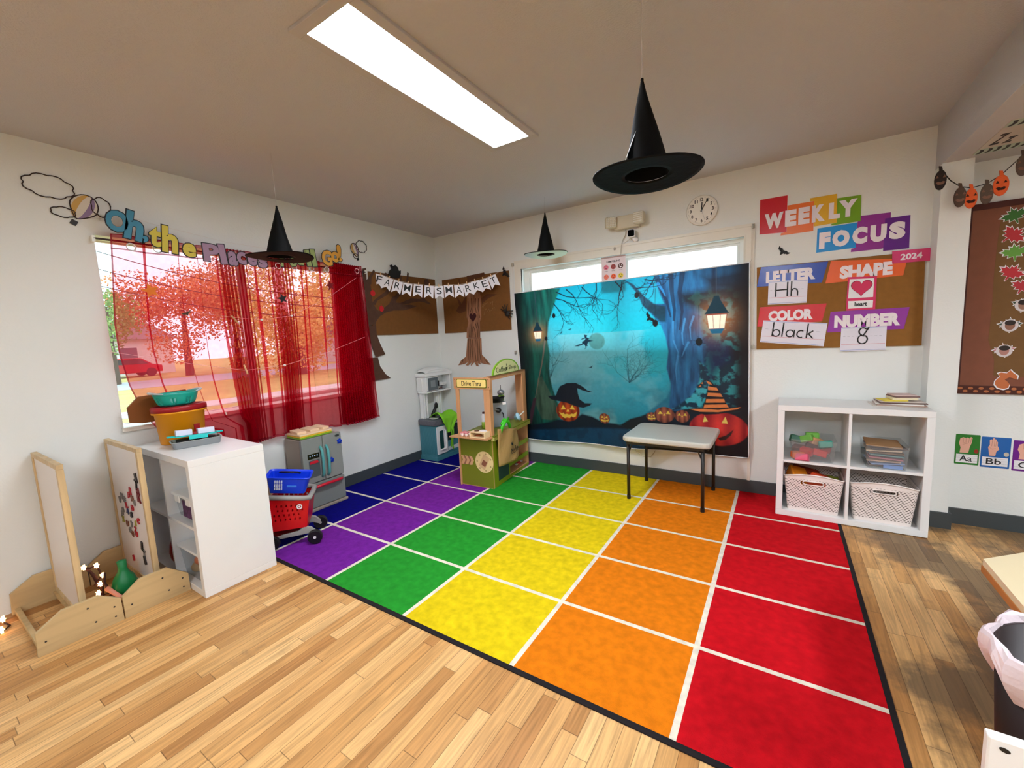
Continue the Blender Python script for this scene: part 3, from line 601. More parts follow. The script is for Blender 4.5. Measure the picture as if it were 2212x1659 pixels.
for u, v in ((.045, -.028), (.045, .21), (-.21, -.028), (-.21, .21)):
    w_ = B(T).cyl((u, v-.012, .048), (u, v+.03-.012, .048), .046, n=22).build('wheel', mat('black_wheel', (14, 14, 15), .4), t, bevel=.004)
    B(T).cyl((u, v-.0145, .048), (u, v-.011, .048), .009, n=12).build('hub_cap', mat('pale_hub', (220, 220, 220), .4), w_)
E_ = frame((0, 0, 0), (1, 0, 0), (0, 0, 1))
b = B(T); EF = frame((0, -.021, 0), (1, 0, 0), (0, 0, 1)); R0 = oval(0, 0, 1, n=20)
for i in range(20):
    a0, a1 = 2*PI*i/20, 2*PI*(i+1)/20; b.prism([(-.03+.017*math.cos(a0), .265+.017*math.sin(a0)), (-.03+.017*math.cos(a1), .265+.017*math.sin(a1)), (-.03+.011*math.cos(a1), .265+.011*math.sin(a1)), (-.03+.011*math.cos(a0), .265+.011*math.sin(a0))], EF, 0, .003)
b.prism(oval(-.03, .265, .006, n=14), EF, 0, .003)
b.build('bullseye_emblem', m_white, t)
# blue hand basket lying tilted in the cart
T3 = T @ Matrix.Translation((-.1, .07, .36)) @ Matrix.Rotation(.16, 4, 'Y') @ Matrix.Rotation(.1, 4, 'X')
t = thing('hand_basket', 'blue plastic hand basket lying on the red toy cart', 'basket', (.66, -2.28, .37))
def hb(u, v):
    q = rrect(-1, -1, 1, 1, .25, 3); n = len(q); k = int(u*n) % n; p = Vector(q[k]); s = .82+.18*v+(.07 if v > .93 else 0)
    return (p.x*.125*s, p.y*.07*s, .112*min(v, .94)/.94)
b = B(T3).grid(hb, 16, 8, True); b.f = [f for f in b.f]; b.m = b.m[:len(b.f)]
b.build('basket_body', mat('bright_blue_plastic', (16, 62, 220), .35), t, solid=.004)
B(T3).box(-.1, .1, -.057, .057, 0, .004).build('basket_floor', mat('bright_blue_plastic', (16, 62, 220), .35), t)
b = B(T3)
for i in range(4):
    for j in range(3): b.box(-.075+.013*i, -.068+.013*i, -.0735-.002*j, -.0605-.002*j, .028+.024*j, .045+.024*j)
b.build('slots', mat('pale_slot', (214, 222, 240), .6), t)
B(T3).box(.0, .055, -.0735, -.07, .05, .06).build('name_strip', mat('light_blue_strip', (60, 130, 230), .4), t)
B(T3).tube([(-.06, .0, .118), (-.05, -.02, .13), (.0, -.03, .134), (.05, -.02, .13), (.06, 0, .118)], .007, 8).build('carry_handle', mat('navy_handle', (12, 14, 50), .4), t, smooth=True)
b = B().lathe([(0, 0), (.075, 0), (.09, .15), (.084, .37), (.09, .375), (.096, .36), (.098, .15), (.08, 0)], (.262, -2.14, RZ), 28)
tag(b.build('woven_basket', mat('tan_woven_straw', (176, 152, 124), .85, bump=.6, bscale=90, stretch=(1, 1, 6)), smooth=True), 'tan woven basket on the floor between the toy cart and the toy fridge', 'basket')

# play kitchen in the corner
m_kb = mat('teal_blue_plastic', (66, 128, 140), .45); m_kw = mat('white_toy_plastic', (226, 228, 226), .5); m_kg = mat('grey_speckle_plastic', (98, 98, 104), .5, noise=.3, nscale=90)
kx0, kx1, ky0, ky1 = .018, .25, -.44, -.03
t = thing('play_kitchen', 'teal and white toy kitchen with a grey worktop in the room corner', 'toy kitchen', (.13, -.235, RZ))
b = B().box(kx0, kx1, ky0, ky1, RZ+.05, .385); b.build('cabinet', m_kb, t, bevel=.006)
B().box(kx0, kx1+.012, ky0-.01, ky1, RZ, .05).box(kx0, kx1+.005, ky0-.004, ky1, .05, .062).build('plinth', m_kb, t, bevel=.004)
b = B()
for i in range(12): b.box(kx0+.02+.0165*i, kx0+.032+.0165*i, ky0-.004, ky0, .075, .365)
b.build('beadboard', m_kb, t, bevel=.0015)
B().box(kx0, kx1+.02, ky0-.018, ky1, .388, .452).build('worktop', m_kg, t, bevel=.012)
KF = frame((kx1, 0, 0), (0, 1, 0), (0, 0, 1))
d = B().prism(rrect(-.432, .075, -.27, .375, .01), KF, 0, .016).build('oven_door', m_kw, t, bevel=.003)
B().prism(rrect(-.395, .13, -.335, .33, .012), KF, .016, .018).build('oven_window', mat('dark_green_window', (14, 60, 58), .25), d)
B().tube([(.268, -.325, .335), (.282, -.315, .33), (.282, -.315, .14), (.282, -.325, .125), (.275, -.39, .125)], .008, 8).build('handle', m_kw, d, smooth=True)
B().prism(rrect(-.255, .19, -.06, .36, .006), KF, .0, .003).build('cupboard_shade_sheet', mat('painted_recess_shade', (24, 40, 44), .7), t)  # flat dark sheet painted as the shade inside the cupboard
B().prism(rrect(-.255, .365, -.06, .376, .003), KF, .0, .006).build('control_strip', m_kw, t)
B().prism(rect(-.25, .08, -.05, .12), KF, 0, .003).build('kick_panel', m_kw, t)
for y in (-.385, -.165): B().box(.03, .075, y-.04, y+.04, .452, .735).box(.075, .095, y-.028, y-.006, .452, .735).box(.075, .095, y+.006, y+.028, .452, .735).build('column', m_kw, t, bevel=.008)
B().box(.02, .15, -.435, -.03, .735, .75).box(.02, .15, -.435, -.42, .75, .915).box(.02, .15, -.045, -.03, .75, .915).box(.02, .035, -.42, -.045, .75, .915).build('upper_cabinet', m_kw, t, bevel=.004)
d = B().box(.14, .156, -.425, -.245, .757, .908).build('microwave_door', m_kw, t, bevel=.003)
B().box(.156, .166, -.405, -.26, .765, .9).build('microwave_panel', mat('slate_plastic', (86, 96, 100), .4), d, bevel=.003)
B().box(.166, .169, -.375, -.305, .8, .87).build('microwave_window', mat('grey_window', (126, 134, 138), .3), d)
B().box(.15, .17, -.262, -.246, .8, .86).build('microwave_latch', m_black, d)
B().box(.012, .165, -.45, -.015, .915, .95).build('cornice', m_kw, t, bevel=.006)
b = B().grid(lambda u, v: Vector((.03+.115*v, -.43+.39*u, .95+.058*math.sin(PI*min(1, max(0, .08+.84*u)))**.6*(1-.5*v*v))), 17, 7)
b.grid(lambda u, v: Vector((.145, -.43+.39*u, .948+v*.5*.058*math.sin(PI*min(1, max(0, .08+.84*u)))**.6)), 17, 2); b.build('roof', m_kw, t, smooth=True, solid=.004)
B().box(.02, .1, -.44, -.425, .757, .9).build('upper_side_panel', m_kw, t, bevel=.003)
for k, (y, lab) in enumerate(((-.12, 'silver toy pot in the open half of the toy kitchen cupboard'),)):
    o = thing('toy_pot', lab, 'toy pot', (.11, y, .752)); B().lathe([(0, 0), (.026, 0), (.03, .03), (.028, .036), (0, .04)], (.11, y, .752), 16).build('pot', mat('silver_toy', (170, 174, 180), .3, metal=.7), o, smooth=True)
    B().tube([(.12, y-.028, .77), (.14, y-.11, .765)], .006, 8).build('handle', mat('maroon_handle', (70, 26, 30), .5), o)
o = B().cbox((.1, -.13, .885), (.08, .1, .03), .3).build('white_dish', m_kw, bevel=.004); tag(o, 'white dish at the top of the open toy kitchen cupboard', 'dish')
o.location.z = .752+.045
# black handset on the worktop
t = thing('toy_phone', 'black toy handset standing on the toy kitchen worktop between the white columns', 'toy phone', (.12, -.3, .452))
B().tube([(.12, -.325, .466), (.12, -.32, .5), (.125, -.3, .54), (.13, -.285, .57)], [.024, .02, .016, .014], 10).build('body', m_black, t, smooth=True)
B().ball((.135, -.28, .585), (.02, .022, .036), 12).build('receiver', m_black, t, smooth=True)
o = B().lathe([(0, 0), (.03, 0), (.05, .012), (.052, .014), (0, .008)], (.19, -.385, .4525), 20); tag(o.build('plate', mat('white_plate', (236, 236, 230), .3), smooth=True), 'small white plate beside the green apron on the toy kitchen', 'plate')
# green apron draped over the edge
m_ap = mat('lime_cloth', (126, 200, 36), .8, bump=.3, bscale=70)
def apron(u, v):
    y = -.37+.24*u+.012*math.sin(9*v+4*u)
    if v < .45: w = v/.45; return Vector((.11+.193*w, y, .464+.055*math.sin(PI*w)*(.6+.4*math.sin(7*u+1))+.004*math.sin(17*u)))
    w = (v-.45)/.55; return Vector((.303+.006*math.sin(14*u+3*w), -.27+(y+.27)*(1-.62*w), .455-.16*w))
t = thing('apron', 'lime green apron draped over the toy kitchen worktop with a strap hanging down', 'apron', (.2, -.27, .455))
B().grid(apron, 26, 30).build('apron_cloth', m_ap, t, smooth=True, solid=.004)
for k, y in enumerate((-.262, -.235)): B().grid(lambda u, v: Vector((.309+.005*math.sin(6*v+k), y+.02*u-.006+.008*math.sin(4*v+k), .33-(.2+.03*k)*v)), 3, 14).build('strap', m_ap, t, smooth=True, solid=.003)

# coffee stand: an L of thin board, side face towards the room, drive-thru end towards the viewer
m_bd = wood('tan_board', (206, 152, 106), 2, .86, 20); m_ol = mat('olive_green_panel', (116, 124, 22), .5); m_lg = mat('lime_panel', (126, 140, 14), .5); m_ck = mat('chalkboard', (36, 56, 54), .7); m_bg = mat('cream_print', (232, 206, 146), .5)
SF = frame((1.284, -.845, 0), (-.078, .728, 0), (0, 0, 1)); EF = frame((.929, -.865, 0), (.355, .02, 0), (0, 0, 1)); UP = frame((1.284, -.845, 0), (-.078, .728, 0), (-.728, -.078, 0))   # UP: (along the side, into the stand)
t = thing('coffee_stand', 'wooden coffee shop and drive thru play stand with green panels', 'play stand', (1.1, -.5, RZ))
Z = RZ
B().prism(rect(0, Z, .356, .455), EF, -.012, 0).build('end_panel', m_bd, t)
B().prism(rect(.006, Z+.006, .35, .45), EF, 0, .0015).build('end_print', m_ol, t)
a = B()
for k in range(3): a.prism([(.02+.045*k, .278), (.05+.045*k, .274), (.07+.045*k, .238), (.05+.045*k, .198), (.02+.045*k, .196), (.04+.045*k, .238)], EF, .0015, .003)
a.build('arrow_print', mat('tan_print', (206, 160, 116), .5), t)
a = B()
for k in range(2): a.prism([(.05+.045*k, .274), (.065+.045*k, .272), (.085+.045*k, .238), (.065+.045*k, .2), (.05+.045*k, .198), (.07+.045*k, .238)], EF, .0015, .0035)
a.build('arrow_gap_print', mat('dark_tan_print', (150, 104, 76), .5), t)
c_ = B().prism(oval(.267, .236, .092, .095, 36), EF, .0015, .003).build('round_print', m_bg, t)
B().prism(turn(rect(.232, .175, .302, .3), (.267, .236), -.5), EF, .003, .0035).build('bag_print', mat('pale_tan_print', (214, 176, 128), .5), c_)
B().prism(turn(rect(.245, .2, .29, .25), (.267, .226), -.5), EF, .0035, .004).build('bag_label_print', mat('brown_print', (140, 86, 60), .5), c_)
a = B()
for k in range(7): a.prism(oval(.267+.073*math.cos(k*.9+.4), .236+.075*math.sin(k*.9+.4), .008, n=8), EF, .003, .0035)
a.build('icon_print', mat('khaki_print', (176, 150, 96), .5), c_)
B().prism([(-.03, -.09), (.366, -.09), (.366, .02), (.0, .02)], Matrix(EF) @ Matrix(((1, 0, 0, 0), (0, 0, 1, 0), (0, -1, 0, 0), (0, 0, 0, 1))), .455, .467).build('counter', m_bd, t, bevel=.001)
for u in ((.002, .036), (.296, .356)): B().prism(rect(u[0], .467, u[1], .872), EF, -.014, 0).build('end_post', m_bd, t)
B().prism(rect(-.012, .872, .368, .972), EF, -.014, .004).build('sign_board', m_bd, t, bevel=.001)
s_ = B().prism(rrect(.02, .884, .336, .962, .012), EF, .004, .007).build('drive_thru_sign', mat('olive_sign_edge', (106, 106, 24), .5), t)
B().prism(rrect(.028, .891, .328, .955, .01), EF, .007, .008).build('sign_face', mat('pale_yellow_sign', (240, 214, 130), .45), s_)
text(B(), 'Drive Thru', EF, .178, .923, .2, .042, .008, .0095, .005).build('sign_lettering', m_black, s_)
a = B()
for u in (.004, .352):
    for z in (.89, .956): a.prism(oval(u, z, .004, n=10), EF, .004, .006)
a.build('screws', m_dark, t)
# side: posts, beam, ledge, shelves
for u in ((.0, .052), (.655, .732)): B().prism(rect(u[0], .44, u[1], .945), SF, -.014, 0).build('side_post', m_bd, t)
B().prism(rect(.0, .945, .732, .978), SF, -.016, .0).prism(rect(0, -.0, .732, .05), UP, .962, .978).build('top_beam', m_bd, t, bevel=.001)
B().prism(rect(.6, .0, .732, .14), UP, .945, .947).build('beam_gusset', m_bd, t)
B().prism(rect(.72, 0, .732, .34), UP, Z, .46).prism(rect(.72, .0, .732, .11), UP, .46, .962).build('rear_panel', m_bd, t)
B().prism(rect(0, .332, .732, .344), UP, Z, .46).build('back_panel', m_bd, t)
B().prism(rect(.0, -.028, .745, .06), UP, .462, .472).prism(rect(.0, .06, .732, .34), UP, .452, .464).build('worktop', mat('olive_top', (112, 122, 26), .5), t)
B().prism(rect(.0, .43, .745, .462), SF, .0, .026).build('ledge', mat('khaki_ledge', (178, 172, 92), .5), t, bevel=.001)
a = B()
for z in (.437, .446, .455): a.prism(rect(.01, z-.0015, .74, z+.0015), SF, .026, .027)
a.build('ledge_lines', m_ol, t)
B().prism(rect(0, Z, .31, .43), SF, -.012, 0).prism(rect(.31, Z, .732, .026), SF, -.012, 0).build('side_panel', m_lg, t)
B().prism(rect(.09, .05, .285, .235), SF, 0, .002).build('chalkboard_print', m_ck, t)
B().prism(rect(.31, .012, .72, .33), UP, Z+.02, Z+.03).build('bottom_shelf', m_bd, t)
for z in (.128, .262):
    B().prism(rect(.31, .012, .72, .33), UP, z-.01, z).build('shelf', m_bd, t)
    B().prism(rect(.31, z-.014, .722, z+.026), SF, -.008, .0).build('shelf_lip', m_lg, t)
B().prism(rect(.31, .012, .322, .33), UP, Z+.03, .43).build('inner_wall', m_bd, t)
B().prism(rect(.722, Z, .732, .43), SF, -.02, 0).build('corner_post', m_bd, t)
SG = SF @ Matrix.Translation((0, 0, -.008))
o = [(.34+.262*math.cos(PI*i/24), .98+.13*math.sin(PI*i/24)) for i in range(25)]
s_ = B().prism(o, SG, -.006, .004).build('coffee_sign', mat('lime_sign_edge', (128, 178, 30), .45), t)
B().prism([(.34+(x-.34)*.9, .984+(z-.98)*.88) for x, z in o], SG, .004, .006).build('sign_face', mat('pale_lime_sign', (226, 222, 160), .5), s_)
b = text(B(), 'Coffee', SG, .235, 1.022, .19, .045, .006, .0075, -.004); text(b, 'Shop', SG, .455, 1.022, .15, .05, .006, .0075, -.004)
b.prism([(.322, 1.035), (.358, 1.035), (.35, 1.005), (.33, 1.005)], SG, .006, .0075).prism(oval(.34, 1.055, .005, .012), SG, .006, .0075)
b.build('sign_lettering', mat('dark_olive_ink', (64, 66, 30), .5), s_)
# things on and in the stand; a point (u, v, z) is along the side, into the stand, up
def st_(u, v, z=0): q = UP @ Vector((u, v, z)); return tuple(q)
TS = UP
t = thing('toy_espresso_machine', 'grey toy espresso machine on top of the coffee stand', 'toy coffee maker', st_(.33, .16, .466))
m_em = mat('grey_painted_wood', (148, 156, 162), .45)
TM = TS @ frame((.427, .064, 0), (-.76, .65, 0), (.65, .76, 0)) if False else TS @ Matrix(((-.76, .65, 0, .427), (.65, .76, 0, .064), (0, 0, 1, 0), (0, 0, 0, 1)))
B(TM).box(0, .165, 0, .12, .466, .7).build('machine_body', m_em, t, bevel=.004)
B(TM).cyl((.09, -.001, .63), (.09, -.022, .63), .024, n=18).build('brew_head', m_black, t)
B(TM).tube([(.09, -.02, .63), (.13, -.05, .645)], .006, 8).build('lever', mat('silver_toy', (170, 174, 180), .3, metal=.7), t)
B(TM).box(.01, .045, -.006, 0, .675, .7).build('name_plate', m_white, t)
B(TM).tube([(.05, .0, .6), (.05, -.03, .59), (.05, -.03, .56)], .006, 8).build('spout', m_dark, t)
t = thing('toy_pan', 'black toy saucepan on top of the grey espresso machine', 'toy pan', st_(.375, .15, .701))
B(TS).lathe([(0, 0), (.05, 0), (.07, .045), (.074, .047), (.064, .04), (.045, .008), (0, .006)], (.375, .15, .701), 24, 1.15, 1.15).build('pan', mat('black_pan', (22, 22, 24), .4), t, smooth=True)
B(TS).box(.265, .3, .14, .16, .735, .745).build('handle', mat('black_pan', (22, 22, 24), .4), t)
t = thing('toy_tumbler', 'silver ball-topped toy cup stacked beside the black saucepan', 'toy kettle', st_(.475, .15, .701))
B(TS).lathe([(0, 0), (.026, 0), (.032, .05), (0, .052)], (.478, .15, .701), 16).build('cup', mat('lime_cup', (130, 170, 60), .5), t, smooth=True)
B(TS).ball((.478, .15, .778), (.036, .036, .029), 16).build('lid', mat('silver_toy', (170, 174, 180), .3, metal=.7), t, smooth=True)
B(TS).cyl((.478, .15, .805), (.478, .15, .85), .003, n=6).build('knob', m_dark, t)
t = thing('toy_cup', 'pale blue cup with a white straw on the coffee stand ledge', 'toy cup', st_(.62, .05, .473))
q = TS @ Matrix.Translation((.6, .04, .522)) @ Matrix.Rotation(1.1, 4, 'X')
B(q).lathe([(0, -.03), (.024, -.03), (.034, .0), (.04, .004), (.042, .01), (.02, .02), (0, .02)], n=20).build('cup', mat('pale_blue_plastic', (166, 208, 226), .4), t, smooth=True)
B(q).tube([(0, 0, .02), (.01, .02, .085)], .006, 8).build('straw', m_white, t)
# paper bag hung over the ledge
def bagpt(u, v, off=0): return SF @ Vector((.052+.372*u+.03*v*(u-.2), .525-.33*v-.02*u*(1-v)-.05*u+.045*u*v, .034+off+.03*math.sin(PI*u)*(.5+v)+.005*math.sin(11*u+7*v)))
t = thing('paper_bag', 'brown paper bag with black handwriting hung on the front of the coffee stand', 'bag', tuple(bagpt(.5, 1)))
m_kr = mat('kraft_paper', (172, 136, 84), .85, bump=.5, bscale=45)
B().grid(lambda u, v: bagpt(u, v), 22, 18).grid(lambda u, v: bagpt(v if 0 else 0, v)*(1-u)+(SF @ Vector((.052-.006*v, .525-.33*v, .03)))*u, 3, 18).grid(lambda u, v: bagpt(u, 1)*(1-v)+(SF @ Vector((.06+.37*u, .2, .03)))*v, 22, 3).build('bag_body', m_kr, t, smooth=True, solid=.0015)
b = B()
def scrib(pts): b.tube([bagpt(x, y, .006) for x, y in pts], .0022, 5)
scrib([(.44, .5), (.46, .42), (.48, .5), (.5, .43), (.51, .5)]); scrib([(.53, .4), (.54, .52)]); scrib([(.42, .72), (.43, .6), (.48, .7), (.52, .59), (.53, .72)]); scrib([(.57, .68), (.6, .64), (.62, .7), (.57, .7)])
scrib([(.66, .57), (.67, .71)]); scrib([(.7, .56), (.71, .7)]); scrib([(.75, .64), (.755, .69)]); scrib([(.78, .6), (.8, .69), (.83, .62)]); scrib([(.42, .755), (.6, .745), (.84, .73)])
b.build('handwriting', m_black, t)
t = thing('green_ribbon', 'bright green ribbon loops standing in the paper bag top on the stand', 'ribbon', st_(.2, -.02, .475))
for k, (pts) in enumerate(([(.1, -.035, .478), (.11, -.045, .53), (.17, -.05, .57), (.25, -.04, .585)], [(.15, -.04, .572), (.22, -.048, .56), (.26, -.04, .52), (.275, -.035, .478)], [(.13, -.03, .55), (.19, -.03, .58), (.24, -.03, .56)])):
    B(TS).tube(pts, [.012, .016, .014, .008][:len(pts)], 8).build('loop', mat('vivid_green', (60, 190, 30), .5), t, smooth=True)
# on the counter and worktop near the viewer
t = thing('toy_bottle', 'white and green toy bottle with a dark cap behind the drive thru post', 'toy bottle', st_(.297, .247, .466))
B(TS).lathe([(0, 0), (.022, 0), (.022, .06), (0, .06)], (.297, .247, .466), 18).build('bottle_base', mat('lime_label', (150, 176, 50), .5), t, smooth=True)
B(TS).lathe([(.0221, .06), (.0221, .11), (.014, .125), (.014, .135), (0, .135)], (.297, .247, .466), 18).build('bottle_top', m_white, t, smooth=True)
B(TS).cyl(Vector((.297, .247, .601)), Vector((.297, .247, .618)), .012, n=14).build('cap', mat('maroon_handle', (70, 26, 30), .5), t)
TE = Matrix(EF)
EU = frame((.929, -.865, 0), (.355, .02, 0), (-.02, .355, 0))
t = thing('napkin_box', 'small pale wooden box with a round hole on the drive thru counter', 'box', tuple(EU @ Vector((.27, -.04, .468))))
b = B(EU).box(.19, .345, -.088, -.004, .512, .52).box(.19, .345, -.088, -.004, .468, .476).box(.19, .2, -.088, -.004, .476, .512).box(.335, .345, -.088, -.004, .476, .512).box(.2, .335, -.014, -.004, .476, .512).build('box_body', mat('pale_birch', (236, 208, 164), .5), t, bevel=.001)
B(EU).prism(oval(.235, -.04, .024), Matrix.Identity(4), .52, .5208).build('hole', mat('dark_brown_hole', (90, 50, 30), .8), t)
tag(B(EU).prism(oval(.295, -.035, .034, .026), Matrix.Identity(4), .5205, .527).build('paper_disc', m_white), 'white paper disc on the pale wooden box of the drive thru counter', 'paper')
tag(B(EU).prism(oval(.25, -.04, .03, .02), Matrix.Identity(4), .477, .485).build('toy_cookie', mat('brown_cookie', (170, 100, 60), .7)), 'brown toy cookie inside the pale wooden box', 'toy food')
for i in range(4):
    u, v = .1+.045*(i % 2), -.07+.035*(i//2); o = thing('toy_creamer', ['front left of the four pink and white toy cups on the drive thru counter', 'front right of the four pink and white toy cups on the drive thru counter', 'rear left of the four pink and white toy cups on the drive thru counter', 'rear right of the four pink and white toy cups on the drive thru counter'][i], 'toy cup', tuple(EU @ Vector((u, v, .468))), 'toy cups on the drive thru counter')
    B(EU).lathe([(0, 0), (.012, 0), (.017, .03), (0, .03)], (u, v, .468), 14).build('cup', mat('pink_white_cup', (238, 214, 208), .5), o, smooth=True)
    B(EU).cyl(Vector((u, v, .4985)), Vector((u, v, .506)), .0185, .0175, n=14).build('lid', mat('rose_lid', (214, 130, 134), .5), o)
tag(B(TS).ball((.6, .1, .283), (.05, .04, .02), 14).build('toy_bun', mat('orange_bun', (196, 128, 40), .6), smooth=True), 'orange toy bun on the upper shelf of the coffee stand', 'toy food')
o = thing('toy_sweet', 'red and white toy sweet on the bottom shelf of the coffee stand', 'toy food', st_(.62, .05, .037))
B(TS).ball((.62, .06, .05), (.03, .02, .013), 12).build('sweet', mat('red_white_candy', (206, 60, 60), .5, noise=.5, nscale=60), o, smooth=True)
B(TS).box(.655, .69, .05, .07, .046, .054).box(.55, .585, .05, .07, .046, .054).build('wrapper', m_white, o)
# ================================================================ left wall: curtain, letters, boards, pennants, hats
def sheer():
    m = bpy.data.materials.new('sheer_red_voile'); m.use_nodes = True; nt = m.node_tree; nt.nodes.remove(nt.nodes['Principled BSDF'])
    tr = nod(nt, 'ShaderNodeBsdfTransparent'); tr.inputs[0].default_value = (.95, .56, .58, 1)
    df = nod(nt, 'ShaderNodeBsdfDiffuse'); df.inputs[0].default_value = (*lin((168, 5, 34)), 1)
    tl = nod(nt, 'ShaderNodeBsdfTranslucent'); tl.inputs[0].default_value = (*lin((224, 12, 56)), 1)
    a = nod(nt, 'ShaderNodeMixShader'); a.inputs[0].default_value = .5; c = nod(nt, 'ShaderNodeMixShader'); c.inputs[0].default_value = .42
    tc = nod(nt, 'ShaderNodeTexCoord'); n = nod(nt, 'ShaderNodeTexNoise', Scale=40.0, Detail=2.0)
    mr = nod(nt, 'ShaderNodeMapRange'); mr.inputs[3].default_value = .38; mr.inputs[4].default_value = .5
    L = nt.links.new; L(tc.outputs['Object'], n.inputs['Vector']); L(n.outputs['Fac'], mr.inputs[0]); L(mr.outputs[0], c.inputs[0])
    L(df.outputs[0], a.inputs[1]); L(tl.outputs[0], a.inputs[2]); L(tr.outputs[0], c.inputs[1]); L(a.outputs[0], c.inputs[2]); L(c.outputs[0], nt.nodes['Material Output'].inputs[0])
    return m
m_sheer = sheer(); m_hem = mat('red_hem', (150, 6, 34), .8, trans=.25)
yk = [-2.783, -2.62, -2.42, -2.25, -2.05, -1.9, -1.86, -1.72, -1.55, -1.38, -1.08]
pk = [0, .8, 1.6, 2.4, 11.4, 12.6, 14, 20, 21, 22.4, 36.4]
lz = [2.1] + [p[1] for p in [(-2.839,1.488),(-2.839,1.326),(-2.83,1.244),(-2.813,1.117),(-2.789,1.032),(-2.75,.908),(-2.698,.817)]] + [.76, .55]
ly = [-2.783] + [p[0] for p in [(-2.839,1.488),(-2.839,1.326),(-2.83,1.244),(-2.813,1.117),(-2.789,1.032),(-2.75,.908),(-2.698,.817)]] + [-2.43, -2.43]
def curtain_pt(u, v):
    z = 2.008-(1.405+.018*math.sin(9*u))*v; y0 = -2.783+1.703*u
    ph = float(np.interp(y0, yk, pk)); den = float(np.interp(y0, [a+.01 for a in yk[:-1]], np.diff(pk)/np.diff(yk)))
    ov = min(.012, .00022*den) * (.5+.5*v); am = .012+min(.03, .0007*den)*(.7+.5*v)
    yl = float(np.interp(-z, [-q for q in lz], ly)); k = max(0, 1-(y0+2.783)/.62)
    ph += .35*math.sin(3*v+7*u)*v
    for c_, w_, a_ in ((-2.63, .06, .021), (-2.47, .03, .008), (-2.36, .05, .014), (-2.0, .05, .018), (-1.66, .05, .016), (-1.6, .04, .012), (-1.47, .05, .015)):
        s_ = (y0-c_)/w_
        if abs(s_) < 1: y0 -= a_*math.sin(PI*s_)*(1-abs(s_))*1.9; am += .004*(1-abs(s_))
    return Vector((.055+am*math.sin(2*PI*ph)+.006*math.sin(31*u+5*v), y0+ov*math.sin(4*PI*ph)+(yl+2.783)*k+.05*v*u**6+.03*v*math.sin(6.3*u), z))
NU, NV = 1000, 36
b = B().grid(lambda u, v: curtain_pt(u, v), NU, NV)
gx = [(-2.71,1.94),(-2.583,1.947),(-2.323,1.926),(-1.978,1.933),(-1.842,1.928),(-1.718,1.931),(-1.569,1.939),(-1.43,1.943),(-1.127,1.962)]
def in_gr(i):
    c = sum((Vector(b.v[j]) for j in b.f[i]), Vector())/4
    return all((c.y-g_[0])**2+(c.z-g_[1])**2 > .018**2 for g_ in gx)
holes(b, in_gr)
t = thing('sheer_curtain', 'sheer red curtain gathered unevenly across the street window', 'curtain', (.055, -1.9, .6))
b.build('voile', m_sheer, t, smooth=True)
b = B().grid(lambda u, v: curtain_pt(u, .058+.006*v)+Vector((.001, 0, 0)), NU, 2); b.grid(lambda u, v: curtain_pt(u, .988+.012*v)+Vector((.001, 0, 0)), NU, 2); b.grid(lambda u, v: curtain_pt(u, .004*v)+Vector((.001, 0, 0)), NU, 2)
b.grid(lambda u, v: curtain_pt(.004*u, v)+Vector((.001, 0, 0)), 2, NV); b.build('hem', m_hem, t, smooth=True)
for y, z in gx: B().tube([(.075, y+.021*math.cos(a*PI/9), z+.021*math.sin(a*PI/9)) for a in range(18)], .0035, 6, closed=True).build('grommet', mat('white_grommet', (230, 220, 222), .3), t, smooth=True)
t = thing('curtain_rod', 'thin dark rod across the top of the street window', 'curtain rod', (.03, -1.92, 1.975))
B().cyl((.03, -2.86, 1.975), (.03, -.995, 1.968), .006, n=8).build('rod', mat('dark_rod', (60, 50, 54), .4), t)
for y in (-2.86, -.995): B().box(0, .035, y-.008, y+.008, 1.955, 1.99).build('bracket', m_vinyl, t, bevel=.002)

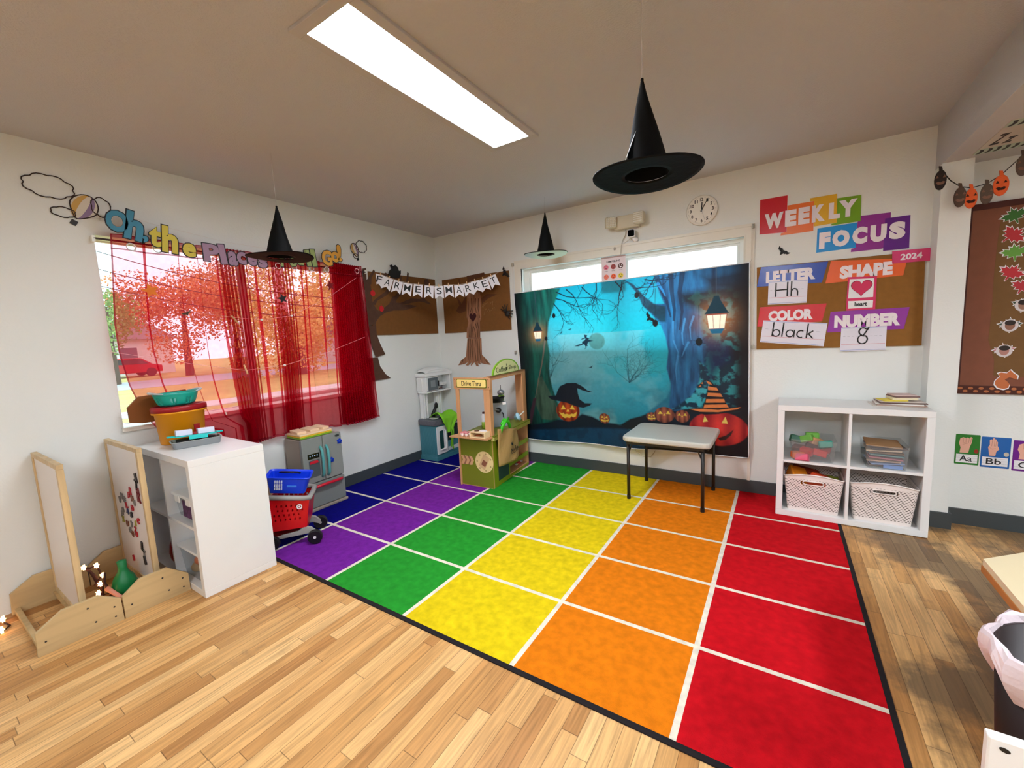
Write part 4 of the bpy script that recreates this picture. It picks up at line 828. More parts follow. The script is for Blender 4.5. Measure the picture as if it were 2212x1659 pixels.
# cut-out letters of the banner over the curtain; each row: outline box as (left, right, top, bottom) points on a plane just off the curtain
cols = dict(b=(60, 130, 158), y=(206, 188, 70), p=(158, 128, 152), g=(150, 164, 104), o=(222, 160, 62))
names = dict(b='blue', y='yellow', p='mauve', g='sage green', o='orange')
LT = [('O', 'b', -.12, [(-2.819,2.062),(-2.71,2.078),(-2.758,2.138),(-2.774,2.007)]), ('h', 'b', -.2, [(-2.735,2.06),(-2.641,2.065),(-2.679,2.148),(-2.699,1.972)]), (',', 'b', 0, [(-2.663,1.991),(-2.627,1.997),(-2.642,2.016),(-2.648,1.966)]),
      ('t', 'y', -.1, [(-2.63,2.01),(-2.561,2.022),(-2.588,2.08),(-2.603,1.949)]), ('h', 'y', -.1, [(-2.568,2.001),(-2.476,2.016),(-2.512,2.094),(-2.532,1.922)]), ('e', 'y', -.1, [(-2.466,1.951),(-2.383,1.963),(-2.419,2.007),(-2.431,1.91)]),
      ('P', 'p', 0, [(-2.353,1.952),(-2.245,1.967),(-2.294,2.021),(-2.308,1.898)]), ('l', 'p', .1, [(-2.257,1.959),(-2.208,1.966),(-2.227,2.028),(-2.242,1.89)]), ('a', 'p', 0, [(-2.206,1.935),(-2.137,1.944),(-2.167,1.99),(-2.179,1.885)]), ('c', 'p', 0, [(-2.149,1.945),(-2.078,1.954),(-2.11,1.995),(-2.12,1.901)]),
      ('e', 'p', 0, [(-2.079,1.945),(-2.005,1.954),(-2.035,1.996),(-2.046,1.9)]), ('s', 'p', 0, [(-2.007,1.934),(-1.933,1.942),(-1.966,1.982),(-1.976,1.891)]),
      ('Y', 'g', 0, [(-1.869,1.967),(-1.779,1.978),(-1.817,2.029),(-1.829,1.917)]), ('o', 'g', 0, [(-1.77,1.962),(-1.702,1.97),(-1.732,2.002),(-1.74,1.926)]), ('u', 'g', 0, [(-1.708,1.983),(-1.646,1.991),(-1.673,2.024),(-1.682,1.944)]), ("'", 'g', 0, [(-1.644,2.049),(-1.62,2.052),(-1.63,2.069),(-1.634,2.032)]),
      ('l', 'g', .12, [(-1.632,2.011),(-1.584,2.017),(-1.601,2.08),(-1.616,1.944)]), ('l', 'g', .12, [(-1.584,2.017),(-1.535,2.023),(-1.552,2.091),(-1.567,1.945)]),
      ('G', 'o', .05, [(-1.489,2.025),(-1.384,2.038),(-1.43,2.101),(-1.444,1.966)]), ('o', 'o', .1, [(-1.401,2.048),(-1.311,2.059),(-1.351,2.101),(-1.362,2.003)]), ('!', 'o', .05, [(-1.34,2.083),(-1.289,2.09),(-1.304,2.165),(-1.32,2.015)])]
pos = {('O', 'b'): 'blue capital O at the left start of the banner over the curtain', ('h', 'b'): 'blue letter h next to the blue O over the curtain', (',', 'b'): 'blue comma after the blue letter h over the curtain',
       ('t', 'y'): 'yellow letter t over the curtain', ('h', 'y'): 'yellow letter h over the curtain', ('e', 'y'): 'yellow letter e over the curtain', ('P', 'p'): 'mauve capital P over the curtain', ('l', 'p'): 'mauve letter l after the capital P', ('a', 'p'): 'mauve letter a over the curtain', ('c', 'p'): 'mauve letter c over the curtain', ('e', 'p'): 'mauve letter e beside the hanging hat brim', ('s', 'p'): 'mauve letter s below the hanging hat brim',
       ('Y', 'g'): 'sage green capital Y half hidden by the hat', ('o', 'g'): 'sage green letter o under the hat brim', ('u', 'g'): 'sage green letter u under the hat brim', ("'", 'g'): 'sage green apostrophe by the hat brim', ('G', 'o'): 'orange capital G over the right of the curtain', ('o', 'o'): 'orange letter o after the orange G', ('!', 'o'): 'orange exclamation mark at the end of the banner'}
F = frame((.1, 0, 0), (0, 1, 0), (0, 0, 1)); nl = 0
for ch, c, rot, q in LT:
    w, h = abs(q[1][0]-q[0][0])-.01, abs(q[2][1]-q[3][1])-.01; cx, cz = (q[0][0]+q[1][0])/2, (q[2][1]+q[3][1])/2
    if (ch, c) == ('l', 'g'): lab = ['first sage green letter l beside the hat brim', 'second sage green letter l, left of the orange G'][nl]; nl += 1
    else: lab = pos[(ch, c)]
    t = thing('banner_letter', lab, 'letter', (.1, cx, cz-h/2), 'cut-out letters of the banner over the curtain')
    bo = .045 if ch not in "',!" else .03
    text(B(), ch, F, cx, cz, w+.012, h+.012, 0, .002, bo+.02, rot).build('outline', mat('dark_outline', (40, 44, 50), .7), t)
    text(B(), ch, F, cx, cz, w, h, .002, .0035, bo, rot).build('face', mat('banner_'+names[c].replace(' ', '_'), cols[c], .6), t)
tag(B().tube([(.098, -2.75, 2.12), (.098, -2.6, 2.09), (.098, -2.2, 2.045), (.098, -1.8, 2.04), (.098, -1.4, 2.07), (.098, -1.1, 2.12), (.03, -.97, 2.14)], .001, 4).build('banner_string', m_string), 'thin string carrying the cut-out banner letters', 'string')
def doodle(b, pts, F, r=.003): b.tube([F @ Vector((p[0], p[1], .002)) for p in pts], r, 5, closed=True)
def cloud(cx, cz, w, h, n, a=0):
    out = []
    for i in range(n):
        for k in range(4):
            th = 2*PI*(i+k/4)/n; r = 1+.13*math.sin(PI*k/4); out.append((cx+w/2*r*math.cos(th), cz+h/2*r*math.sin(th)))
    return turn(out, (cx, cz), a)
m_ink = mat('brown_ink', (54, 38, 34), .8)
def hot_air(label, cx, cz, w, h, tilt, x, clouds):
    FF = frame((x, 0, 0), (0, 1, 0), (0, 0, 1)); t = thing('balloon_cutout', label, 'wall decoration', (x, cx, cz-h*.8), 'balloon cut-outs beside the banner')
    c = (cx, cz); e = [(cx+w/2*math.sin(a)*(1 if math.cos(a) > -.1 else (1-.55*(-math.cos(a)-.1))), cz+h/2*math.cos(a)) for a in [2*PI*i/28 for i in range(28)]]
    B().prism(turn(e, c, tilt), FF, 0, .0015).build('envelope', mat('cream_paper', (214, 206, 190), .7), t)
    for k, (u0, u1, cc) in enumerate(((-.8, -.35, (200, 158, 84)), (.25, .7, (140, 118, 150)))):
        L_ = [(cx+u0*w/2*math.sin(a), cz+h/2*math.cos(a)) for a in [PI*i/12 for i in range(1, 12)]]; R_ = [(cx+u1*w/2*math.sin(a), cz+h/2*math.cos(a)) for a in [PI*i/12 for i in range(1, 12)]]
        B().prism(turn(L_+R_[::-1], c, tilt), FF, .0015, .0025).build('stripe', mat('balloon_stripe_%d' % k, cc, .7), t)
    b = B(); doodle(b, turn(e, c, tilt), FF)
    for cl in clouds: doodle(b, cloud(*cl), FF)
    b.build('drawn_outline', m_ink, t)
    B().prism(turn(rect(cx-w*.12, cz-h*.78, cx+w*.12, cz-h*.6), c, tilt), FF, 0, .004).build('basket', m_black, t)
hot_air('hot air balloon cut-out with clouds at the upper left end of the banner', -2.875, 2.143, .115, .15, -.5, .004, [(-3.0, 2.225, .18, .11, 8, .0), (-2.96, 2.1, .09, .05, 6, 0), (-2.8, 2.16, .08, .1, 6, 0)])
hot_air('small hot air balloon cut-out with a cloud at the right end of the banner', -1.075, 2.165, .085, .12, .3, .004, [(-1.0, 2.205, .11, .1, 8, 0), (-1.07, 2.11, .05, .04, 5, 0)])

# shapes strung in front of the curtain
m_os = mat('orange_felt', (226, 122, 40), .8); m_rs = mat('dark_red_felt', (120, 16, 24), .8)
for p, r, m_, lab in (([(-2.661,1.685)][0], .048, m_os, 'orange felt star in front of the left curtain panel'), ([(-1.86,1.676)][0], .04, m_black, 'black star in front of the middle curtain folds'), ([(-1.441,1.804)][0], .045, m_rs, 'dark red star in front of the right curtain folds')):
    tag(B().prism(star(p[0], p[1], r, .42, a0=PI/2+.25), frame((.115, 0, 0), (0, 1, 0), (0, 0, 1)), 0, .005).build('hanging_star', m_), lab, 'star', 'stars strung across the curtain')
BAT = [(0, .3), (.08, .42), (.12, .28), (.3, .5), (.62, .42), (1, .55), (.86, .2), (.7, .05), (.55, .1), (.42, -.08), (.3, .02), (.12, -.3), (0, -.5)]
BAT = BAT+[(-x, y) for x, y in BAT[::-1][1:-1]]
def bat(F, cx, cy, s, rot, m_, lab, th=.003): return tag(B().prism(turn([(cx+x*s, cy+y*s) for x, y in BAT], (cx, cy), rot), F, 0, th).build('paper_bat', m_), lab, 'bat')
p = [(-2.49,1.549)][0]; bat(frame((.115, 0, 0), (0, 1, 0), (0, 0, 1)), p[0], p[1], .028, .4, mat('speckled_dark_paper', (80, 66, 54), .8), 'small dark bat strung in front of the left curtain panel')
for q, lab in (([(.115,-2.23,1.541),(.115,-2.189,1.487)], 'wooden clothespin hanging in front of the dense curtain folds'), ([(.115,-2.188,1.195),(.115,-2.17,1.127)], 'wooden clothespin hanging low in front of the curtain folds')):
    a, c = Vector(q[0]), Vector(q[1]); tag(B().tube([a, c], .006, 6).build('clothespin', mat('pale_clothespin', (214, 176, 130), .6)), lab, 'clothespin')
for q, lab in (([(.12,-2.034,1.513)], 'white bead clip beside the left window mullion'), ([(.12,-1.804,1.547)], 'white bead clip on the upper thread in front of the curtain'), ([(.12,-1.9,1.168)], 'white bead clip on the lower thread in front of the curtain')):
    tag(B().ball(q[0], .01, 10).build('bead_clip', mat('white_bead', (236, 226, 220), .4), smooth=True), lab, 'clip', 'clips on the threads across the curtain')
for q, lab in (([(.12,-2.886,1.328),(.12,-2.462,1.218),(.12,-2.185,1.155),(.12,-1.9,1.168),(.12,-1.561,1.236),(.12,-1.138,1.363)], 'lower thread strung across the curtain'), ([(.12,-2.872,1.666),(.12,-2.666,1.651),(.12,-2.489,1.566),(.12,-2.21,1.528),(.12,-2.034,1.513),(.12,-1.804,1.547),(.12,-1.454,1.714),(.12,-1.173,1.893)], 'upper thread strung across the curtain')):
    tag(B().tube(q, .0012, 4).build('thread', mat('pink_thread', (226, 170, 176), .7)), lab, 'thread')

# brown paper boards meeting in the corner, each with a paper tree
m_cork = mat('brown_pinboard', (118, 74, 30), .8, noise=.1, nscale=30); m_bark = mat('tree_paper', (84, 56, 42), .85, noise=.15, nscale=20)
o = B().prism(rect(-.952, 1.378, -.035, 1.985), LW, .0015, .014).build('pinboard', m_cork, bevel=.002); tag(o, 'brown pinboard on the left wall with a bare branching paper tree', 'pinboard', 'brown pinboards in the corner')
o = B().prism(rect(.098, 1.374, .997, 1.97), BW, .0015, .014).build('pinboard', m_cork, bevel=.002); tag(o, 'brown pinboard on the back wall with a straight wood-grained paper tree', 'pinboard', 'brown pinboards in the corner')
t = thing('paper_tree', 'bare brown paper tree with curved trunk pieces beside the red curtain', 'paper tree', (.015, -.85, 1.0))
for k, pts in enumerate(([(-.99,1.896),(-.942,1.929),(-.938,1.79),(-.93,1.687),(-.89,1.629),(-.836,1.592),(-.901,1.523),(-.919,1.482),(-1.016,1.471),(-1.011,1.625),(-1.009,1.801)], [(-1.016,2.002),(-.974,2.014),(-.982,1.875),(-1,1.801),(-1.021,1.811)],
        [(-.961,1.921),(-.888,2.008),(-.873,1.991),(-.92,1.924),(-.93,1.864),(-.963,1.855)], [(-.94,1.687),(-.909,1.718),(-.776,1.8),(-.722,1.85),(-.673,1.838),(-.75,1.771),(-.872,1.712),(-.905,1.666)],
        [(-.903,1.591),(-.833,1.623),(-.728,1.687),(-.681,1.759),(-.639,1.769),(-.666,1.705),(-.583,1.701),(-.425,1.756),(-.287,1.754),(-.237,1.774),(-.192,1.742),(-.127,1.71),(-.146,1.701),(-.242,1.723),(-.313,1.728),(-.429,1.707),(-.564,1.678),(-.454,1.69),(-.347,1.677),(-.435,1.649),(-.548,1.626),(-.674,1.623),(-.777,1.601),(-.859,1.561),(-.912,1.508)],
        [(-.769,1.968),(-.747,1.992),(-.723,1.983),(-.732,1.941),(-.763,1.93)], [(-.57,1.931),(-.55,1.976),(-.529,1.974),(-.544,1.929)], [(-.48,1.923),(-.453,2.029),(-.434,2.015),(-.452,1.925)], [(-.224,1.91),(-.206,1.97),(-.156,1.983),(-.135,1.942),(-.15,1.915)],
        [(-.69,1.665),(-.662,1.745),(-.603,1.811),(-.552,1.798),(-.632,1.73),(-.647,1.683)])):
    B().prism(pts, LW, .0145+.0004*k, .0152+.0004*k).build('branch_paper' if k else 'trunk_paper', m_bark, t)
for k, pts in enumerate(([(-1.017,1.468),(-.914,1.478),(-.914,1.387),(-.881,1.295),(-.829,1.188),(-.947,1.165),(-.986,1.277),(-1.007,1.382)], [(-1.044,1.164),(-.923,1.163),(-.904,1.073),(-.844,.989),(-.781,.943),(-1.012,.938),(-1.027,1.061)])):
    B().prism(pts, frame((.015, 0, 0), (0, 1, 0), (0, 0, 1)), 0, .001).build('trunk_paper', m_bark, t)
for p, lab in zip([(-.924,1.78),(-.833,1.636)], ('upper red paper apple on the bare paper tree', 'lower red paper apple on the bare paper tree')):
    b = B().prism(oval(p[0], p[1], .028, .028), LW, .019, .021).prism(rect(p[0]-.002, p[1]+.026, p[0]+.003, p[1]+.04), LW, .019, .021)
    tag(b.build('paper_apple', mat('red_paper', (196, 24, 30), .6)), lab, 'paper apple', 'paper apples')
tag(B().prism([(-.718,1.972),(-.699,2.012),(-.671,2.038),(-.688,2.067),(-.667,2.077),(-.653,2.063),(-.621,2.078),(-.588,2.055),(-.58,2.024),(-.553,2.031),(-.557,1.995),(-.582,1.953),(-.625,1.942),(-.685,1.952)], LW, .019, .03).build('black_cutout', m_black), 'black creature cut-out on the top edge of the left pinboard', 'decoration')
m_grain = wood('wood_grain_paper', (164, 114, 82), 2, .5, 34, .8)
t = thing('paper_tree', 'straight wood-grained paper tree trunk with spread roots and a dark heart', 'paper tree', (.55, -.016, 1.1))
B().prism([(.453,1.798),(.424,1.538),(.445,1.483),(.419,1.409),(.407,1.309),(.595,1.303),(.601,1.4),(.602,1.475),(.624,1.525),(.633,1.723),(.623,1.79)], BW, .0145, .0158).build('trunk_paper', m_grain, t)
B().prism([(.412,1.305),(.604,1.302),(.6,1.121),(.646,1.083),(.711,1.011),(.623,1.022),(.568,1.038),(.58,1.015),(.538,1.03),(.547,.996),(.517,.999),(.495,1.038),(.475,1.03),(.449,1.003),(.434,1.007),(.462,1.046),(.399,1.003),(.365,1.007),(.402,1.042),(.351,1.023),(.258,1.006),(.303,1.062),(.377,1.105)], BW, .006, .0075).build('root_paper', m_grain, t)
b = B()
for x, w in ((.42, .012), (.455, .02), (.485, .03), (.52, .012), (.565, .015), (.6, .03), (.635, .02), (.67, .012)):
    pass
for pts in ([(.467,1.459),(.458,1.407),(.447,1.316)], [(.492,1.466),(.478,1.406),(.468,1.315)], [(.509,1.435),(.49,1.367),(.484,1.314)], [(.514,1.434),(.533,1.366),(.534,1.313)], [(.54,1.463),(.563,1.394),(.562,1.312)], [(.565,1.484),(.583,1.408),(.582,1.318)], [(.456,1.708),(.459,1.618),(.437,1.514)], [(.506,1.734),(.505,1.645),(.481,1.587)], [(.563,1.729),(.552,1.641),(.562,1.574)], [(.6,1.726),(.589,1.624),(.605,1.519)], [(.528,1.703),(.515,1.584),(.516,1.569)]):
    b.tube([(x, -.0162, z) for x, z in pts], .0028, 5)
for pts in ([(.426,1.301),(.423,1.216),(.404,1.07)], [(.456,1.3),(.454,1.216),(.433,1.062)], [(.48,1.295),(.483,1.207),(.458,1.061)], [(.523,1.29),(.51,1.176),(.515,1.046)], [(.547,1.297),(.549,1.191),(.54,1.053)], [(.576,1.296),(.573,1.19),(.579,1.061)], [(.334,1.07),(.311,1.031)], [(.627,1.083),(.671,1.03)]):
    b.tube([(x, -.0078, z) for x, z in pts], .0026, 5)
b.build('grain_lines', mat('dark_grain', (70, 44, 30), .9), t)
p = [(.512,1.528)][0]; B().prism(heart(p[0], p[1], .095, .1), BW, .0158, .018).build('heart_paper', mat('oxblood_paper', (56, 14, 16), .8), t)
m_br2 = mat('dark_branch_paper', (92, 54, 30), .85)
for pts in ([(.431,1.771),(.366,1.686),(.321,1.75),(.293,1.775),(.33,1.673),(.28,1.616),(.328,1.582),(.419,1.606)], [(.337,1.952),(.357,1.958),(.372,1.896),(.352,1.891)], [(.456,1.976),(.691,1.986),(.707,1.955),(.557,1.928),(.47,1.908)], [(.637,1.723),(.713,1.76),(.846,1.748),(.81,1.737),(.728,1.715),(.642,1.664)]): B().prism(pts, BW, .0142, .0148).build('branch_paper', m_br2, t)
b = B()
for pts in ([(.64,1.627),(.67,1.662),(.726,1.672),(.669,1.647),(.659,1.626)], [(.752,1.655),(.762,1.669),(.79,1.681),(.778,1.639)], [(.663,1.545),(.685,1.602),(.703,1.608)], [(.711,1.578),(.731,1.606),(.738,1.577)], [(.756,1.582),(.785,1.609),(.808,1.615)]): b.tube([(x, -.0165, z) for x, z in pts], .003, 5)
b.build('twig_paper', mat('tan_twig_paper', (146, 104, 62), .85), t)
p = [(.956,1.554)][0]; t = thing('toy_spider', 'black toy spider at the right edge of the back wall pinboard', 'spider', (p[0], -.03, p[1]))
b = B().ball((p[0]+.014, -.034, p[1]-.014), (.028, .016, .03), 12).ball((p[0]-.012, -.03, p[1]+.012), .017, 10); b.build('body', m_black, t, smooth=True)
b = B()
for k in range(8):
    s = 1 if k < 4 else -1; a = (.5+.42*(k % 4))*s+.8; b.tube([(p[0], -.03, p[1]), (p[0]+.042*math.sin(a), -.04, p[1]+.042*math.cos(a)), (p[0]+.08*math.sin(a+.15*s), -.02, p[1]+.08*math.cos(a+.15*s))], .0048, 5)
b.build('legs', m_black, t)
p = [(.959,1.942)][0]; bat(frame((0, -.03, 0), (1, 0, 0), (0, 0, 1)), p[0], p[1], .065, -1.0, m_black, 'black paper bat at the top right of the back wall pinboard', .004)
# pennants strung across the corner
P0, P1 = Vector((.03, -.849, 1.966)), Vector((1.007, -.03, 1.995)); PN = frame((.03, -.849, 0), (P1.x-P0.x, P1.y-P0.y, 0), (0, 0, 1))
pt = [(.02,1.96),(.1,1.926),(.188,1.893),(.276,1.869),(.376,1.854),(.48,1.84),(.573,1.832),(.667,1.84),(.767,1.838),(.851,1.849),(.933,1.871),(1.014,1.886),(1.099,1.917)]
ordn = ['first', 'second', 'third', 'fourth', 'fifth', 'sixth', 'seventh', 'eighth', 'ninth', 'tenth', 'eleventh', 'twelfth', 'last']
m_pen = mat('glossy_white_card', (228, 224, 230), .25)
pend = [(-.02, P0.z)]+[(u, z+.004) for u, z in pt]+[((P1-P0).length, P1.z)]
tag(B().tube([PN @ Vector((u, z, 0)) for u, z in pend], .0015, 4).build('pennant_string', m_string), 'string of the pennants running across the room corner', 'string')
for i, ((u, z), ch) in enumerate(zip(pt, 'FARMERSMARKET')):
    a = math.atan2(pend[i+2][1]-pend[i][1], pend[i+2][0]-pend[i][0]); c = (u, z)
    t = thing('pennant', 'white swallowtail pennant with the letter %s, %s from the left across the corner' % (ch, ordn[i]), 'pennant', tuple(PN @ Vector((u, z-.12, .003))), 'white letter pennants across the corner')
    w, h = .089, .122
    B().prism(turn([(u-w/2, z), (u+w/2, z), (u+w/2, z-h), (u, z-h+.032), (u-w/2, z-h)], c, a), PN, .002+.0008*(i % 2), .003+.0008*(i % 2)).build('card', m_pen, t)
    q = turn([(u, z-.046)], c, a)[0]
    text(B(), ch, PN, q[0], q[1], .052 if ch != 'M' else .062, .062, .004, .005, .002, a).build('letter', m_black, t)
    q = turn(rect(u-.004, z-.008, u+.004, z+.022), c, a); B().prism(q, PN, -.006, .008).build('peg', mat('pale_clothespin', (214, 176, 130), .6), t)
# black witch hats hanging from the ceiling on threads
m_hat = mat('black_satin', (3, 3, 3), .7, bump=.15, bscale=30, spec=.15)
def hat(label, c, r, h, tip, under, lean):
    c = Vector(c); t = thing('witch_hat', label, 'hat', tuple(c), 'witch hats hanging from the ceiling')
    def cone(u, v):
        a = 2*PI*u; k = (1-v)**1.06; rr = .40*r*k+.004; w = .03*r*math.sin(3*a+5*v)*v*(1-v)*2
        return c+Vector((tip[0]*v+(rr+w)*math.cos(a), tip[1]*v+(rr+w)*math.sin(a), .004+h*v))
    B().grid(cone, 36, 22, True).ball(c+Vector((tip[0], tip[1], h+.002)), .006, 8).build('cone', m_hat, t, smooth=True)
    def brim(u, v):
        a = 2*PI*u; rr = r*(.4+.6*v); return c+Vector((rr*math.cos(a), rr*math.sin(a), lean[0]*rr*math.cos(a)+lean[1]*rr*math.sin(a)+.006*math.sin(2*a+1)*v))
    B().grid(brim, 48, 8, True).build('brim', m_hat, t, smooth=True, solid=.003)
    if under: B().grid(lambda u, v: brim(u, .02+.96*v)-Vector((0, 0, .004)), 48, 6, True).build('under_brim_sheen', mat('painted_brim_reflection', (176, 196, 206), .35), t, smooth=True)  # pale surface paints the satin's reflection under the brim
    top = c+Vector((tip[0], tip[1], h)); B().cyl(top, (top.x, top.y, H), .0007, n=4).build('thread', clear('hanging_thread', (235, 235, 235), .6), t)
    return t
hc = [(2.931,-2.111,1.847)][0]; ht = [(2.91,-2.08,2.173)][0]
hat_big = hat('large black witch hat hanging nearest, above the table', hc, .184, ht[2]-hc[2], (ht[0]-hc[0], ht[1]-hc[1]), False, (0, 0))
hc = Vector(hc)
def tagp(u, v): a = 3.55+.55*u; rr = .40*.184*(1-v*.62)+.006+.02*(1-v)*u; return hc+Vector((rr*math.cos(a)-.004*v, rr*math.sin(a), .012+.22*v*.62))
B().grid(tagp, 6, 8).build('silver_lining_flap', mat('crumpled_silver', (206, 212, 210), .3, bump=.5, bscale=25), hat_big, smooth=True)
hc = [(.805,-2.229,1.845)][0]; ht = [(.777,-2.206,2.143)][0]
hat('black witch hat hanging in front of the red curtain', hc, .182, ht[2]-hc[2], (ht[0]-hc[0], ht[1]-hc[1]), False, (0, 0))
hc = [(1.66,-.457,1.978)][0]; ht = [(1.646,-.42,2.317)][0]
hat('black witch hat with a painted pale blue sheen under its brim hanging by the back window', hc, .182, ht[2]-hc[2], (ht[0]-hc[0], ht[1]-hc[1]), True, (0, 0))
# ================================================================ printed cloth backdrop over the back window
TW, TH = 620, 440
YY, XX = np.mgrid[0:TH, 0:TW]; UU = (XX+.5)/TW; VV = (YY+.5)/TH; AS = 2.07/1.5
rng = np.random.RandomState(5)
def vnoise(sx, sy, seed):
    r = np.random.RandomState(seed).rand(sy+2, sx+2); x = UU*sx; y = VV*sy; i = x.astype(int); j = y.astype(int); fx = x-i; fy = y-j
    fx = fx*fx*(3-2*fx); fy = fy*fy*(3-2*fy)
    return (r[j, i]*(1-fx)+r[j, i+1]*fx)*(1-fy)+(r[j+1, i]*(1-fx)+r[j+1, i+1]*fx)*fy
def fbm(sx, sy, seed, o=4): return sum(vnoise(sx*2**k, sy*2**k, seed+k)*.5**(k+1) for k in range(o))/(1-.5**o)
def col(c): return np.array(lin(c))
img = np.zeros((TH, TW, 3))
def blend(mask, c):
    global img
    c = np.asarray(c); img = img*(1-mask[..., None])+(c if c.ndim == 3 else c[None, None])*mask[..., None]
def poly(pts, c, soft=.0016, k=1.0):
    """filled outline in cloth coordinates with a thin soft edge"""
    P_ = np.array([(x*AS, y) for x, y in pts]); lo, hi = P_.min(0)-.03, P_.max(0)+.03
    x0, x1 = max(0, int(lo[0]/AS*TW)), min(TW, int(hi[0]/AS*TW)+2); y0, y1 = max(0, int(lo[1]*TH)), min(TH, int(hi[1]*TH)+2)
    if x1 <= x0 or y1 <= y0: return
    X = UU[y0:y1, x0:x1]*AS; Y = VV[y0:y1, x0:x1]; ins = np.zeros(X.shape, bool); d = np.full(X.shape, 9.)
    for (ax, ay), (bx, by) in zip(P_, np.roll(P_, -1, 0)):
        if ay != by: ins ^= ((ay > Y) != (by > Y)) & (X < (bx-ax)*(Y-ay)/(by-ay)+ax)
        t = np.clip(((X-ax)*(bx-ax)+(Y-ay)*(by-ay))/max(1e-9, (bx-ax)**2+(by-ay)**2), 0, 1); d = np.minimum(d, np.hypot(X-ax-t*(bx-ax), Y-ay-t*(by-ay)))
    m = np.zeros((TH, TW)); m[y0:y1, x0:x1] = np.clip(.5+np.where(ins, d, -d)/(2*soft), 0, 1)*k
    blend(m, c)
def stroke(pts, w, c, k=1.0):
    P_ = [(x*AS, y) for x, y in pts]; m = np.zeros((TH, TW)); X = UU*AS; n = len(P_)-1
    for i, ((ax, ay), (bx, by)) in enumerate(zip(P_, P_[1:])):
        x0 = max(0, int((min(ax, bx)-.02)/AS*TW)); x1 = min(TW, int((max(ax, bx)+.02)/AS*TW)+2); y0 = max(0, int((min(ay, by)-.02)*TH)); y1 = min(TH, int((max(ay, by)+.02)*TH)+2)
        if x1 <= x0 or y1 <= y0: continue
        xs, ys_ = X[y0:y1, x0:x1], VV[y0:y1, x0:x1]; t = np.clip(((xs-ax)*(bx-ax)+(ys_-ay)*(by-ay))/max(1e-9, (bx-ax)**2+(by-ay)**2), 0, 1)
        ww = w*(1-.7*(i+t)/max(1, n)); m[y0:y1, x0:x1] = np.maximum(m[y0:y1, x0:x1], np.clip(.5+(ww-np.hypot(xs-ax-t*(bx-ax), ys_-ay-t*(by-ay)))/.0022, 0, 1))
    blend(m*k, c)
def spot(c0, rx, ry, c, p=2, k=1.0):
    d = ((UU-c0[0])*AS/rx)**2+((VV-c0[1])/ry)**2; blend(np.exp(-d**(p/2))*k, c)
def disc(c0, rx, ry, c, soft=.06):
    d = np.sqrt(((UU-c0[0])*AS/rx)**2+((VV-c0[1])/ry)**2); blend(np.clip((1-d)/soft+.5, 0, 1), c)
def branch(p, ang, ln, w, c, depth, k=1.0):
    pts = [p]; a = ang
    for i in range(4):
        a += rng.uniform(-.35, .35); p = (p[0]+math.cos(a)*ln/4/AS, p[1]+math.sin(a)*ln/4); pts.append(p)
        if depth and rng.rand() < .8: branch(p, a+rng.choice([-1, 1])*rng.uniform(.4, 1.0), ln*.55, w*.55, c, depth-1, k)
    stroke(pts, w, c, k)
# misty sky
g0 = np.clip(VV, 0, 1)[..., None]; base = np.where(g0 < .55, col((0, 138, 176))*(1-g0/.55)+col((40, 176, 190))*(g0/.55), col((34, 172, 194))*(1-(g0-.55)/.45)+col((20, 108, 136))*((g0-.55)/.45)); img = base.copy()
spot((.42, .3), .55, .3, col((0, 196, 214)), 2, .8); spot((.27, .5), .22, .2, col((140, 182, 192)), 2, .6); spot((.3, .66), .35, .14, col((84, 162, 182)), 2, .55)
n = fbm(7, 6, 20); blend(np.clip((n-.45)*2.4, 0, .35)*(VV > .3), col((150, 205, 210))); n = fbm(9, 10, 40); blend(np.clip((n-.52)*2.2, 0, .4)*np.clip((VV-.45)*4, 0, 1), col((18, 92, 108)))
disc([(.409,.352)][0], .052, .05, col((84, 150, 150)), .15)
# distant bare bush
for k in range(10): branch([(.549,.603)][0], -PI/2+rng.uniform(-1.2, 1.2), rng.uniform(.12, .2), .0028, col((14, 80, 96)), 2, .55)
for k in range(5): branch([(.17,.571)][0], -PI/2+rng.uniform(-.4, .9), .16, .0022, col((20, 70, 80)), 2, .7)
# far bank, ground and water
poly([(.581,.825),(.637,.761),(.702,.691),(.724,.625),(.802,.623),(.848,.75),(.847,.864),(.579,.887)], col((14, 110, 138)), .006, .85)
poly([(-.06,.889),(.079,.861),(.167,.846),(.262,.856),(.317,.81),(.368,.824),(.416,.853),(.477,.857),(.534,.868),(.539,.907),(.351,.908),(.073,.959),(-.067,.973)], col((4, 26, 46)), .006)
poly([(-.065,.944),(.219,.911),(.505,.886),(.749,.887),(1.026,.862),(1.027,1.053),(-.088,1.227)], col((6, 66, 104)), .008)
n = fbm(30, 18, 60); blend(np.clip((n-.5)*3, 0, .4)*(VV > .87), col((3, 28, 54)))
poly([(.5,.863),(.547,.82),(.593,.801),(.621,.785),(.751,.755),(.848,.75),(1.025,.741),(1.026,.888),(.698,.893),(.534,.884)], col((5, 22, 38)), .004)
poly([(.749,.872),(1.026,.835),(1.027,1.053),(.601,1.12),(.643,.974)], col((6, 8, 22)), .02)
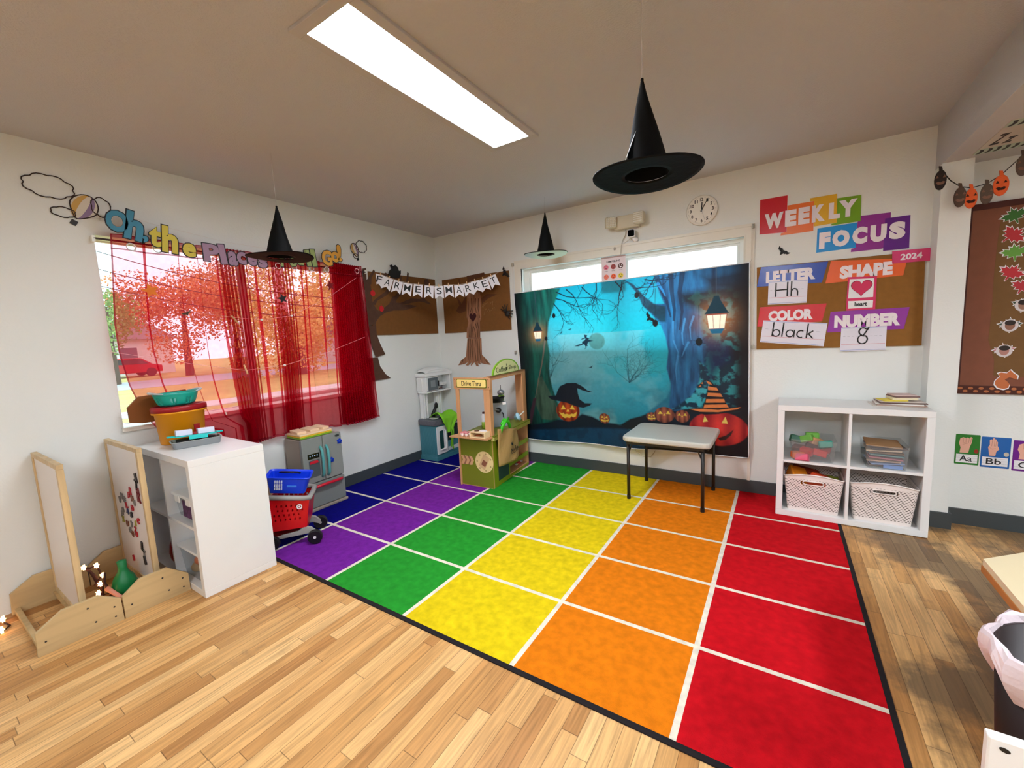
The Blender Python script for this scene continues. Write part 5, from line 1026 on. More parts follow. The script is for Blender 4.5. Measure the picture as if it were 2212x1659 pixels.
# left trunk and the great right tree
bark = fbm(60, 7, 80, 4); barkx = fbm(26, 22, 90, 4)
poly([(-.011,-.034),(.25,.008),(.227,.069),(.203,.139),(.179,.21),(.166,.326),(.172,.427),(.163,.52),(.173,.631),(.189,.715),(.223,.834),(.166,.863),(.039,.899),(-.087,.928)], (col((4, 30, 36))[None, None]*(1-bark[..., None])+col((22, 124, 108))[None, None]*bark[..., None]**1.3), .005)
poly([(.098,.579),(.121,.562),(.151,.648),(.187,.75),(.216,.834),(.152,.855),(.102,.851),(.072,.755)], (col((30, 58, 48))[None, None]*(1-bark[..., None])+col((96, 120, 100))[None, None]*bark[..., None]), .004, .8)
blend(np.clip(1-UU/.085, 0, 1)**.7*.96, col((3, 7, 20)))
tr = (col((4, 26, 70))[None, None]*(1-bark[..., None])+col((44, 146, 206))[None, None]*bark[..., None]**1.15)
poly([(.541,.003),(.583,.039),(.623,.111),(.663,.159),(.703,.164),(.684,.099),(.666,.004),(1.014,-.002),(1.017,.741),(.83,.751),(.801,.724),(.751,.77),(.706,.765),(.718,.668),(.719,.61),(.704,.522),(.714,.429),(.704,.349),(.685,.276),(.651,.215),(.621,.168),(.602,.1),(.567,.036)], tr, .004)
poly([(.541,.003),(.583,.039),(.623,.111),(.663,.159),(.707,.179),(.706,.264),(.686,.262),(.651,.208),(.616,.16),(.597,.092),(.567,.036)], (col((6, 34, 48))[None, None]*(1-barkx[..., None])+col((20, 84, 110))[None, None]*barkx[..., None]), .004)
leaf = fbm(46, 40, 130, 4); lm = np.clip((leaf-.46)*7, 0, 1)
poly([(.835,.182),(1.015,.149),(1.017,.741),(.801,.752),(.846,.567),(.856,.415),(.839,.278)], (col((3, 34, 58))[None, None]*(1-lm[..., None])+col((22, 142, 146))[None, None]*lm[..., None]), .02)
poly([(.828,.483),(.851,.525),(.868,.651),(.83,.744),(.762,.755),(.716,.764),(.762,.718),(.802,.673),(.831,.595)], (col((4, 50, 74))[None, None]*(1-lm[..., None])+col((64, 186, 200))[None, None]*lm[..., None]), .005)
poly([(.887,.582),(.918,.513),(.957,.487),(.962,.717),(.922,.732)], (col((4, 46, 66))[None, None]*(1-lm[..., None])+col((48, 166, 174))[None, None]*lm[..., None]), .012)
poly([(.852,.374),(.87,.348),(.94,.42),(.935,.487),(.896,.526),(.868,.588),(.856,.484)], col((4, 44, 92)), .02, .9)
poly([(.762,.117),(.898,.105),(1.014,.105),(1.015,.206),(.898,.177),(.835,.216),(.771,.173)], (col((4, 22, 34))[None, None]*(1-lm[..., None])+col((14, 66, 62))[None, None]*lm[..., None]), .02, .95)
for pts in ([(.674,.005),(.69,.078),(.713,.152),(.726,.238)], [(.73,.009),(.733,.106),(.741,.204),(.733,.366)], [(.773,.009),(.762,.111),(.77,.215),(.759,.311)]): stroke(pts, .014, col((4, 30, 60)), .8)
for pts in ([(.735,.267),(.733,.366),(.752,.438),(.741,.509)], [(.779,.257),(.768,.333),(.772,.396)], [(.791,.384),(.776,.425),(.766,.46)], [(.811,.247),(.797,.301),(.801,.371)], [(.751,.459),(.74,.537),(.744,.61)]): stroke(pts, .006, col((70, 156, 214)), .6)
for pts in ([(.68,.049),(.699,.093),(.708,.123)], [(.645,.042),(.66,.073)]): stroke(pts, .008, col((40, 150, 220)), .7)
blend(np.clip((UU-.93)/.06, 0, 1)*.97, col((3, 3, 18))); blend(np.clip(.06-VV, 0, .06)/.06*np.clip((UU-.72)*6, 0, 1)*.8, col((4, 4, 20)))
poly([(.837,.035),(1.022,.019),(1.023,.207),(.982,.176),(.932,.13),(.863,.119)], col((8, 8, 26)), .03, .9); poly([(.953,.185),(1.023,.132),(1.026,.781),(.961,.744),(.962,.448)], col((3, 6, 22)), .02, .95)
# hanging branches
nv = col((4, 34, 56))
for p0, a, l in (([(.23,.028)][0], .5, .3), ([(.282,.021)][0], 1.0, .2), ([(.356,.017)][0], 1.2, .17), ([(.423,.005)][0], 1.4, .16), ([(.535,.017)][0], 1.9, .17), ([(.508,.012)][0], 1.0, .1), ([(.63,.018)][0], .6, .16), ([(.666,.018)][0], 2.3, .12), ([(.212,.099)][0], .9, .14), ([(.227,.069)][0], .3, .2), ([(.593,.063)][0], .1, .14)): branch(p0, a, l, .0038, nv, 2)
# lanterns
def lantern(c, s, chain):
    cx, cy = c; P2 = lambda l: [(cx+x*s/AS, cy+y*s) for x, y in l]
    spot((cx, cy+.01), s*1.3, s*1.25, col((120, 84, 36)), 2, .5); spot((cx, cy), s*.75, s*.75, col((226, 130, 60)), 2, .6)
    stroke([(cx, chain), (cx, cy-s*.9)], .002, col((60, 70, 84)))
    poly(P2([(-.2, -1.0), (-.12, -1.25), (.12, -1.25), (.2, -1.0), (.5, -.45), (.6, -.3), (-.6, -.3), (-.5, -.45)]), col((10, 44, 56)))
    poly(P2([(-.52, -.3), (.52, -.3), (.36, .55), (-.36, .55)]), col((150, 60, 40)))
    for a, b2 in ((-.47, -.2), (-.17, .17), (.2, .47)): poly(P2([(a, -.24), (b2, -.24), (b2*.78, .48), (a*.78, .48)]), col((255, 226, 196)))
    poly(P2([(-.36, .5), (.36, .5), (.24, .75), (-.24, .75)]), col((12, 90, 120)))
lantern([(.892,.27)][0], .098, 0); lantern([(.117,.284)][0], .062, .0)
# leaning broom against the left trunk
stroke([(.153,.333),(.127,.477),(.096,.614),(.071,.72)], .006, col((126, 110, 100)), .9); poly([(.062,.711),(.079,.711),(.059,.808),(.04,.89),(.024,.891),(.039,.801)], col((70, 44, 58)), .004)
# spiders, bats, witch
bl = col((6, 10, 18))
for c, r, th in (([(.594,.1)][0], .016, None), ([(.665,.267)][0], .018, [(.669,.074)][0]), ([(.83,.384)][0], .02, [(.831,.189)][0]), ([(.208,.174)][0], .014, [(.213,.116)][0]), ([(.161,.317)][0], .012, [(.169,.209)][0])):
    if th: stroke([th, c], .0014, bl)
    disc(c, r*.85, r*1.1, bl, .2)
    for k in range(6): a = k*PI/3+.4; stroke([c, (c[0]+math.cos(a)*r*1.9/AS, c[1]+math.sin(a)*r*1.5)], .0014, bl)
for c, s, r in (([(.641,.239)][0], .038, -.9), ([(.243,.286)][0], .012, .8), ([(.286,.271)][0], .012, .3), ([(.377,.512)][0], .014, .5)): poly([(c[0]+x/AS, c[1]-y) for x, y in turn([(x*s, y*s) for x, y in BAT], (0, 0), r)], bl if s > .03 else col((6, 40, 60)))
ws = col((8, 44, 66))
for pts in ([(.352,.307),(.367,.312),(.363,.324),(.375,.333),(.371,.341),(.393,.348),(.371,.352),(.364,.367),(.365,.379),(.356,.381),(.352,.367),(.339,.366),(.34,.35),(.353,.343),(.358,.331),(.334,.338),(.341,.33),(.354,.327)], [(.301,.377),(.32,.367),(.339,.363),(.393,.346),(.339,.37),(.321,.378)]): poly(pts, ws, .001)
stroke([(.352,.367),(.358,.387),(.347,.399)], .003, ws)
# pumpkins
def pumpkin(c, rx, ry, dark, lite, face, gl=(250, 214, 80), grin=True):
    cx, cy = c; d = np.sqrt(((UU-cx)*AS/rx)**2+((VV-cy)/ry)**2); rib = .5+.5*np.cos(np.arcsin(np.clip((UU-cx)*AS/rx, -1, 1))*9)
    k = np.clip(rib*.55+.45*(1-d), 0, 1)[..., None]; blend(np.clip((1-d)/.05+.5, 0, 1), col(dark)*(1-k)+col(lite)*k)
    Q = lambda l: [(cx+x*rx/AS, cy+y*ry) for x, y in l]
    if face:
        for s in (-1, 1): poly(Q([(s*.62, -.08), (s*.4, -.52), (s*.16, -.12)]), col(gl), .001)
        poly(Q([(0, -.18), (.14, .1), (-.14, .1)]), col(gl), .001)
        if grin: poly(Q([(-.8, .12), (-.5, .28), (-.42, .18), (-.3, .34), (-.1, .3), (.1, .38), (.3, .28), (.5, .3), (.78, .08), (.66, .5), (.4, .62), (.3, .5), (.12, .68), (-.1, .62), (-.3, .7), (-.55, .52)]), col(gl), .001)
pumpkin([(.247,.79)][0], .082, .072, (96, 16, 8), (232, 90, 28), True)
hatc = col((8, 22, 40))
poly([(.145,.695),(.19,.69),(.198,.664),(.214,.63),(.249,.611),(.295,.61),(.326,.632),(.35,.658),(.374,.667),(.356,.67),(.325,.658),(.301,.645),(.302,.678),(.309,.716),(.334,.74),(.37,.74),(.358,.755),(.326,.77),(.294,.764),(.242,.739),(.188,.724),(.161,.717)], hatc)
for c, rx, ry, f in (([(.427,.83)][0], .036, .032, True), ([(.638,.803)][0], .03, .026, True), ([(.69,.791)][0], .056, .046, True), ([(.761,.797)][0], .04, .036, True)): pumpkin(c, rx, ry, (84, 34, 30), (204, 112, 78), f, grin=rx < .04)
pumpkin([(.894,.854)][0], .145, .092, (150, 8, 26), (250, 66, 56), False)
for pts in ([(.846,.787),(.858,.817),(.839,.823)], [(.92,.786),(.929,.823),(.906,.823)]): poly(pts, col((252, 226, 110)), .001)
poly([(.894,.904),(.922,.886),(.949,.852),(.94,.883),(.921,.911),(.901,.917)], col((48, 8, 14)))
ho = col((246, 146, 80)); hk = col((14, 10, 22))
poly([(.776,.762),(.791,.751),(.839,.743),(.849,.7),(.868,.602),(.848,.595),(.831,.635),(.822,.63),(.836,.602),(.85,.592),(.868,.593),(.895,.636),(.913,.684),(.931,.733),(.974,.73),(.996,.733),(.983,.747),(.939,.761),(.895,.774),(.848,.781),(.815,.775)], hk)
for pts in ([(.853,.594),(.868,.602),(.875,.617),(.86,.611)], [(.86,.624),(.891,.631),(.897,.647),(.86,.644)], [(.859,.659),(.904,.661),(.911,.679),(.856,.677)], [(.853,.694),(.916,.69),(.92,.709),(.85,.714)], [(.846,.726),(.925,.718),(.932,.735),(.842,.745)], [(.789,.753),(.839,.749),(.895,.751),(.974,.731),(.961,.743),(.895,.763),(.829,.766)], [(.831,.609),(.842,.602),(.841,.612)], [(.825,.628),(.834,.617),(.835,.626)]): poly(pts, ho, .001)
blend(np.clip((VV-.93)*8, 0, .75)*np.clip((UU-.4)*4, 0, 1), col((8, 6, 20)))
img = np.clip(img*(.93+.14*fbm(120, 90, 200, 2))[..., None], 0, 1)
# cloth sheet: printed face with a plain hem, a little slack along the lower edge
def tap_mat():
    m = bpy.data.materials.new('printed_cloth'); m.use_nodes = True; nt = m.node_tree; nt.nodes.remove(nt.nodes['Principled BSDF']); L = nt.links.new
    at = nod(nt, 'ShaderNodeAttribute', attribute_name='print'); d = nod(nt, 'ShaderNodeBsdfDiffuse'); tl = nod(nt, 'ShaderNodeBsdfTranslucent'); gl = nod(nt, 'ShaderNodeBsdfGlossy', Roughness=.5)
    a = nod(nt, 'ShaderNodeMixShader'); a.inputs[0].default_value = .42; c = nod(nt, 'ShaderNodeMixShader'); c.inputs[0].default_value = .03
    L(at.outputs['Color'], d.inputs[0]); L(at.outputs['Color'], tl.inputs[0]); L(d.outputs[0], a.inputs[1]); L(tl.outputs[0], a.inputs[2]); L(a.outputs[0], c.inputs[1]); L(gl.outputs[0], c.inputs[2]); L(c.outputs[0], nt.nodes['Material Output'].inputs[0])
    return m
def tap(u, v):
    x = (1-v)*((1-u)*1.062+u*3.127)+v*((1-u)*1.14+u*3.146); z = (1-v)*((1-u)*1.735+u*1.77)+v*((1-u)*.25+u*.29)
    return (x, -.034-.006*np.sin(5*u+2*v)**2-.012*v*np.sin(9*u)**2-.003*np.sin(23*v+6*u), z-.004*np.sin(14*u)*v)
tx, ty, tz = tap(UU, VV); me = bpy.data.meshes.new('printed_sheet'); t = thing('backdrop_cloth', 'printed night forest backdrop with lanterns and pumpkins hung over the back window', 'backdrop', (2.1, -.04, .26))
co = np.stack([tx-2.1, ty+.04, tz-.26], -1).reshape(-1, 3); idx = np.arange(TW*TH).reshape(TH, TW)
q = np.stack([idx[:-1, :-1], idx[1:, :-1], idx[1:, 1:], idx[:-1, 1:]], -1).reshape(-1, 4)
me.vertices.add(len(co)); me.vertices.foreach_set('co', co.ravel()); me.loops.add(q.size); me.loops.foreach_set('vertex_index', q.ravel()); me.polygons.add(len(q)); me.polygons.foreach_set('loop_start', np.arange(0, q.size, 4)); me.polygons.foreach_set('use_smooth', np.ones(len(q), bool)); me.update()
ca = me.color_attributes.new('print', 'FLOAT_COLOR', 'POINT'); ca.data.foreach_set('color', np.concatenate([img.reshape(-1, 3), np.ones((TW*TH, 1))], 1).ravel())
me.materials.append(tap_mat()); o = bpy.data.objects.new('printed_sheet', me); COL.objects.link(o); o.parent = t; WORLD[o.name] = WORLD[t.name]
b = B()
for e_ in ([(0, i/40) for i in range(41)], [(1, i/40) for i in range(41)], [(i/60, 0) for i in range(61)], [(i/60, 1) for i in range(61)]): b.tube([tap(u, v) for u, v in e_], .0045, 6)
b.build('hem', mat('white_hem', (226, 228, 232), .8), t, smooth=True)
B().tube([tap(0, 0), (1.05, -.03, 1.75), (1.046, -.004, 2.03)], .0015, 4).tube([tap(1, 0), (3.14, -.02, 1.79), (3.147, -.018, 2.02)], .0015, 4).build('tie_cord', m_string, t)
# ================================================================ back wall fittings
# clock
p = (2.797, 2.207); t = thing('wall_clock', 'round white wall clock above the right end of the back window', 'clock', (p[0], -.02, p[1]-.115))
CK = frame((p[0], 0, p[1]), (1, 0, 0), (0, 0, 1))
B().prism(oval(0, 0, .112, n=48), CK, 0, .026).build('clock_case', mat('white_clock_plastic', (224, 220, 210), .4), t, bevel=.006)
B().prism(oval(0, 0, .099, n=48), CK, .026, .027).build('dial', mat('clock_dial', (234, 230, 220), .5), t)
b = B()
for i in range(12):
    a = PI/2-2*PI*(i+1)/12; s = str(i+1); text(b, s, CK, .078*math.cos(a), .078*math.sin(a), .014 if len(s) == 1 else .023, .024, .027, .0282, .02)
for i in range(60): a = 2*PI*i/60; b.prism(turn(rect(-.0007, .092, .0007, .0965), (0, 0), a), CK, .027, .0278)
b.build('numerals', m_black, t)
B().prism(turn([(-.0045, -.012), (.0045, -.012), (.003, .06), (-.003, .06)], (0, 0), -.05), CK, .029, .0305).build('hour_hand', m_black, t)
B().prism(turn([(-.0035, -.012), (.0035, -.012), (.002, .088), (-.002, .088)], (0, 0), -.52), CK, .031, .0325).build('minute_hand', m_black, t)
B().prism(turn(rect(-.001, -.02, .001, .085), (0, 0), -2.85), CK, .033, .034).build('second_hand', mat('pale_grey_hand', (196, 196, 196), .4), t)
# emergency light with two square heads
t = thing('emergency_light', 'cream twin-head emergency light high on the back wall', 'emergency light', (2.215, -.05, 2.17))
m_em2 = mat('aged_cream_plastic', (206, 196, 172), .5)
B().box(2.11, 2.33, -.06, 0, 2.165, 2.275).build('housing', m_em2, t, bevel=.01)
for x, r, lab in ((2.095, .5, None), (2.335, .12, None)):
    M = Matrix.Translation((x, -.085, 2.225)) @ Matrix.Rotation(r if x < 2.2 else -.15, 4, 'Z')
    hd = B(M).box(-.045, .045, -.03, .03, -.045, .045).build('lamp_head', m_em2, t, bevel=.012)
    b = B(M)
    if x < 2.2:
        for i in range(6):
            for j in range(6): b.ball((-.034+.0136*i, -.031, -.034+.0136*j), (.0055, .004, .0055), 8)
    else:
        for j in range(5): b.box(-.038, .038, -.034, -.03, -.036+.016*j, -.028+.016*j)
    b.build('lens', mat('pearly_lens', (224, 222, 212), .2), hd, smooth=x < 2.2)
tag(B().tube([(2.2, -.01, 2.165), (2.195, -.012, 2.12), (2.17, -.012, 2.08), (2.165, -.02, 2.052), (2.163, -.035, 2.0), (2.158, -.03, 1.955)], .003, 6).build('cable', mat('grey_cable', (190, 184, 170), .5), None, smooth=True), 'thin cable hanging from the emergency light to the window trim', 'cable')
t = thing('security_camera', 'small white camera with a black face above the window trim', 'camera', (2.27, -.04, 2.06))
M = Matrix.Translation((2.262, -.058, 2.115)) @ Matrix.Rotation(.1, 4, 'Z')
B().tube([(2.285, 0, 2.072), (2.283, -.03, 2.068), (2.272, -.04, 2.085)], [.022, .02, .012], 14).build('mount', m_white, t, smooth=True)
B(M).prism(rrect(-.031, -.031, .031, .031, .012), Matrix.Rotation(PI/2, 4, 'X'), -.02, .02).build('case', m_white, t, bevel=.003)
B(M).prism(rrect(-.026, -.026, .026, .026, .01), Matrix.Rotation(PI/2, 4, 'X'), .02, .0225).build('lens_face', mat('black_camera_lens', (6, 6, 8), .7, spec=.05), t)
B().tube([(2.27, -.04, 2.09), (2.23, -.025, 2.075), (2.19, -.02, 2.055), (2.165, -.022, 2.045)], .002, 6).build('lead', mat('grey_cable', (190, 184, 170), .5), t)
# feelings chart hanging from the trim
cx = [q[0] for q in [(1.985,1.961),(2.203,1.954),(1.98,1.73),(2.196,1.735)]]; cz = [q[1] for q in [(1.985,1.961),(2.203,1.954),(1.98,1.73),(2.196,1.735)]]
x0, x1, z1 = (cx[0]+cx[2])/2, (cx[1]+cx[3])/2, (cz[0]+cz[1])/2; z0 = z1-.31; CF = frame((0, -.0275, 0), (1, 0, 0), (0, 0, 1))
t = thing('feelings_chart', 'paper chart of six round feeling faces hanging over the window', 'poster', ((x0+x1)/2, -.0275, z0))
B().prism(rect(x0, z0, x1, z1), CF, -.001, 0).build('sheet', mat('pink_white_paper', (218, 202, 204), .5), t)
B().prism(rect(x0, z1-.012, x1, z1), CF, 0, .0015).build('top_strip', mat('mauve_strip', (170, 140, 134), .6), t)
w_ = x1-x0
text(B(), 'I AM FEELING', CF, (x0+x1)/2, z1-.042, w_*.56, .016, 0, .001, .02).build('heading', mat('soft_black_ink', (50, 46, 50), .7), t)
fc = [(214, 110, 130), (150, 60, 56), (90, 54, 48), (222, 116, 96), (226, 92, 50), (220, 196, 70)]; wd = ['silly', 'worried', 'happy', 'sad', 'angry', 'okay']
for i in range(6):
    fx, fz = x0+w_*(.2+.3*(i % 3)), z1-.088-.082*(i//3)
    f = B().prism(oval(fx, fz, .022), CF, 0, .001).build('face', mat('feeling_face_%d' % i, fc[i], .6), t)
    b = B()
    for s in (-1, 1): b.prism(oval(fx+s*.009, fz+.006, .003, .004, 10), CF, .001, .0016)
    b.prism([(fx-.01, fz-.008), (fx, fz-.014 if i != 3 else fz-.004), (fx+.01, fz-.008), (fx, fz-.008)] if i != 2 else oval(fx, fz-.008, .009, .006, 12), CF, .001, .0016)
    b.build('features', mat('soft_black_ink', (50, 46, 50), .7) if i != 2 else m_white, f)
    text(B(), wd[i], CF, fx, fz-.034, .03, .008, 0, .001, .0).build('caption', mat('soft_black_ink', (50, 46, 50), .7), t)
B().tube([((x0+x1)/2+.02, -.028, z1), ((x0+x1)/2+.015, -.027, z1+.05), (2.165, -.02, 2.05)], .001, 4).build('thread', m_string, t)
for q, lab in (([(2.104,2.025)][0], 'crumpled leaf bow clip on the window trim beside the hanging chart'), ([(1.046,2.019)][0], 'crumpled clip at the top left corner of the window trim'), ([(3.144,2.03)][0], 'clear hook at the top right corner of the window trim'), ([(1.038,1.142)][0], 'clear hook on the wall left of the printed backdrop'), ([(3.157,1.148)][0], 'clear hook on the trim right of the printed backdrop')):
    b = B().prism(rrect(q[0]-.011, q[1]-.016, q[0]+.011, q[1]+.016, .004), BW, .0, .02); b.tube([(q[0], -.02, q[1]+.01), (q[0]+.004, -.034, q[1]), (q[0], -.034, q[1]-.014), (q[0], -.022, q[1]-.018)], .003, 6)
    tag(b.build('wall_hook', mat('cloudy_clear_plastic', (176, 170, 156), .3)), lab, 'hook')
p = [(3.328,1.818)][0]; bat(BW, p[0], p[1], .045, -.7, m_black, 'small black bat on the wall under the weekly sign')

# ================================================================ weekly focus wall
def lam(n, c): return mat('laminated_'+n, c, .22, spec=.5)
m_let = mat('lettering_white', (232, 222, 226), .3)
def cards(name, label, pan, strs, cat='sign'):
    a = np.array([q for _, _, P in pan for q in P]); t = thing(name, label, cat, (float(a[:, 0].mean()), -.003, float(a[:, 1].min())))
    for k, (n, c, P) in enumerate(pan): B().prism(P, BW, .001+.0006*k, .0016+.0006*k).build('colour_panel', lam(n, c), t)
    for s, q, bo in strs:
        w, h = abs(q[1][0]-q[0][0]), abs(q[2][1]-q[3][1]); text(B(), s, BW, (q[0][0]+q[1][0])/2, (q[2][1]+q[3][1])/2, w, h, .004, .0052, bo).build('letter', m_let, t)
    return t
Z7 = 1
cards('weekly_sign', 'WEEKLY wall sign of red, orange, yellow and green panels', [('red', (196, 16, 34), [(3.184,2.208),(3.35,2.206),(3.35,1.954),(3.185,1.966)]), ('orange', (224, 108, 38), [(3.351,2.136),(3.504,2.135),(3.505,1.937),(3.315,1.937),(3.316,1.952),(3.351,1.957)]), ('yellow', (222, 172, 34), [(3.481,2.158),(3.628,2.157),(3.633,1.969),(3.507,1.966),(3.504,2.135),(3.482,2.137)]), ('green', (112, 160, 24), [(3.63,2.127),(3.755,2.123),(3.758,1.957),(3.604,1.956),(3.604,1.967),(3.633,1.969)])],
      [(c, q, .07) for c, q in (('W', [(3.215,2.054),(3.329,2.041),(3.266,2.1),(3.268,1.993)]), ('E', [(3.339,2.054),(3.406,2.049),(3.372,2.102),(3.375,1.991)]), ('E', [(3.417,2.054),(3.482,2.049),(3.446,2.105),(3.449,1.992)]), ('K', [(3.494,2.057),(3.567,2.05),(3.535,2.105),(3.538,1.993)]), ('L', [(3.587,2.057),(3.648,2.052),(3.615,2.103),(3.619,1.997)]), ('Y', [(3.641,2.06),(3.737,2.048),(3.688,2.106),(3.692,1.997)]))])
cards('focus_sign', 'FOCUS wall sign of blue, purple and violet panels', [('blue', (10, 140, 214), [(3.528,1.949),(3.74,1.952),(3.738,1.79),(3.526,1.787)]), ('magenta', (140, 40, 140), [(3.758,1.99),(3.906,1.985),(3.91,1.771),(3.868,1.764),(3.714,1.765),(3.716,1.786),(3.738,1.79),(3.742,1.953)]), ('violet', (92, 16, 130), [(3.88,1.951),(4,1.951),(4.003,1.748),(3.878,1.748)])],
      [(c, q, .08) for c, q in (('F', [(3.54,1.869),(3.602,1.866),(3.569,1.917),(3.572,1.808)]), ('O', [(3.612,1.868),(3.705,1.86),(3.656,1.917),(3.66,1.809)]), ('C', [(3.718,1.869),(3.795,1.866),(3.755,1.92),(3.759,1.811)]), ('U', [(3.81,1.874),(3.89,1.867),(3.848,1.919),(3.853,1.81)]), ('S', [(3.902,1.872),(3.981,1.865),(3.939,1.921),(3.944,1.814)]))])
o = B().prism([(3.172,1.73),(4.079,1.72),(4.089,1.133),(3.181,1.127)], BW, .001, .012).build('bulletin_board', mat('tan_pinboard', (138, 92, 36), .85, noise=.1, nscale=30), bevel=.002)
tag(o, 'brown bulletin board of weekly cards on the back wall above the right cube shelf', 'bulletin board')
FB = frame((0, -.013, 0), (1, 0, 0), (0, 0, 1))
def head(label, P, col_, s, q, bo=.065, k=0):
    t = thing('header_card', label, 'card', (P[0][0], -.014, min(z for _, z in P)), 'header cards on the weekly board')
    B().prism(P, FB, .0005+k, .0015+k).build('card', lam(*col_), t)
    w, h = abs(q[1][0]-q[0][0]), abs(q[2][1]-q[3][1]); text(B(), s, FB, (q[0][0]+q[1][0])/2, (q[2][1]+q[3][1])/2, w, h, .0015+k, .0027+k, bo).build('lettering', m_let, t)
head('blue slanted card reading LETTER', [(3.199,1.728),(3.594,1.719),(3.564,1.581),(3.175,1.589)], ('deep_blue', (16, 62, 168)), 'LETTER', [(3.232,1.667),(3.525,1.645),(3.383,1.691),(3.385,1.609)])
head('orange slanted card reading SHAPE', [(3.609,1.72),(3.996,1.685),(3.981,1.582),(3.583,1.571)], ('bright_orange', (226, 96, 36)), 'SHAPE', [(3.659,1.647),(3.929,1.628),(3.795,1.678),(3.799,1.592)])
head('red slanted card reading COLOR', [(3.199,1.439),(3.595,1.436),(3.574,1.314),(3.183,1.297)], ('bright_red', (204, 20, 36)), 'COLOR', [(3.253,1.371),(3.521,1.368),(3.39,1.407),(3.392,1.332)])
head('purple slanted card reading NUMBER', [(3.619,1.376),(4.021,1.379),(3.999,1.242),(3.603,1.235)], ('purple', (142, 42, 154)), 'NUMBER', [(3.641,1.306),(3.981,1.308),(3.814,1.349),(3.817,1.265)])
head('pink glittery tag reading 2024 at the top right of the weekly board', [(3.921,1.738),(4.098,1.735),(4.109,1.657),(3.924,1.661)], ('glitter_pink', (206, 56, 110)), '2024', [(3.962,1.703),(4.064,1.698),(4.013,1.715),(4.015,1.677)], .03, .002)
def word(label, P, draw):
    xs_, zs_ = [q[0] for q in P], [q[1] for q in P]; t = thing('word_card', label, 'card', (xs_[0], -.016, min(zs_)), 'white writing cards on the weekly board')
    B().prism(P, FB, .002, .003).build('card', mat('writing_card', (222, 218, 228), .25), t)
    A = lambda u, v: tuple(np.array(P[0])*(1-u)*(1-v)+np.array(P[1])*u*(1-v)+np.array(P[2])*u*v+np.array(P[3])*(1-u)*v)
    b = B(); b.prism([A(.02, .71), A(.98, .71), A(.98, .72), A(.02, .72)], FB, .003, .0036); b.build('red_line', mat('red_rule', (206, 60, 76), .6), t)
    for v in (.03, .95): B().prism([A(.01, v), A(.99, v), A(.99, v+.012), A(.01, v+.012)], FB, .003, .0036).build('blue_line', mat('blue_rule', (60, 110, 190), .6), t)
    b = B()
    for i in range(9): b.prism([A(.05+.1*i, .38), A(.105+.1*i, .38), A(.105+.1*i, .388), A(.05+.1*i, .388)], FB, .003, .0036)
    b.build('dashed_line', mat('grey_rule', (130, 130, 140), .6), t)
    b = B()
    for st_k, pts in enumerate(draw): b.tube([FB @ Vector((*A(u, v), .0042+.0002*(st_k % 3))) for u, v in pts], .0042, 6)
    b.build('handwriting', m_black, t)
def arc(cx, cy, rx, ry, a0, a1, n=14): return [(cx+rx*math.cos(a0+(a1-a0)*i/n), cy+ry*math.sin(a0+(a1-a0)*i/n)) for i in range(n+1)]
word('white card with a handwritten capital and small H under LETTER', [(3.249,1.621),(3.484,1.609),(3.481,1.45),(3.247,1.453)], [[(.2, .08), (.2, .68)], [(.5, .06), (.5, .67)], [(.2, .4), (.5, .38)], [(.6, .05), (.6, .67)], arc(.68, .52, .08, .16, PI, 2*PI)+[(.76, .67)]])
word('white card with the handwritten word black under COLOR', [(3.222,1.341),(3.604,1.301),(3.587,1.14),(3.203,1.181)], [[(.18, .06), (.18, .69)], arc(.24, .54, .06, .15, PI, 3*PI), [(.34, .06), (.34, .69)], arc(.46, .53, .06, .15, 0, 2*PI), [(.525, .36), (.525, .69)], arc(.63, .53, .06, .15, -1, -5.2), [(.72, .06), (.72, .69)], [(.81, .36), (.725, .54)], [(.745, .5), (.82, .69)]])
word('white card with a handwritten number eight under NUMBER', [(3.681,1.265),(3.916,1.265),(3.916,1.108),(3.678,1.103)], [[(.62, .03)]+arc(.49, .19, .085, .15, -.6, -4.1)+[(.5, .38)]+arc(.49, .52, .105, .18, -.9, 4.2)+[(.5, .36), (.62, .03)]])
P = [(3.704,1.601),(3.853,1.591),(3.853,1.378),(3.701,1.378)]; t = thing('shape_card', 'pink framed card with a heart picture captioned heart', 'card', (P[0][0], -.016, P[2][1]))
B().prism(P, FB, .002, .003).build('card', lam('rose', (206, 36, 92)), t)
B().prism([(3.714,1.586),(3.839,1.579),(3.839,1.458),(3.71,1.459)], FB, .003, .0036).prism([(3.711,1.441),(3.84,1.437),(3.839,1.391),(3.713,1.391)], FB, .003, .0036).build('white_panel', m_white, t)
q = [(3.725,1.531),(3.829,1.531),(3.777,1.574),(3.781,1.473)]; hx, hz = (q[0][0]+q[1][0])/2, (q[2][1]+q[3][1])/2
B().prism(heart(hx, hz, q[1][0]-q[0][0]+.008, q[2][1]-q[3][1]+.008), FB, .0036, .0042).build('heart_outline', mat('dark_rose', (120, 16, 56), .5), t); B().prism(heart(hx, hz, q[1][0]-q[0][0], q[2][1]-q[3][1]), FB, .0042, .0048).build('heart', mat('rose_red', (204, 32, 84), .4), t)
q = [(3.745,1.419),(3.81,1.417),(3.778,1.432),(3.779,1.404)]; text(B(), 'heart', FB, (q[0][0]+q[1][0])/2, (q[2][1]+q[3][1])/2, q[1][0]-q[0][0], q[2][1]-q[3][1], .0036, .0044, .03).build('caption', m_black, t)

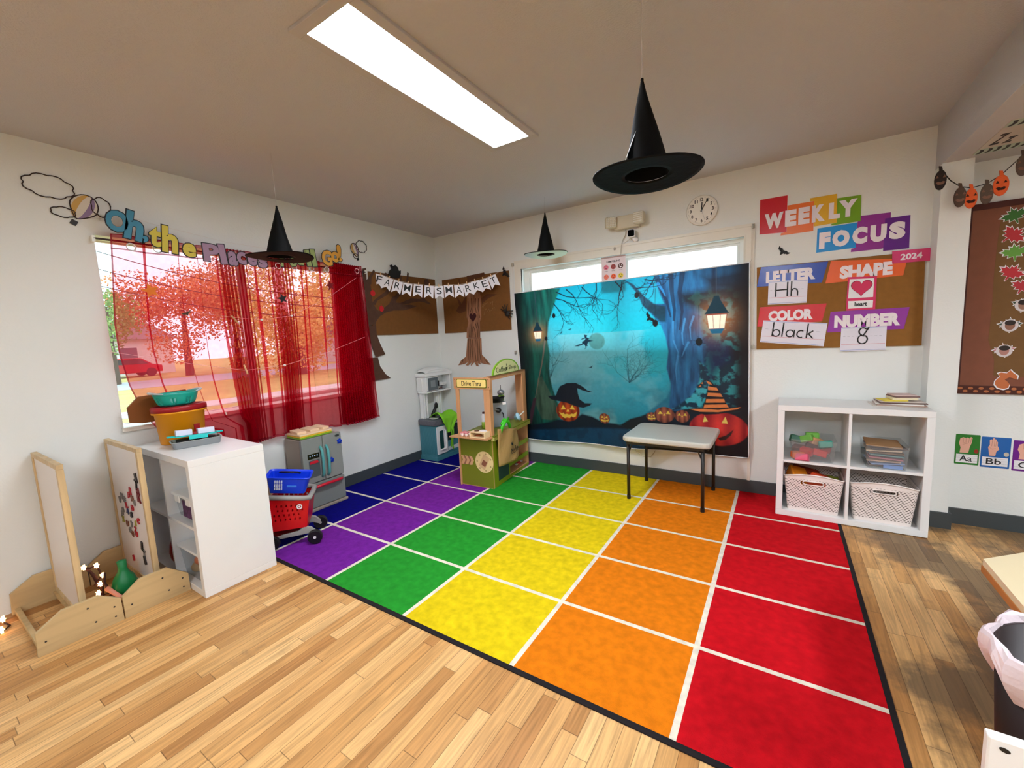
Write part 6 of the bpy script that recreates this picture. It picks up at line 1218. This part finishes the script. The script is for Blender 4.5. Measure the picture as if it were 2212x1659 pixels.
# ================================================================ folding table
t = thing('folding_table', 'square light grey plastic folding table with black legs in front of the backdrop', 'table', (2.64, -.29, RZ))
B().prism(rrect(2.325, -.6, 2.95, .0-.055, .05), Matrix.Identity(4), .472, .515).build('tabletop', mat('speckled_grey_plastic', (190, 190, 180), .35, noise=.06, nscale=120), t, bevel=.014, seg=3)
m_leg = mat('black_steel', (34, 30, 26), .4)
for x, y in ((2.362, -.545), (2.894, -.56), (2.376, -.09), (2.905, -.09)):
    l = B().cyl((x, y, RZ+.012), (x, y, .472), .0125, n=14).build('leg', m_leg, t, smooth=True); B().cyl((x, y, RZ), (x, y, RZ+.03), .0145, n=14).build('foot_cap', m_black, l)
    s = 1 if x < 2.6 else -1; B().tube([(x, y, .37), (x+s*.03, y, .44), (x+s*.045, y, .47)], .005, 6).tube([(x, y, .39), (x+s*.05, y+(.0), .47)], .004, 6).build('brace', m_leg, t)
B().box(2.36, 2.9, -.58, -.57, .452, .472).box(2.36, 2.9, -.085, -.075, .452, .472).box(2.345, 2.355, -.55, -.09, .452, .472).box(2.92, 2.93, -.55, -.09, .452, .472).build('apron_frame', m_leg, t)
tag(B().tube([(2.25, -.02, .3), (2.27, -.024, .24), (2.33, -.03, .2), (2.4, -.03, .205), (2.43, -.028, .25), (2.45, -.022, .3)], .003, 6).build('cable', mat('grey_cable', (190, 184, 170), .5), None, smooth=True), 'loop of grey cable on the wall under the backdrop behind the table leg', 'cable')

# ================================================================ right cube shelf
t = cube_shelf('cube_shelf', 'white four-hole cube shelf on the right with two woven-look baskets', 3.331, 4.098, -.37, -.018, RZ, .77)
def basket_mat():
    """white plastic with short slanted slots, their inner shade painted in"""
    m = bpy.data.materials.new('slot_shaded_white_plastic'); m.use_nodes = True; nt = m.node_tree; p = nt.nodes['Principled BSDF']; L = nt.links.new
    p.inputs['Base Color'].default_value = (*lin((228, 218, 212)), 1); p.inputs['Roughness'].default_value = .45
    tc = nod(nt, 'ShaderNodeTexCoord'); sx = nod(nt, 'ShaderNodeSeparateXYZ'); L(tc.outputs['Object'], sx.inputs[0])
    def mth(op, a, b=None):
        n = nod(nt, 'ShaderNodeMath', operation=op)
        for i, v in enumerate((a, b)):
            if v is None: continue
            if hasattr(v, 'is_linked'): L(v, n.inputs[i])
            else: n.inputs[i].default_value = v
        return n.outputs[0]
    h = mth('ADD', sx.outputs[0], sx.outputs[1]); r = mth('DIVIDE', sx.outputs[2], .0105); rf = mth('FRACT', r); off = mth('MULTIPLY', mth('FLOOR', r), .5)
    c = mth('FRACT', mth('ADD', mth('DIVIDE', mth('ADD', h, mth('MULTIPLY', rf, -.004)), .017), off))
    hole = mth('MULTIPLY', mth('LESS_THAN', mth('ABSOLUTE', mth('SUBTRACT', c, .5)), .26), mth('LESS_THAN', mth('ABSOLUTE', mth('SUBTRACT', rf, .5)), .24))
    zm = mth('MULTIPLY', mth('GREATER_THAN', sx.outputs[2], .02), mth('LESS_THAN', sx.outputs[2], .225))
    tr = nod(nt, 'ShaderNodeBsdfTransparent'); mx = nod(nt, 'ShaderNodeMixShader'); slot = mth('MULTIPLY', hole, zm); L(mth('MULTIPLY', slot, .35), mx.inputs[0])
    cm = nod(nt, 'ShaderNodeMix', data_type='RGBA'); L(slot, cm.inputs[0]); cm.inputs[6].default_value = (*lin((232, 222, 216)), 1); cm.inputs[7].default_value = (*lin((120, 108, 98)), 1); L(cm.outputs[2], p.inputs['Base Color']); L(p.outputs[0], mx.inputs[1]); L(tr.outputs[0], mx.inputs[2]); L(mx.outputs[0], nt.nodes['Material Output'].inputs[0])  # slot colour darkened to imitate the shaded basket interior
    return m
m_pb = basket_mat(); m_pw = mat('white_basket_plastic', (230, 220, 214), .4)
def weave_basket(label, x0, x1, y0, y1, z0):
    cx, cy = (x0+x1)/2, (y0+y1)/2; t = thing('storage_basket', label, 'basket', (cx, cy, z0), 'white slotted baskets in the right cube shelf')
    def wall(u, v):
        q = rrect(x0, y0, x1, y1, .025, 4); n = len(q); s = u*n; i = int(s) % n; f = s-int(s); a, c = q[i], q[(i+1) % n]; x, y = a[0]+(c[0]-a[0])*f, a[1]+(c[1]-a[1])*f; k = .86+.14*v
        top = .235+.022*max(0, 1-((x-cx)/(x1-cx))**2) if abs(y-cy) > (y1-cy)*.8 else .235
        return Vector((cx+(x-cx)*k, cy+(y-cy)*k, z0+.004+v*top))
    b = B().grid(wall, 160, 24, True); slot = lambda i: (lambda c: not (c.y < cy and abs(c.x-cx) < .052 and z0+.195 < c.z < z0+.215))(sum((Vector(b.v[j]) for j in b.f[i]), Vector())/4)
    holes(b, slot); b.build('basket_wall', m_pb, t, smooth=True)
    B().prism(rrect(cx+(x0-cx)*.86, cy+(y0-cy)*.86, cx+(x1-cx)*.86, cy+(y1-cy)*.86, .02), Matrix.Identity(4), z0, z0+.005).build('basket_base', m_pw, t)
    B().tube([wall(i/80, 1) for i in range(80)], .005, 6, closed=True).build('rim', m_pw, t, smooth=True)
    o = [(cx+x, z0+.205+y) for x, y in rrect(-.056, -.012, .056, .012, .012, 4)]; yy = lambda z: wall(.0, 0).y
    q = [Vector((x, cy+(y0-cy)*(.86+.14*((z-z0)/.255))-.003, z)) for x, z in o]; B().tube(q, .004, 6, closed=True).build('handle_rim', m_pw, t, smooth=True)
    return t
SZ = RZ+.038
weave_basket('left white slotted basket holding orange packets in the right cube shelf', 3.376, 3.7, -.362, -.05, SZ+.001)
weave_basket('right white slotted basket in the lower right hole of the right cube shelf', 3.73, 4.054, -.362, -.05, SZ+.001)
for k, (c, d, rz, cc, lab) in enumerate((((3.45, -.25, .25), (.1, .14, .1), .2, (216, 128, 26), 'yellow-orange packet at the left in the left white basket'), ((3.57, -.26, .24), (.1, .1, .1), -.2, (214, 70, 20), 'orange packet with dark lettering standing in the left white basket'), ((3.5, -.115, .23), (.16, .07, .1), .1, (170, 60, 30), 'rust packet at the back of the left white basket'), ((3.645, -.17, .22), (.06, .08, .08), .4, (150, 170, 60), 'green packet at the right in the left white basket'))):
    tag(B().cbox(c, d, rz, .2*(-1)**k, .25).build('toy_packet', mat('packet_%d' % k, cc, .5), bevel=.01), lab, 'packet')
b = B(); M = Matrix.Translation((3.57, -.26, .24)) @ Matrix.Rotation(-.2, 4, 'Z') @ Matrix.Rotation(.25, 4, 'Y') @ Matrix.Rotation(-.2, 4, 'X')
for z in (.005, .025): b.cbox(M @ Vector((0, -.051, z)), (.075, .003, .01), -.2, -.2, .25)
tag(b.build('packet_label', mat('dark_print', (50, 20, 16), .6)), 'dark printed strip on the orange packet in the left white basket', 'label')
ZM = .3975
t = thing('clear_bin', 'clear bin of red and green toys, upper left in the right cube shelf', 'bin', (3.53, -.24, ZM)); bin_shell(B(), 3.405, 3.655, -.365, -.12, ZM+.001, ZM+.145, .88).build('bin_body', m_clear, t)
B().box(3.428, 3.632, -.343, -.142, ZM, ZM+.003).build('bin_floor', m_clear, t)
random.seed(21)
tc_ = [('red', (190, 22, 20)), ('red', (200, 40, 24)), ('orange', (214, 96, 30)), ('pink', (214, 80, 110)), ('dark green', (14, 84, 56)), ('light green', (100, 160, 60)), ('tan', (190, 140, 100)), ('teal', (10, 130, 110)), ('brown', (110, 60, 46))]
spots = [(3.5, -.3, .45, 0), (3.57, -.31, .45, 1), (3.45, -.31, .425, 2), (3.475, -.335, .415, 3), (3.44, -.25, .52, 4), (3.5, -.26, .53, 5), (3.55, -.25, .515, 6), (3.6, -.27, .5, 7), (3.53, -.2, .46, 8), (3.6, -.2, .45, 0), (3.46, -.2, .44, 8), (3.53, -.23, .545, 5)]
for x, y, z, k in spots: tag(B().cbox((x, y, z), (.075, .05, .045), random.uniform(-.6, .6), random.uniform(-.4, .4), random.uniform(-.4, .4)).build('toy_piece', mat('toy_'+tc_[k][0].replace(' ', '_'), tc_[k][1], .45), bevel=.006), '%s toy piece in the clear bin with red toys on the right cube shelf' % tc_[k][0], 'toy', tc_[k][0]+' toy pieces in the clear toy bin')
t = thing('clear_bin', 'clear bin of craft cards, upper right in the right cube shelf', 'bin', (3.9, -.24, ZM)); bin_shell(B(), 3.795, 4.0, -.365, -.1, ZM+.001, ZM+.145, .9).build('bin_body', m_clear, t)
B().box(3.81, 3.985, -.343, -.12, ZM, ZM+.003).build('bin_floor', m_clear, t)
for k in range(9):
    c = [(86, 60, 50), (150, 170, 210), (196, 170, 150), (190, 120, 130), (110, 150, 150), (120, 90, 66), (206, 186, 160), (70, 50, 44), (160, 120, 80)][k]; n = ['dark brown', 'pale blue', 'beige', 'pink', 'grey green', 'brown', 'cream', 'very dark', 'tan'][k]
    z = ZM+.012+.0155*k; tag(B().cbox((3.897+.008*math.sin(3*k), -.235, z), (.155+.002*k, .19, .007), .12*math.sin(2*k), .03*math.sin(k), .06*math.sin(5*k)).build('craft_card', mat('craft_'+n.replace(' ', '_'), c, .6)), '%s craft card in the stack inside the clear craft bin' % n, 'card')
tag(B().cbox((3.93, -.36+.02, .41), (.09, .012, .02)).build('blue_label', mat('sky_blue_label', (110, 150, 214), .4)), 'sky blue strip at the bottom of the clear craft bin', 'label').location.y += .0
# papers and books on top
random.seed(5)
pile = [((3.95, -.16), (.24, .17), .05, .006, (206, 200, 190), 'bottom magazine of the pile on the right cube shelf'), ((3.965, -.17), (.23, .16), .0, .006, (170, 140, 124), 'tan magazine second from the bottom of the pile'), ((3.96, -.165), (.22, .16), -.06, .007, (226, 222, 214), 'white booklet low in the pile on the right cube shelf'), ((3.97, -.17), (.22, .155), .04, .006, (96, 70, 62), 'dark covered booklet in the pile on the right cube shelf'), ((3.965, -.165), (.21, .15), .1, .005, (196, 184, 176), 'greyish booklet in the middle of the pile'), ((3.93, -.18), (.12, .1), .3, .006, (226, 206, 70), 'yellow booklet sticking out of the pile'), ((3.98, -.15), (.12, .12), .12, .014, (222, 210, 176), 'thick cream card pack near the top of the pile'), ((3.985, -.15), (.12, .11), .3, .008, (120, 90, 84), 'maroon-edged booklet on top of the pile'), ((3.98, -.15), (.11, .1), .2, .006, (200, 176, 170), 'pinkish card topping the pile')]
z = .7705
for (c, d, rz, h, cc, lab) in pile: tag(B().cbox((c[0], c[1]-.02, z+h/2), (d[0], d[1], h), rz).build('booklet', mat('paper_%d_%d_%d' % cc, cc, .6)), lab, 'booklet', 'booklets piled on the right cube shelf'); z += h+.0006

# ================================================================ recess wall past the corner
RW = frame((0, -.02, 0), (1, 0, 0), (0, 0, 1))
t = thing('leaf_board', 'tall reddish brown paper board with autumn leaves on the right recess wall', 'bulletin board', (4.9, -.02, .83))
B().prism(rect(4.258, .835, 5.6, 1.95), RW, .0015, .012).build('backing', mat('terracotta_paper', (128, 78, 58), .85, noise=.08, nscale=20), t)
B().prism([(4.376,1.721),(4.382,1.857),(4.515,1.851),(4.574,.94),(4.406,.944),(4.403,1.042),(4.372,1.161),(4.376,1.339),(4.373,1.542)], RW, .012, .013).build('kraft_panel', mat('kraft_overlay', (116, 84, 48), .9, noise=.08, nscale=20), t)
b = B().prism(rect(4.258, .835, 5.6, .885), RW, .0125, .015).prism(rect(4.258, 1.915, 5.6, 1.95), RW, .0125, .015).prism(rect(4.258, .885, 4.266, 1.915), RW, .0125, .015)
br = b.build('border_strip', mat('dark_leaf_border', (70, 26, 14), .7), t); b = B(); random.seed(8)
for i in range(60): b.prism(oval(4.27+.0222*i, .86+.009*(-1)**i, .011, .008, 10, i), RW, .015, .0156)
b.build('border_leaves', mat('copper_print', (176, 104, 60), .7), br)
ML = [(0, 1), (.12, .62), (.34, .72), (.3, .42), (.72, .56), (.66, .4), (1, .3), (.7, .1), (.78, -.08), (.42, -.1), (.48, -.34), (.1, -.26), (.05, -.7), (-.05, -.7), (-.1, -.26), (-.48, -.34), (-.42, -.1), (-.78, -.08), (-.7, .1), (-1, .3), (-.66, .4), (-.72, .56), (-.3, .42), (-.34, .72), (-.12, .62)]
def leaf(px, s, rot, col_, lab, face=None):
    c = px; t = thing('paper_leaf', lab, 'paper leaf', (c[0], -.034, c[1]-s), 'paper maple leaves on the leaf board')
    B().prism(turn([(c[0]+x*s*1.14, c[1]+y*s*1.14) for x, y in ML], c, rot), RW, .0135, .0145).build('white_edge', m_white, t)
    B().prism(turn([(c[0]+x*s, c[1]+y*s) for x, y in ML], c, rot), RW, .0145, .0152).build('leaf_colour', mat('leaf_%d_%d_%d' % col_, col_, .6), t)
    if face:
        f = B().prism(oval(c[0], c[1]+.004, .034, .036), RW, .0152, .016).build('photo_disc', mat('photo_ground', (206, 196, 196), .5), t)
        B().prism(oval(c[0], c[1]+.004, .02, .026), RW, .016, .0165).build('face', mat('skin_print_%d' % face[0], face, .6), f); B().prism(oval(c[0], c[1]+.02, .022, .015), RW, .0165, .017).build('hair', mat('dark_hair_print', (40, 28, 24), .7), f)
lf = [(4.435,1.853),(4.428,1.748),(4.446,1.648),(4.437,1.535),(4.487,1.454),(4.498,1.35),(4.453,1.236),(4.439,1.09)]
leaf(lf[0], .055, .35, (50, 104, 30), 'dark green leaf at the top of the leaf board'); leaf(lf[1], .058, -.9, (180, 34, 40), 'red leaf below the top green leaf'); leaf(lf[2], .056, .1, (98, 156, 54), 'light green leaf on the leaf board'); leaf(lf[3], .056, -.5, (182, 30, 40), 'red leaf under the light green leaf'); leaf(lf[4], .052, -.4, (176, 36, 46), 'red leaf cut by the right edge of the photo')
leaf(lf[5], .048, -.2, (60, 78, 56), 'dark leaf with a round photo at the right edge', (150, 110, 90)); leaf(lf[6], .048, 0, (50, 74, 60), 'dark green leaf with a round photo of a dark-haired face', (140, 96, 76)); leaf(lf[7], .046, .15, (190, 120, 130), 'pink leaf with a round photo on the leaf board', (170, 120, 110))
q = [(4.435,.966),(4.481,.966),(4.474,.938),(4.461,.924),(4.437,.924),(4.43,.896),(4.454,.875),(4.467,.893)]; sq = [(4.501,.946),(4.481,.966),(4.471,.98),(4.458,.962),(4.435,.966),(4.421,.959),(4.432,.941),(4.423,.931),(4.414,.916),(4.413,.895),(4.426,.875),(4.45,.868),(4.468,.876),(4.472,.897),(4.461,.914),(4.451,.924),(4.469,.938),(4.484,.932),(4.498,.925)]
t = thing('paper_squirrel', 'small orange squirrel cut-out at the foot of the leaf board', 'decoration', (sq[0][0], -.034, min(z for _, z in sq)))
m_ = (np.mean([x for x, _ in sq]), np.mean([z for _, z in sq])); B().prism([(m_[0]+(x-m_[0])*1.12, m_[1]+(z-m_[1])*1.12) for x, z in sq], RW, .016, .017).build('white_edge', m_white, t); B().prism(sq, RW, .017, .0178).build('body', mat('squirrel_orange', (188, 104, 56), .6), t)
# alphabet sign cards
HAND_A = [(-.34, -.5), (-.3, -.2), (-.42, .05), (-.36, .34), (-.18, .42), (.0, .38), (.1, .42), (.22, .36), (.3, .46), (.4, .4), (.36, .1), (.26, -.15), (.2, -.5)]
HAND_B = [(-.2, -.5), (-.24, -.2), (-.28, .0), (-.2, .12), (-.22, .4), (-.14, .46), (-.09, .42), (-.06, .52), (.02, .54), (.06, .47), (.12, .46), (.15, .36), (.2, .3), (.2, .1), (.3, -.1), (.16, -.25), (.12, -.5)]
def abc(P, rgb, s, lab, hand, extra):
    x0, z0, x1, z1 = P; t = thing('alphabet_card', lab, 'alphabet card', ((x0+x1)/2, -.022, z0), 'hand sign alphabet cards on the recess wall'); w, h = x1-x0, z1-z0
    B().prism(rrect(x0, z0, x1, z1, .004), RW, 0, .002).build('card', mat('abc_%d_%d_%d' % rgb, rgb, .35), t)
    B().prism(rect(x0+.06*w, z0+.06*h, x1-.06*w, z0+.34*h), RW, .002, .0027).build('white_strip', m_white, t)
    b = B(); 
    for v in (.13, .22, .29): b.prism(rect(x0+.06*w, z0+v*h, x1-.06*w, z0+v*h+.0008), RW, .0027, .003)
    b.build('rules', mat('grey_rule', (130, 130, 140), .6), t)
    text(B(), s, RW, x0+.46*w, z0+.205*h, .52*w, .19*h, .0027, .0035, .01).build('lettering', m_black, t)
    B().prism([(x0+.42*w+x*w*.66, z0+.67*h+y*h*.56) for x, y in hand], RW, .002, .0032).build('hand_picture', mat('hand_skin_print', (222, 168, 146), .6), t)
    b = B()
    for a, c in extra: b.tube([RW @ Vector((x0+.42*w+x*w*.66, z0+.67*h+y*h*.56, .0034)) for x, y in a], .0006, 4)
    b.build('finger_lines', mat('hand_line_print', (130, 84, 70), .7), t)
    B().prism(oval(x1-.13*w, z0+.46*h, .09*w, .07*h), RW, .002, .003).build('small_picture', mat('small_picture_%d' % rgb[0], (140, 40, 24) if s == 'Aa' else (190, 180, 160), .5), t)
lnA = [([(-.18, .4), (-.16, .12), (-.05, .08)], 0), ([(.0, .38), (.0, .1)], 0), ([(.2, .36), (.16, .08), (-.16, .0)], 0), ([(.34, .38), (.26, .05)], 0)]; lnB = [([(-.09, .42), (-.1, .05)], 0), ([(.04, .5), (.02, .05)], 0), ([(.13, .42), (.1, .05)], 0), ([(-.26, .0), (-.05, -.12), (.1, -.05)], 0)]
abc((4.272, .387, 4.378, .578), (40, 116, 40), 'Aa', 'green alphabet card reading Aa with a fist hand sign', HAND_A, lnA)
abc((4.384, .382, 4.506, .572), (30, 94, 164), 'Bb', 'blue alphabet card reading Bb with a flat hand sign', HAND_B, lnB)
abc((4.516, .376, 4.64, .562), (104, 24, 130), 'Cc', 'purple alphabet card cut by the right edge of the photo', HAND_A, lnA)
# card under the low ceiling
UZ = frame((0, 0, HS), (1, 0, 0), (0, -1, 0)); q = [(4.215,-.2),(4.189,-.683)]; yA, yB = -q[0][1], -q[1][1]; xa = (q[0][0]+q[1][0])/2
t = thing('ceiling_card', 'Zz alphabet card with zigzag edges on the underside of the low ceiling', 'alphabet card', (xa+.12, -(yA+yB)/2, HS-.003)); UD = frame((0, 0, HS), (1, 0, 0), (0, -1, 0)); DN = Matrix(UD)
B().prism(rect(xa, yA, xa+.26, yB), UD, 0, .002).build('card', mat('cream_card', (196, 188, 176), .5), t)
hh = yB-yA
for a, c in ((yA, yA+.19*hh), (yB-.19*hh, yB)): B().prism(rect(xa, a, xa+.26, c), UD, .002, .0025).build('edge_strip', mat('mint_strip', (176, 196, 180), .5), t)
b = B()
for a, c in ((yA, yA+.19*hh), (yB-.19*hh, yB)):
    for i in range(8): x = xa+.01+.032*i; m2 = (a+c)/2; b.prism([(x, a+.01), (x+.016, a+.01), (x+.022, m2), (x+.016, c-.01), (x, c-.01), (x+.008, m2)], UD, .0025, .003)
b.build('zigzag', m_black, t)
for ch, q in (('Z', [(4.243,-.342),(4.282,-.33),(4.21,-.496),(4.236,-.498)]), ('z', [(4.29,-.336),(4.311,-.331),(4.267,-.429),(4.288,-.423)])):
    zx = [p[0] for p in q]; zy = [-p[1] for p in q]; text(B(), ch, UD, sum(zx)/4, sum(zy)/4, max((zx[1]-zx[0]+zx[3]-zx[2])/2, .03), (zy[2]+zy[3]-zy[0]-zy[1])/2, .002, .003, .02).build('letter', m_black, t)
# pumpkin garland across the recess
sp = [(4.082,-.2,2.142),(4.125,-.2,2.073),(4.167,-.2,2.031),(4.211,-.2,2.015),(4.271,-.2,2.026),(4.322,-.2,2.06),(4.397,-.2,2.146)]; sp.append((5.0, -.2, 2.16))
tag(B().tube([(4.1, -.148, sp[0][2]+.0)]+sp, .0025, 6).build('garland_cord', m_dark, None, smooth=True), 'dark cord of the felt pumpkin garland on the right', 'cord')
def felt(i, lab, c, rgb):
    x, y, z = c; t = thing('felt_pumpkin', lab, 'pumpkin decoration', (x, y, z-.12), 'felt pumpkins on the garland'); M_ = mat('felt_%d_%d_%d' % rgb, rgb, .9, bump=.4, bscale=80)
    F2 = frame((x, y, z), (1, 0, 0), (0, 0, 1)); o = oval(0, -.056, .026+.005*(i == 4), .055)
    B().prism(o, F2, -.006, .006).build('body', M_, t, bevel=.004); B().prism([(-.007, -.004), (.007, -.004), (.003, .018), (-.01, .022)], F2, -.004, .004).build('stem', M_, t)
    b = B()
    for s in (-1, 1): b.prism([(s*.008, -.045), (s*.022, -.045), (s*.015, -.03)], F2, .006, .0075)
    b.prism([(-.02, -.07), (-.01, -.064), (0, -.07), (.01, -.064), (.02, -.07), (.01, -.082), (-.01, -.082)], F2, .006, .0075); b.build('face', mat('felt_face_%d' % (rgb[0] > 100), (60, 26, 14) if rgb[0] > 100 else (128, 92, 76), .9), t)
BK, OR_ = (44, 36, 34), (228, 98, 48)
for i, (k, c, lab) in enumerate(((0, BK, 'black felt pumpkin at the left end of the garland'), (2, (84, 66, 56), 'dark brown felt pumpkin second on the garland'), (3, OR_, 'orange felt pumpkin third on the garland over the board edge'), (4, (92, 76, 66), 'dark grey felt pumpkin fourth on the garland'), (5, OR_, 'large orange felt pumpkin fifth on the garland'), (6, (96, 80, 72), 'grey felt pumpkin at the right edge of the photo'))): felt(i, lab, sp[k], c)

# ================================================================ bottom right: activity table, bin, panel
t = thing('activity_table', 'pale topped activity table with a wooden edge at the right edge of the photo', 'table', (4.35, -2.2, 0))
TP_ = [(3.925, -1.713), (4.2, -1.465), (4.85, -1.465), (4.85, -2.25), (3.925, -2.25)]
B().prism(TP_, Matrix.Identity(4), .478, .5).build('tabletop', mat('pale_laminate', (222, 206, 168), .4), t)
B().prism([(4.39+(x-4.39)*1.006, -1.9+(y+1.9)*1.006) for x, y in TP_], Matrix.Identity(4), .455, .478).build('wooden_edge', wood('amber_edge', (190, 124, 62), 1, .7, 14), t)
for x, y in ((4.2, -1.65), (4.75, -1.6), (4.75, -2.15), (4.05, -2.15)): B().cyl((x, y, 0), (x, y, .455), .018, n=12).build('leg', m_leg, t)
BC = (3.885, -2.4); t = thing('waste_bin', 'dark brown waste bin with a crumpled pink and white liner at the right', 'waste bin', (BC[0], BC[1], 0))
B().lathe([(0, 0), (.095, 0), (.1, .005), (.135, .6), (.128, .6), (.094, .012), (0, .012)], (*BC, 0), 32).build('bin_body', mat('dark_brown_plastic', (26, 9, 8), .5), t, smooth=True)
def liner(u, v):
    a = 2*PI*u; j = .5+.5*math.sin(5*a+1)+.3*math.sin(11*a)
    if v < .4: w = v/.4; r = .118+.016*w; z = .42+.19*w
    else: w = (v-.4)/.6; r = .136+.012*math.sin(PI*w)*1.6+.006*math.sin(9*a+3*w); z = .612+.012*math.sin(PI*min(1, w*2))-(.05+.085*j*.8)*w**1.2
    return Vector((BC[0]+r*math.cos(a), BC[1]+r*math.sin(a), z+.006*math.sin(7*a)*v))
B().grid(liner, 30, 13, True).build('liner', mat('pinkish_white_film', (222, 206, 210), .3, bump=.6, bscale=22, noise=.08, nscale=10), t)
t = thing('divider_board', 'white board with a dark oval slot at the bottom right corner of the photo', 'panel', (3.9, -2.69, 0))
B().box(3.652, 4.2, -2.7, -2.68, .02, .6).build('board', m_lam, t, bevel=.003)
for x in (3.75, 4.1): B().box(x-.02, x+.02, -2.78, -2.61, 0, .02).build('foot', m_lam, t, bevel=.003)
B().prism(turn(oval(3.672, .583, .007, .004), (3.672, .583), -.3), frame((0, -2.7, 0), (1, 0, 0), (0, 0, 1)), 0, .0008).build('slot', m_black, t)
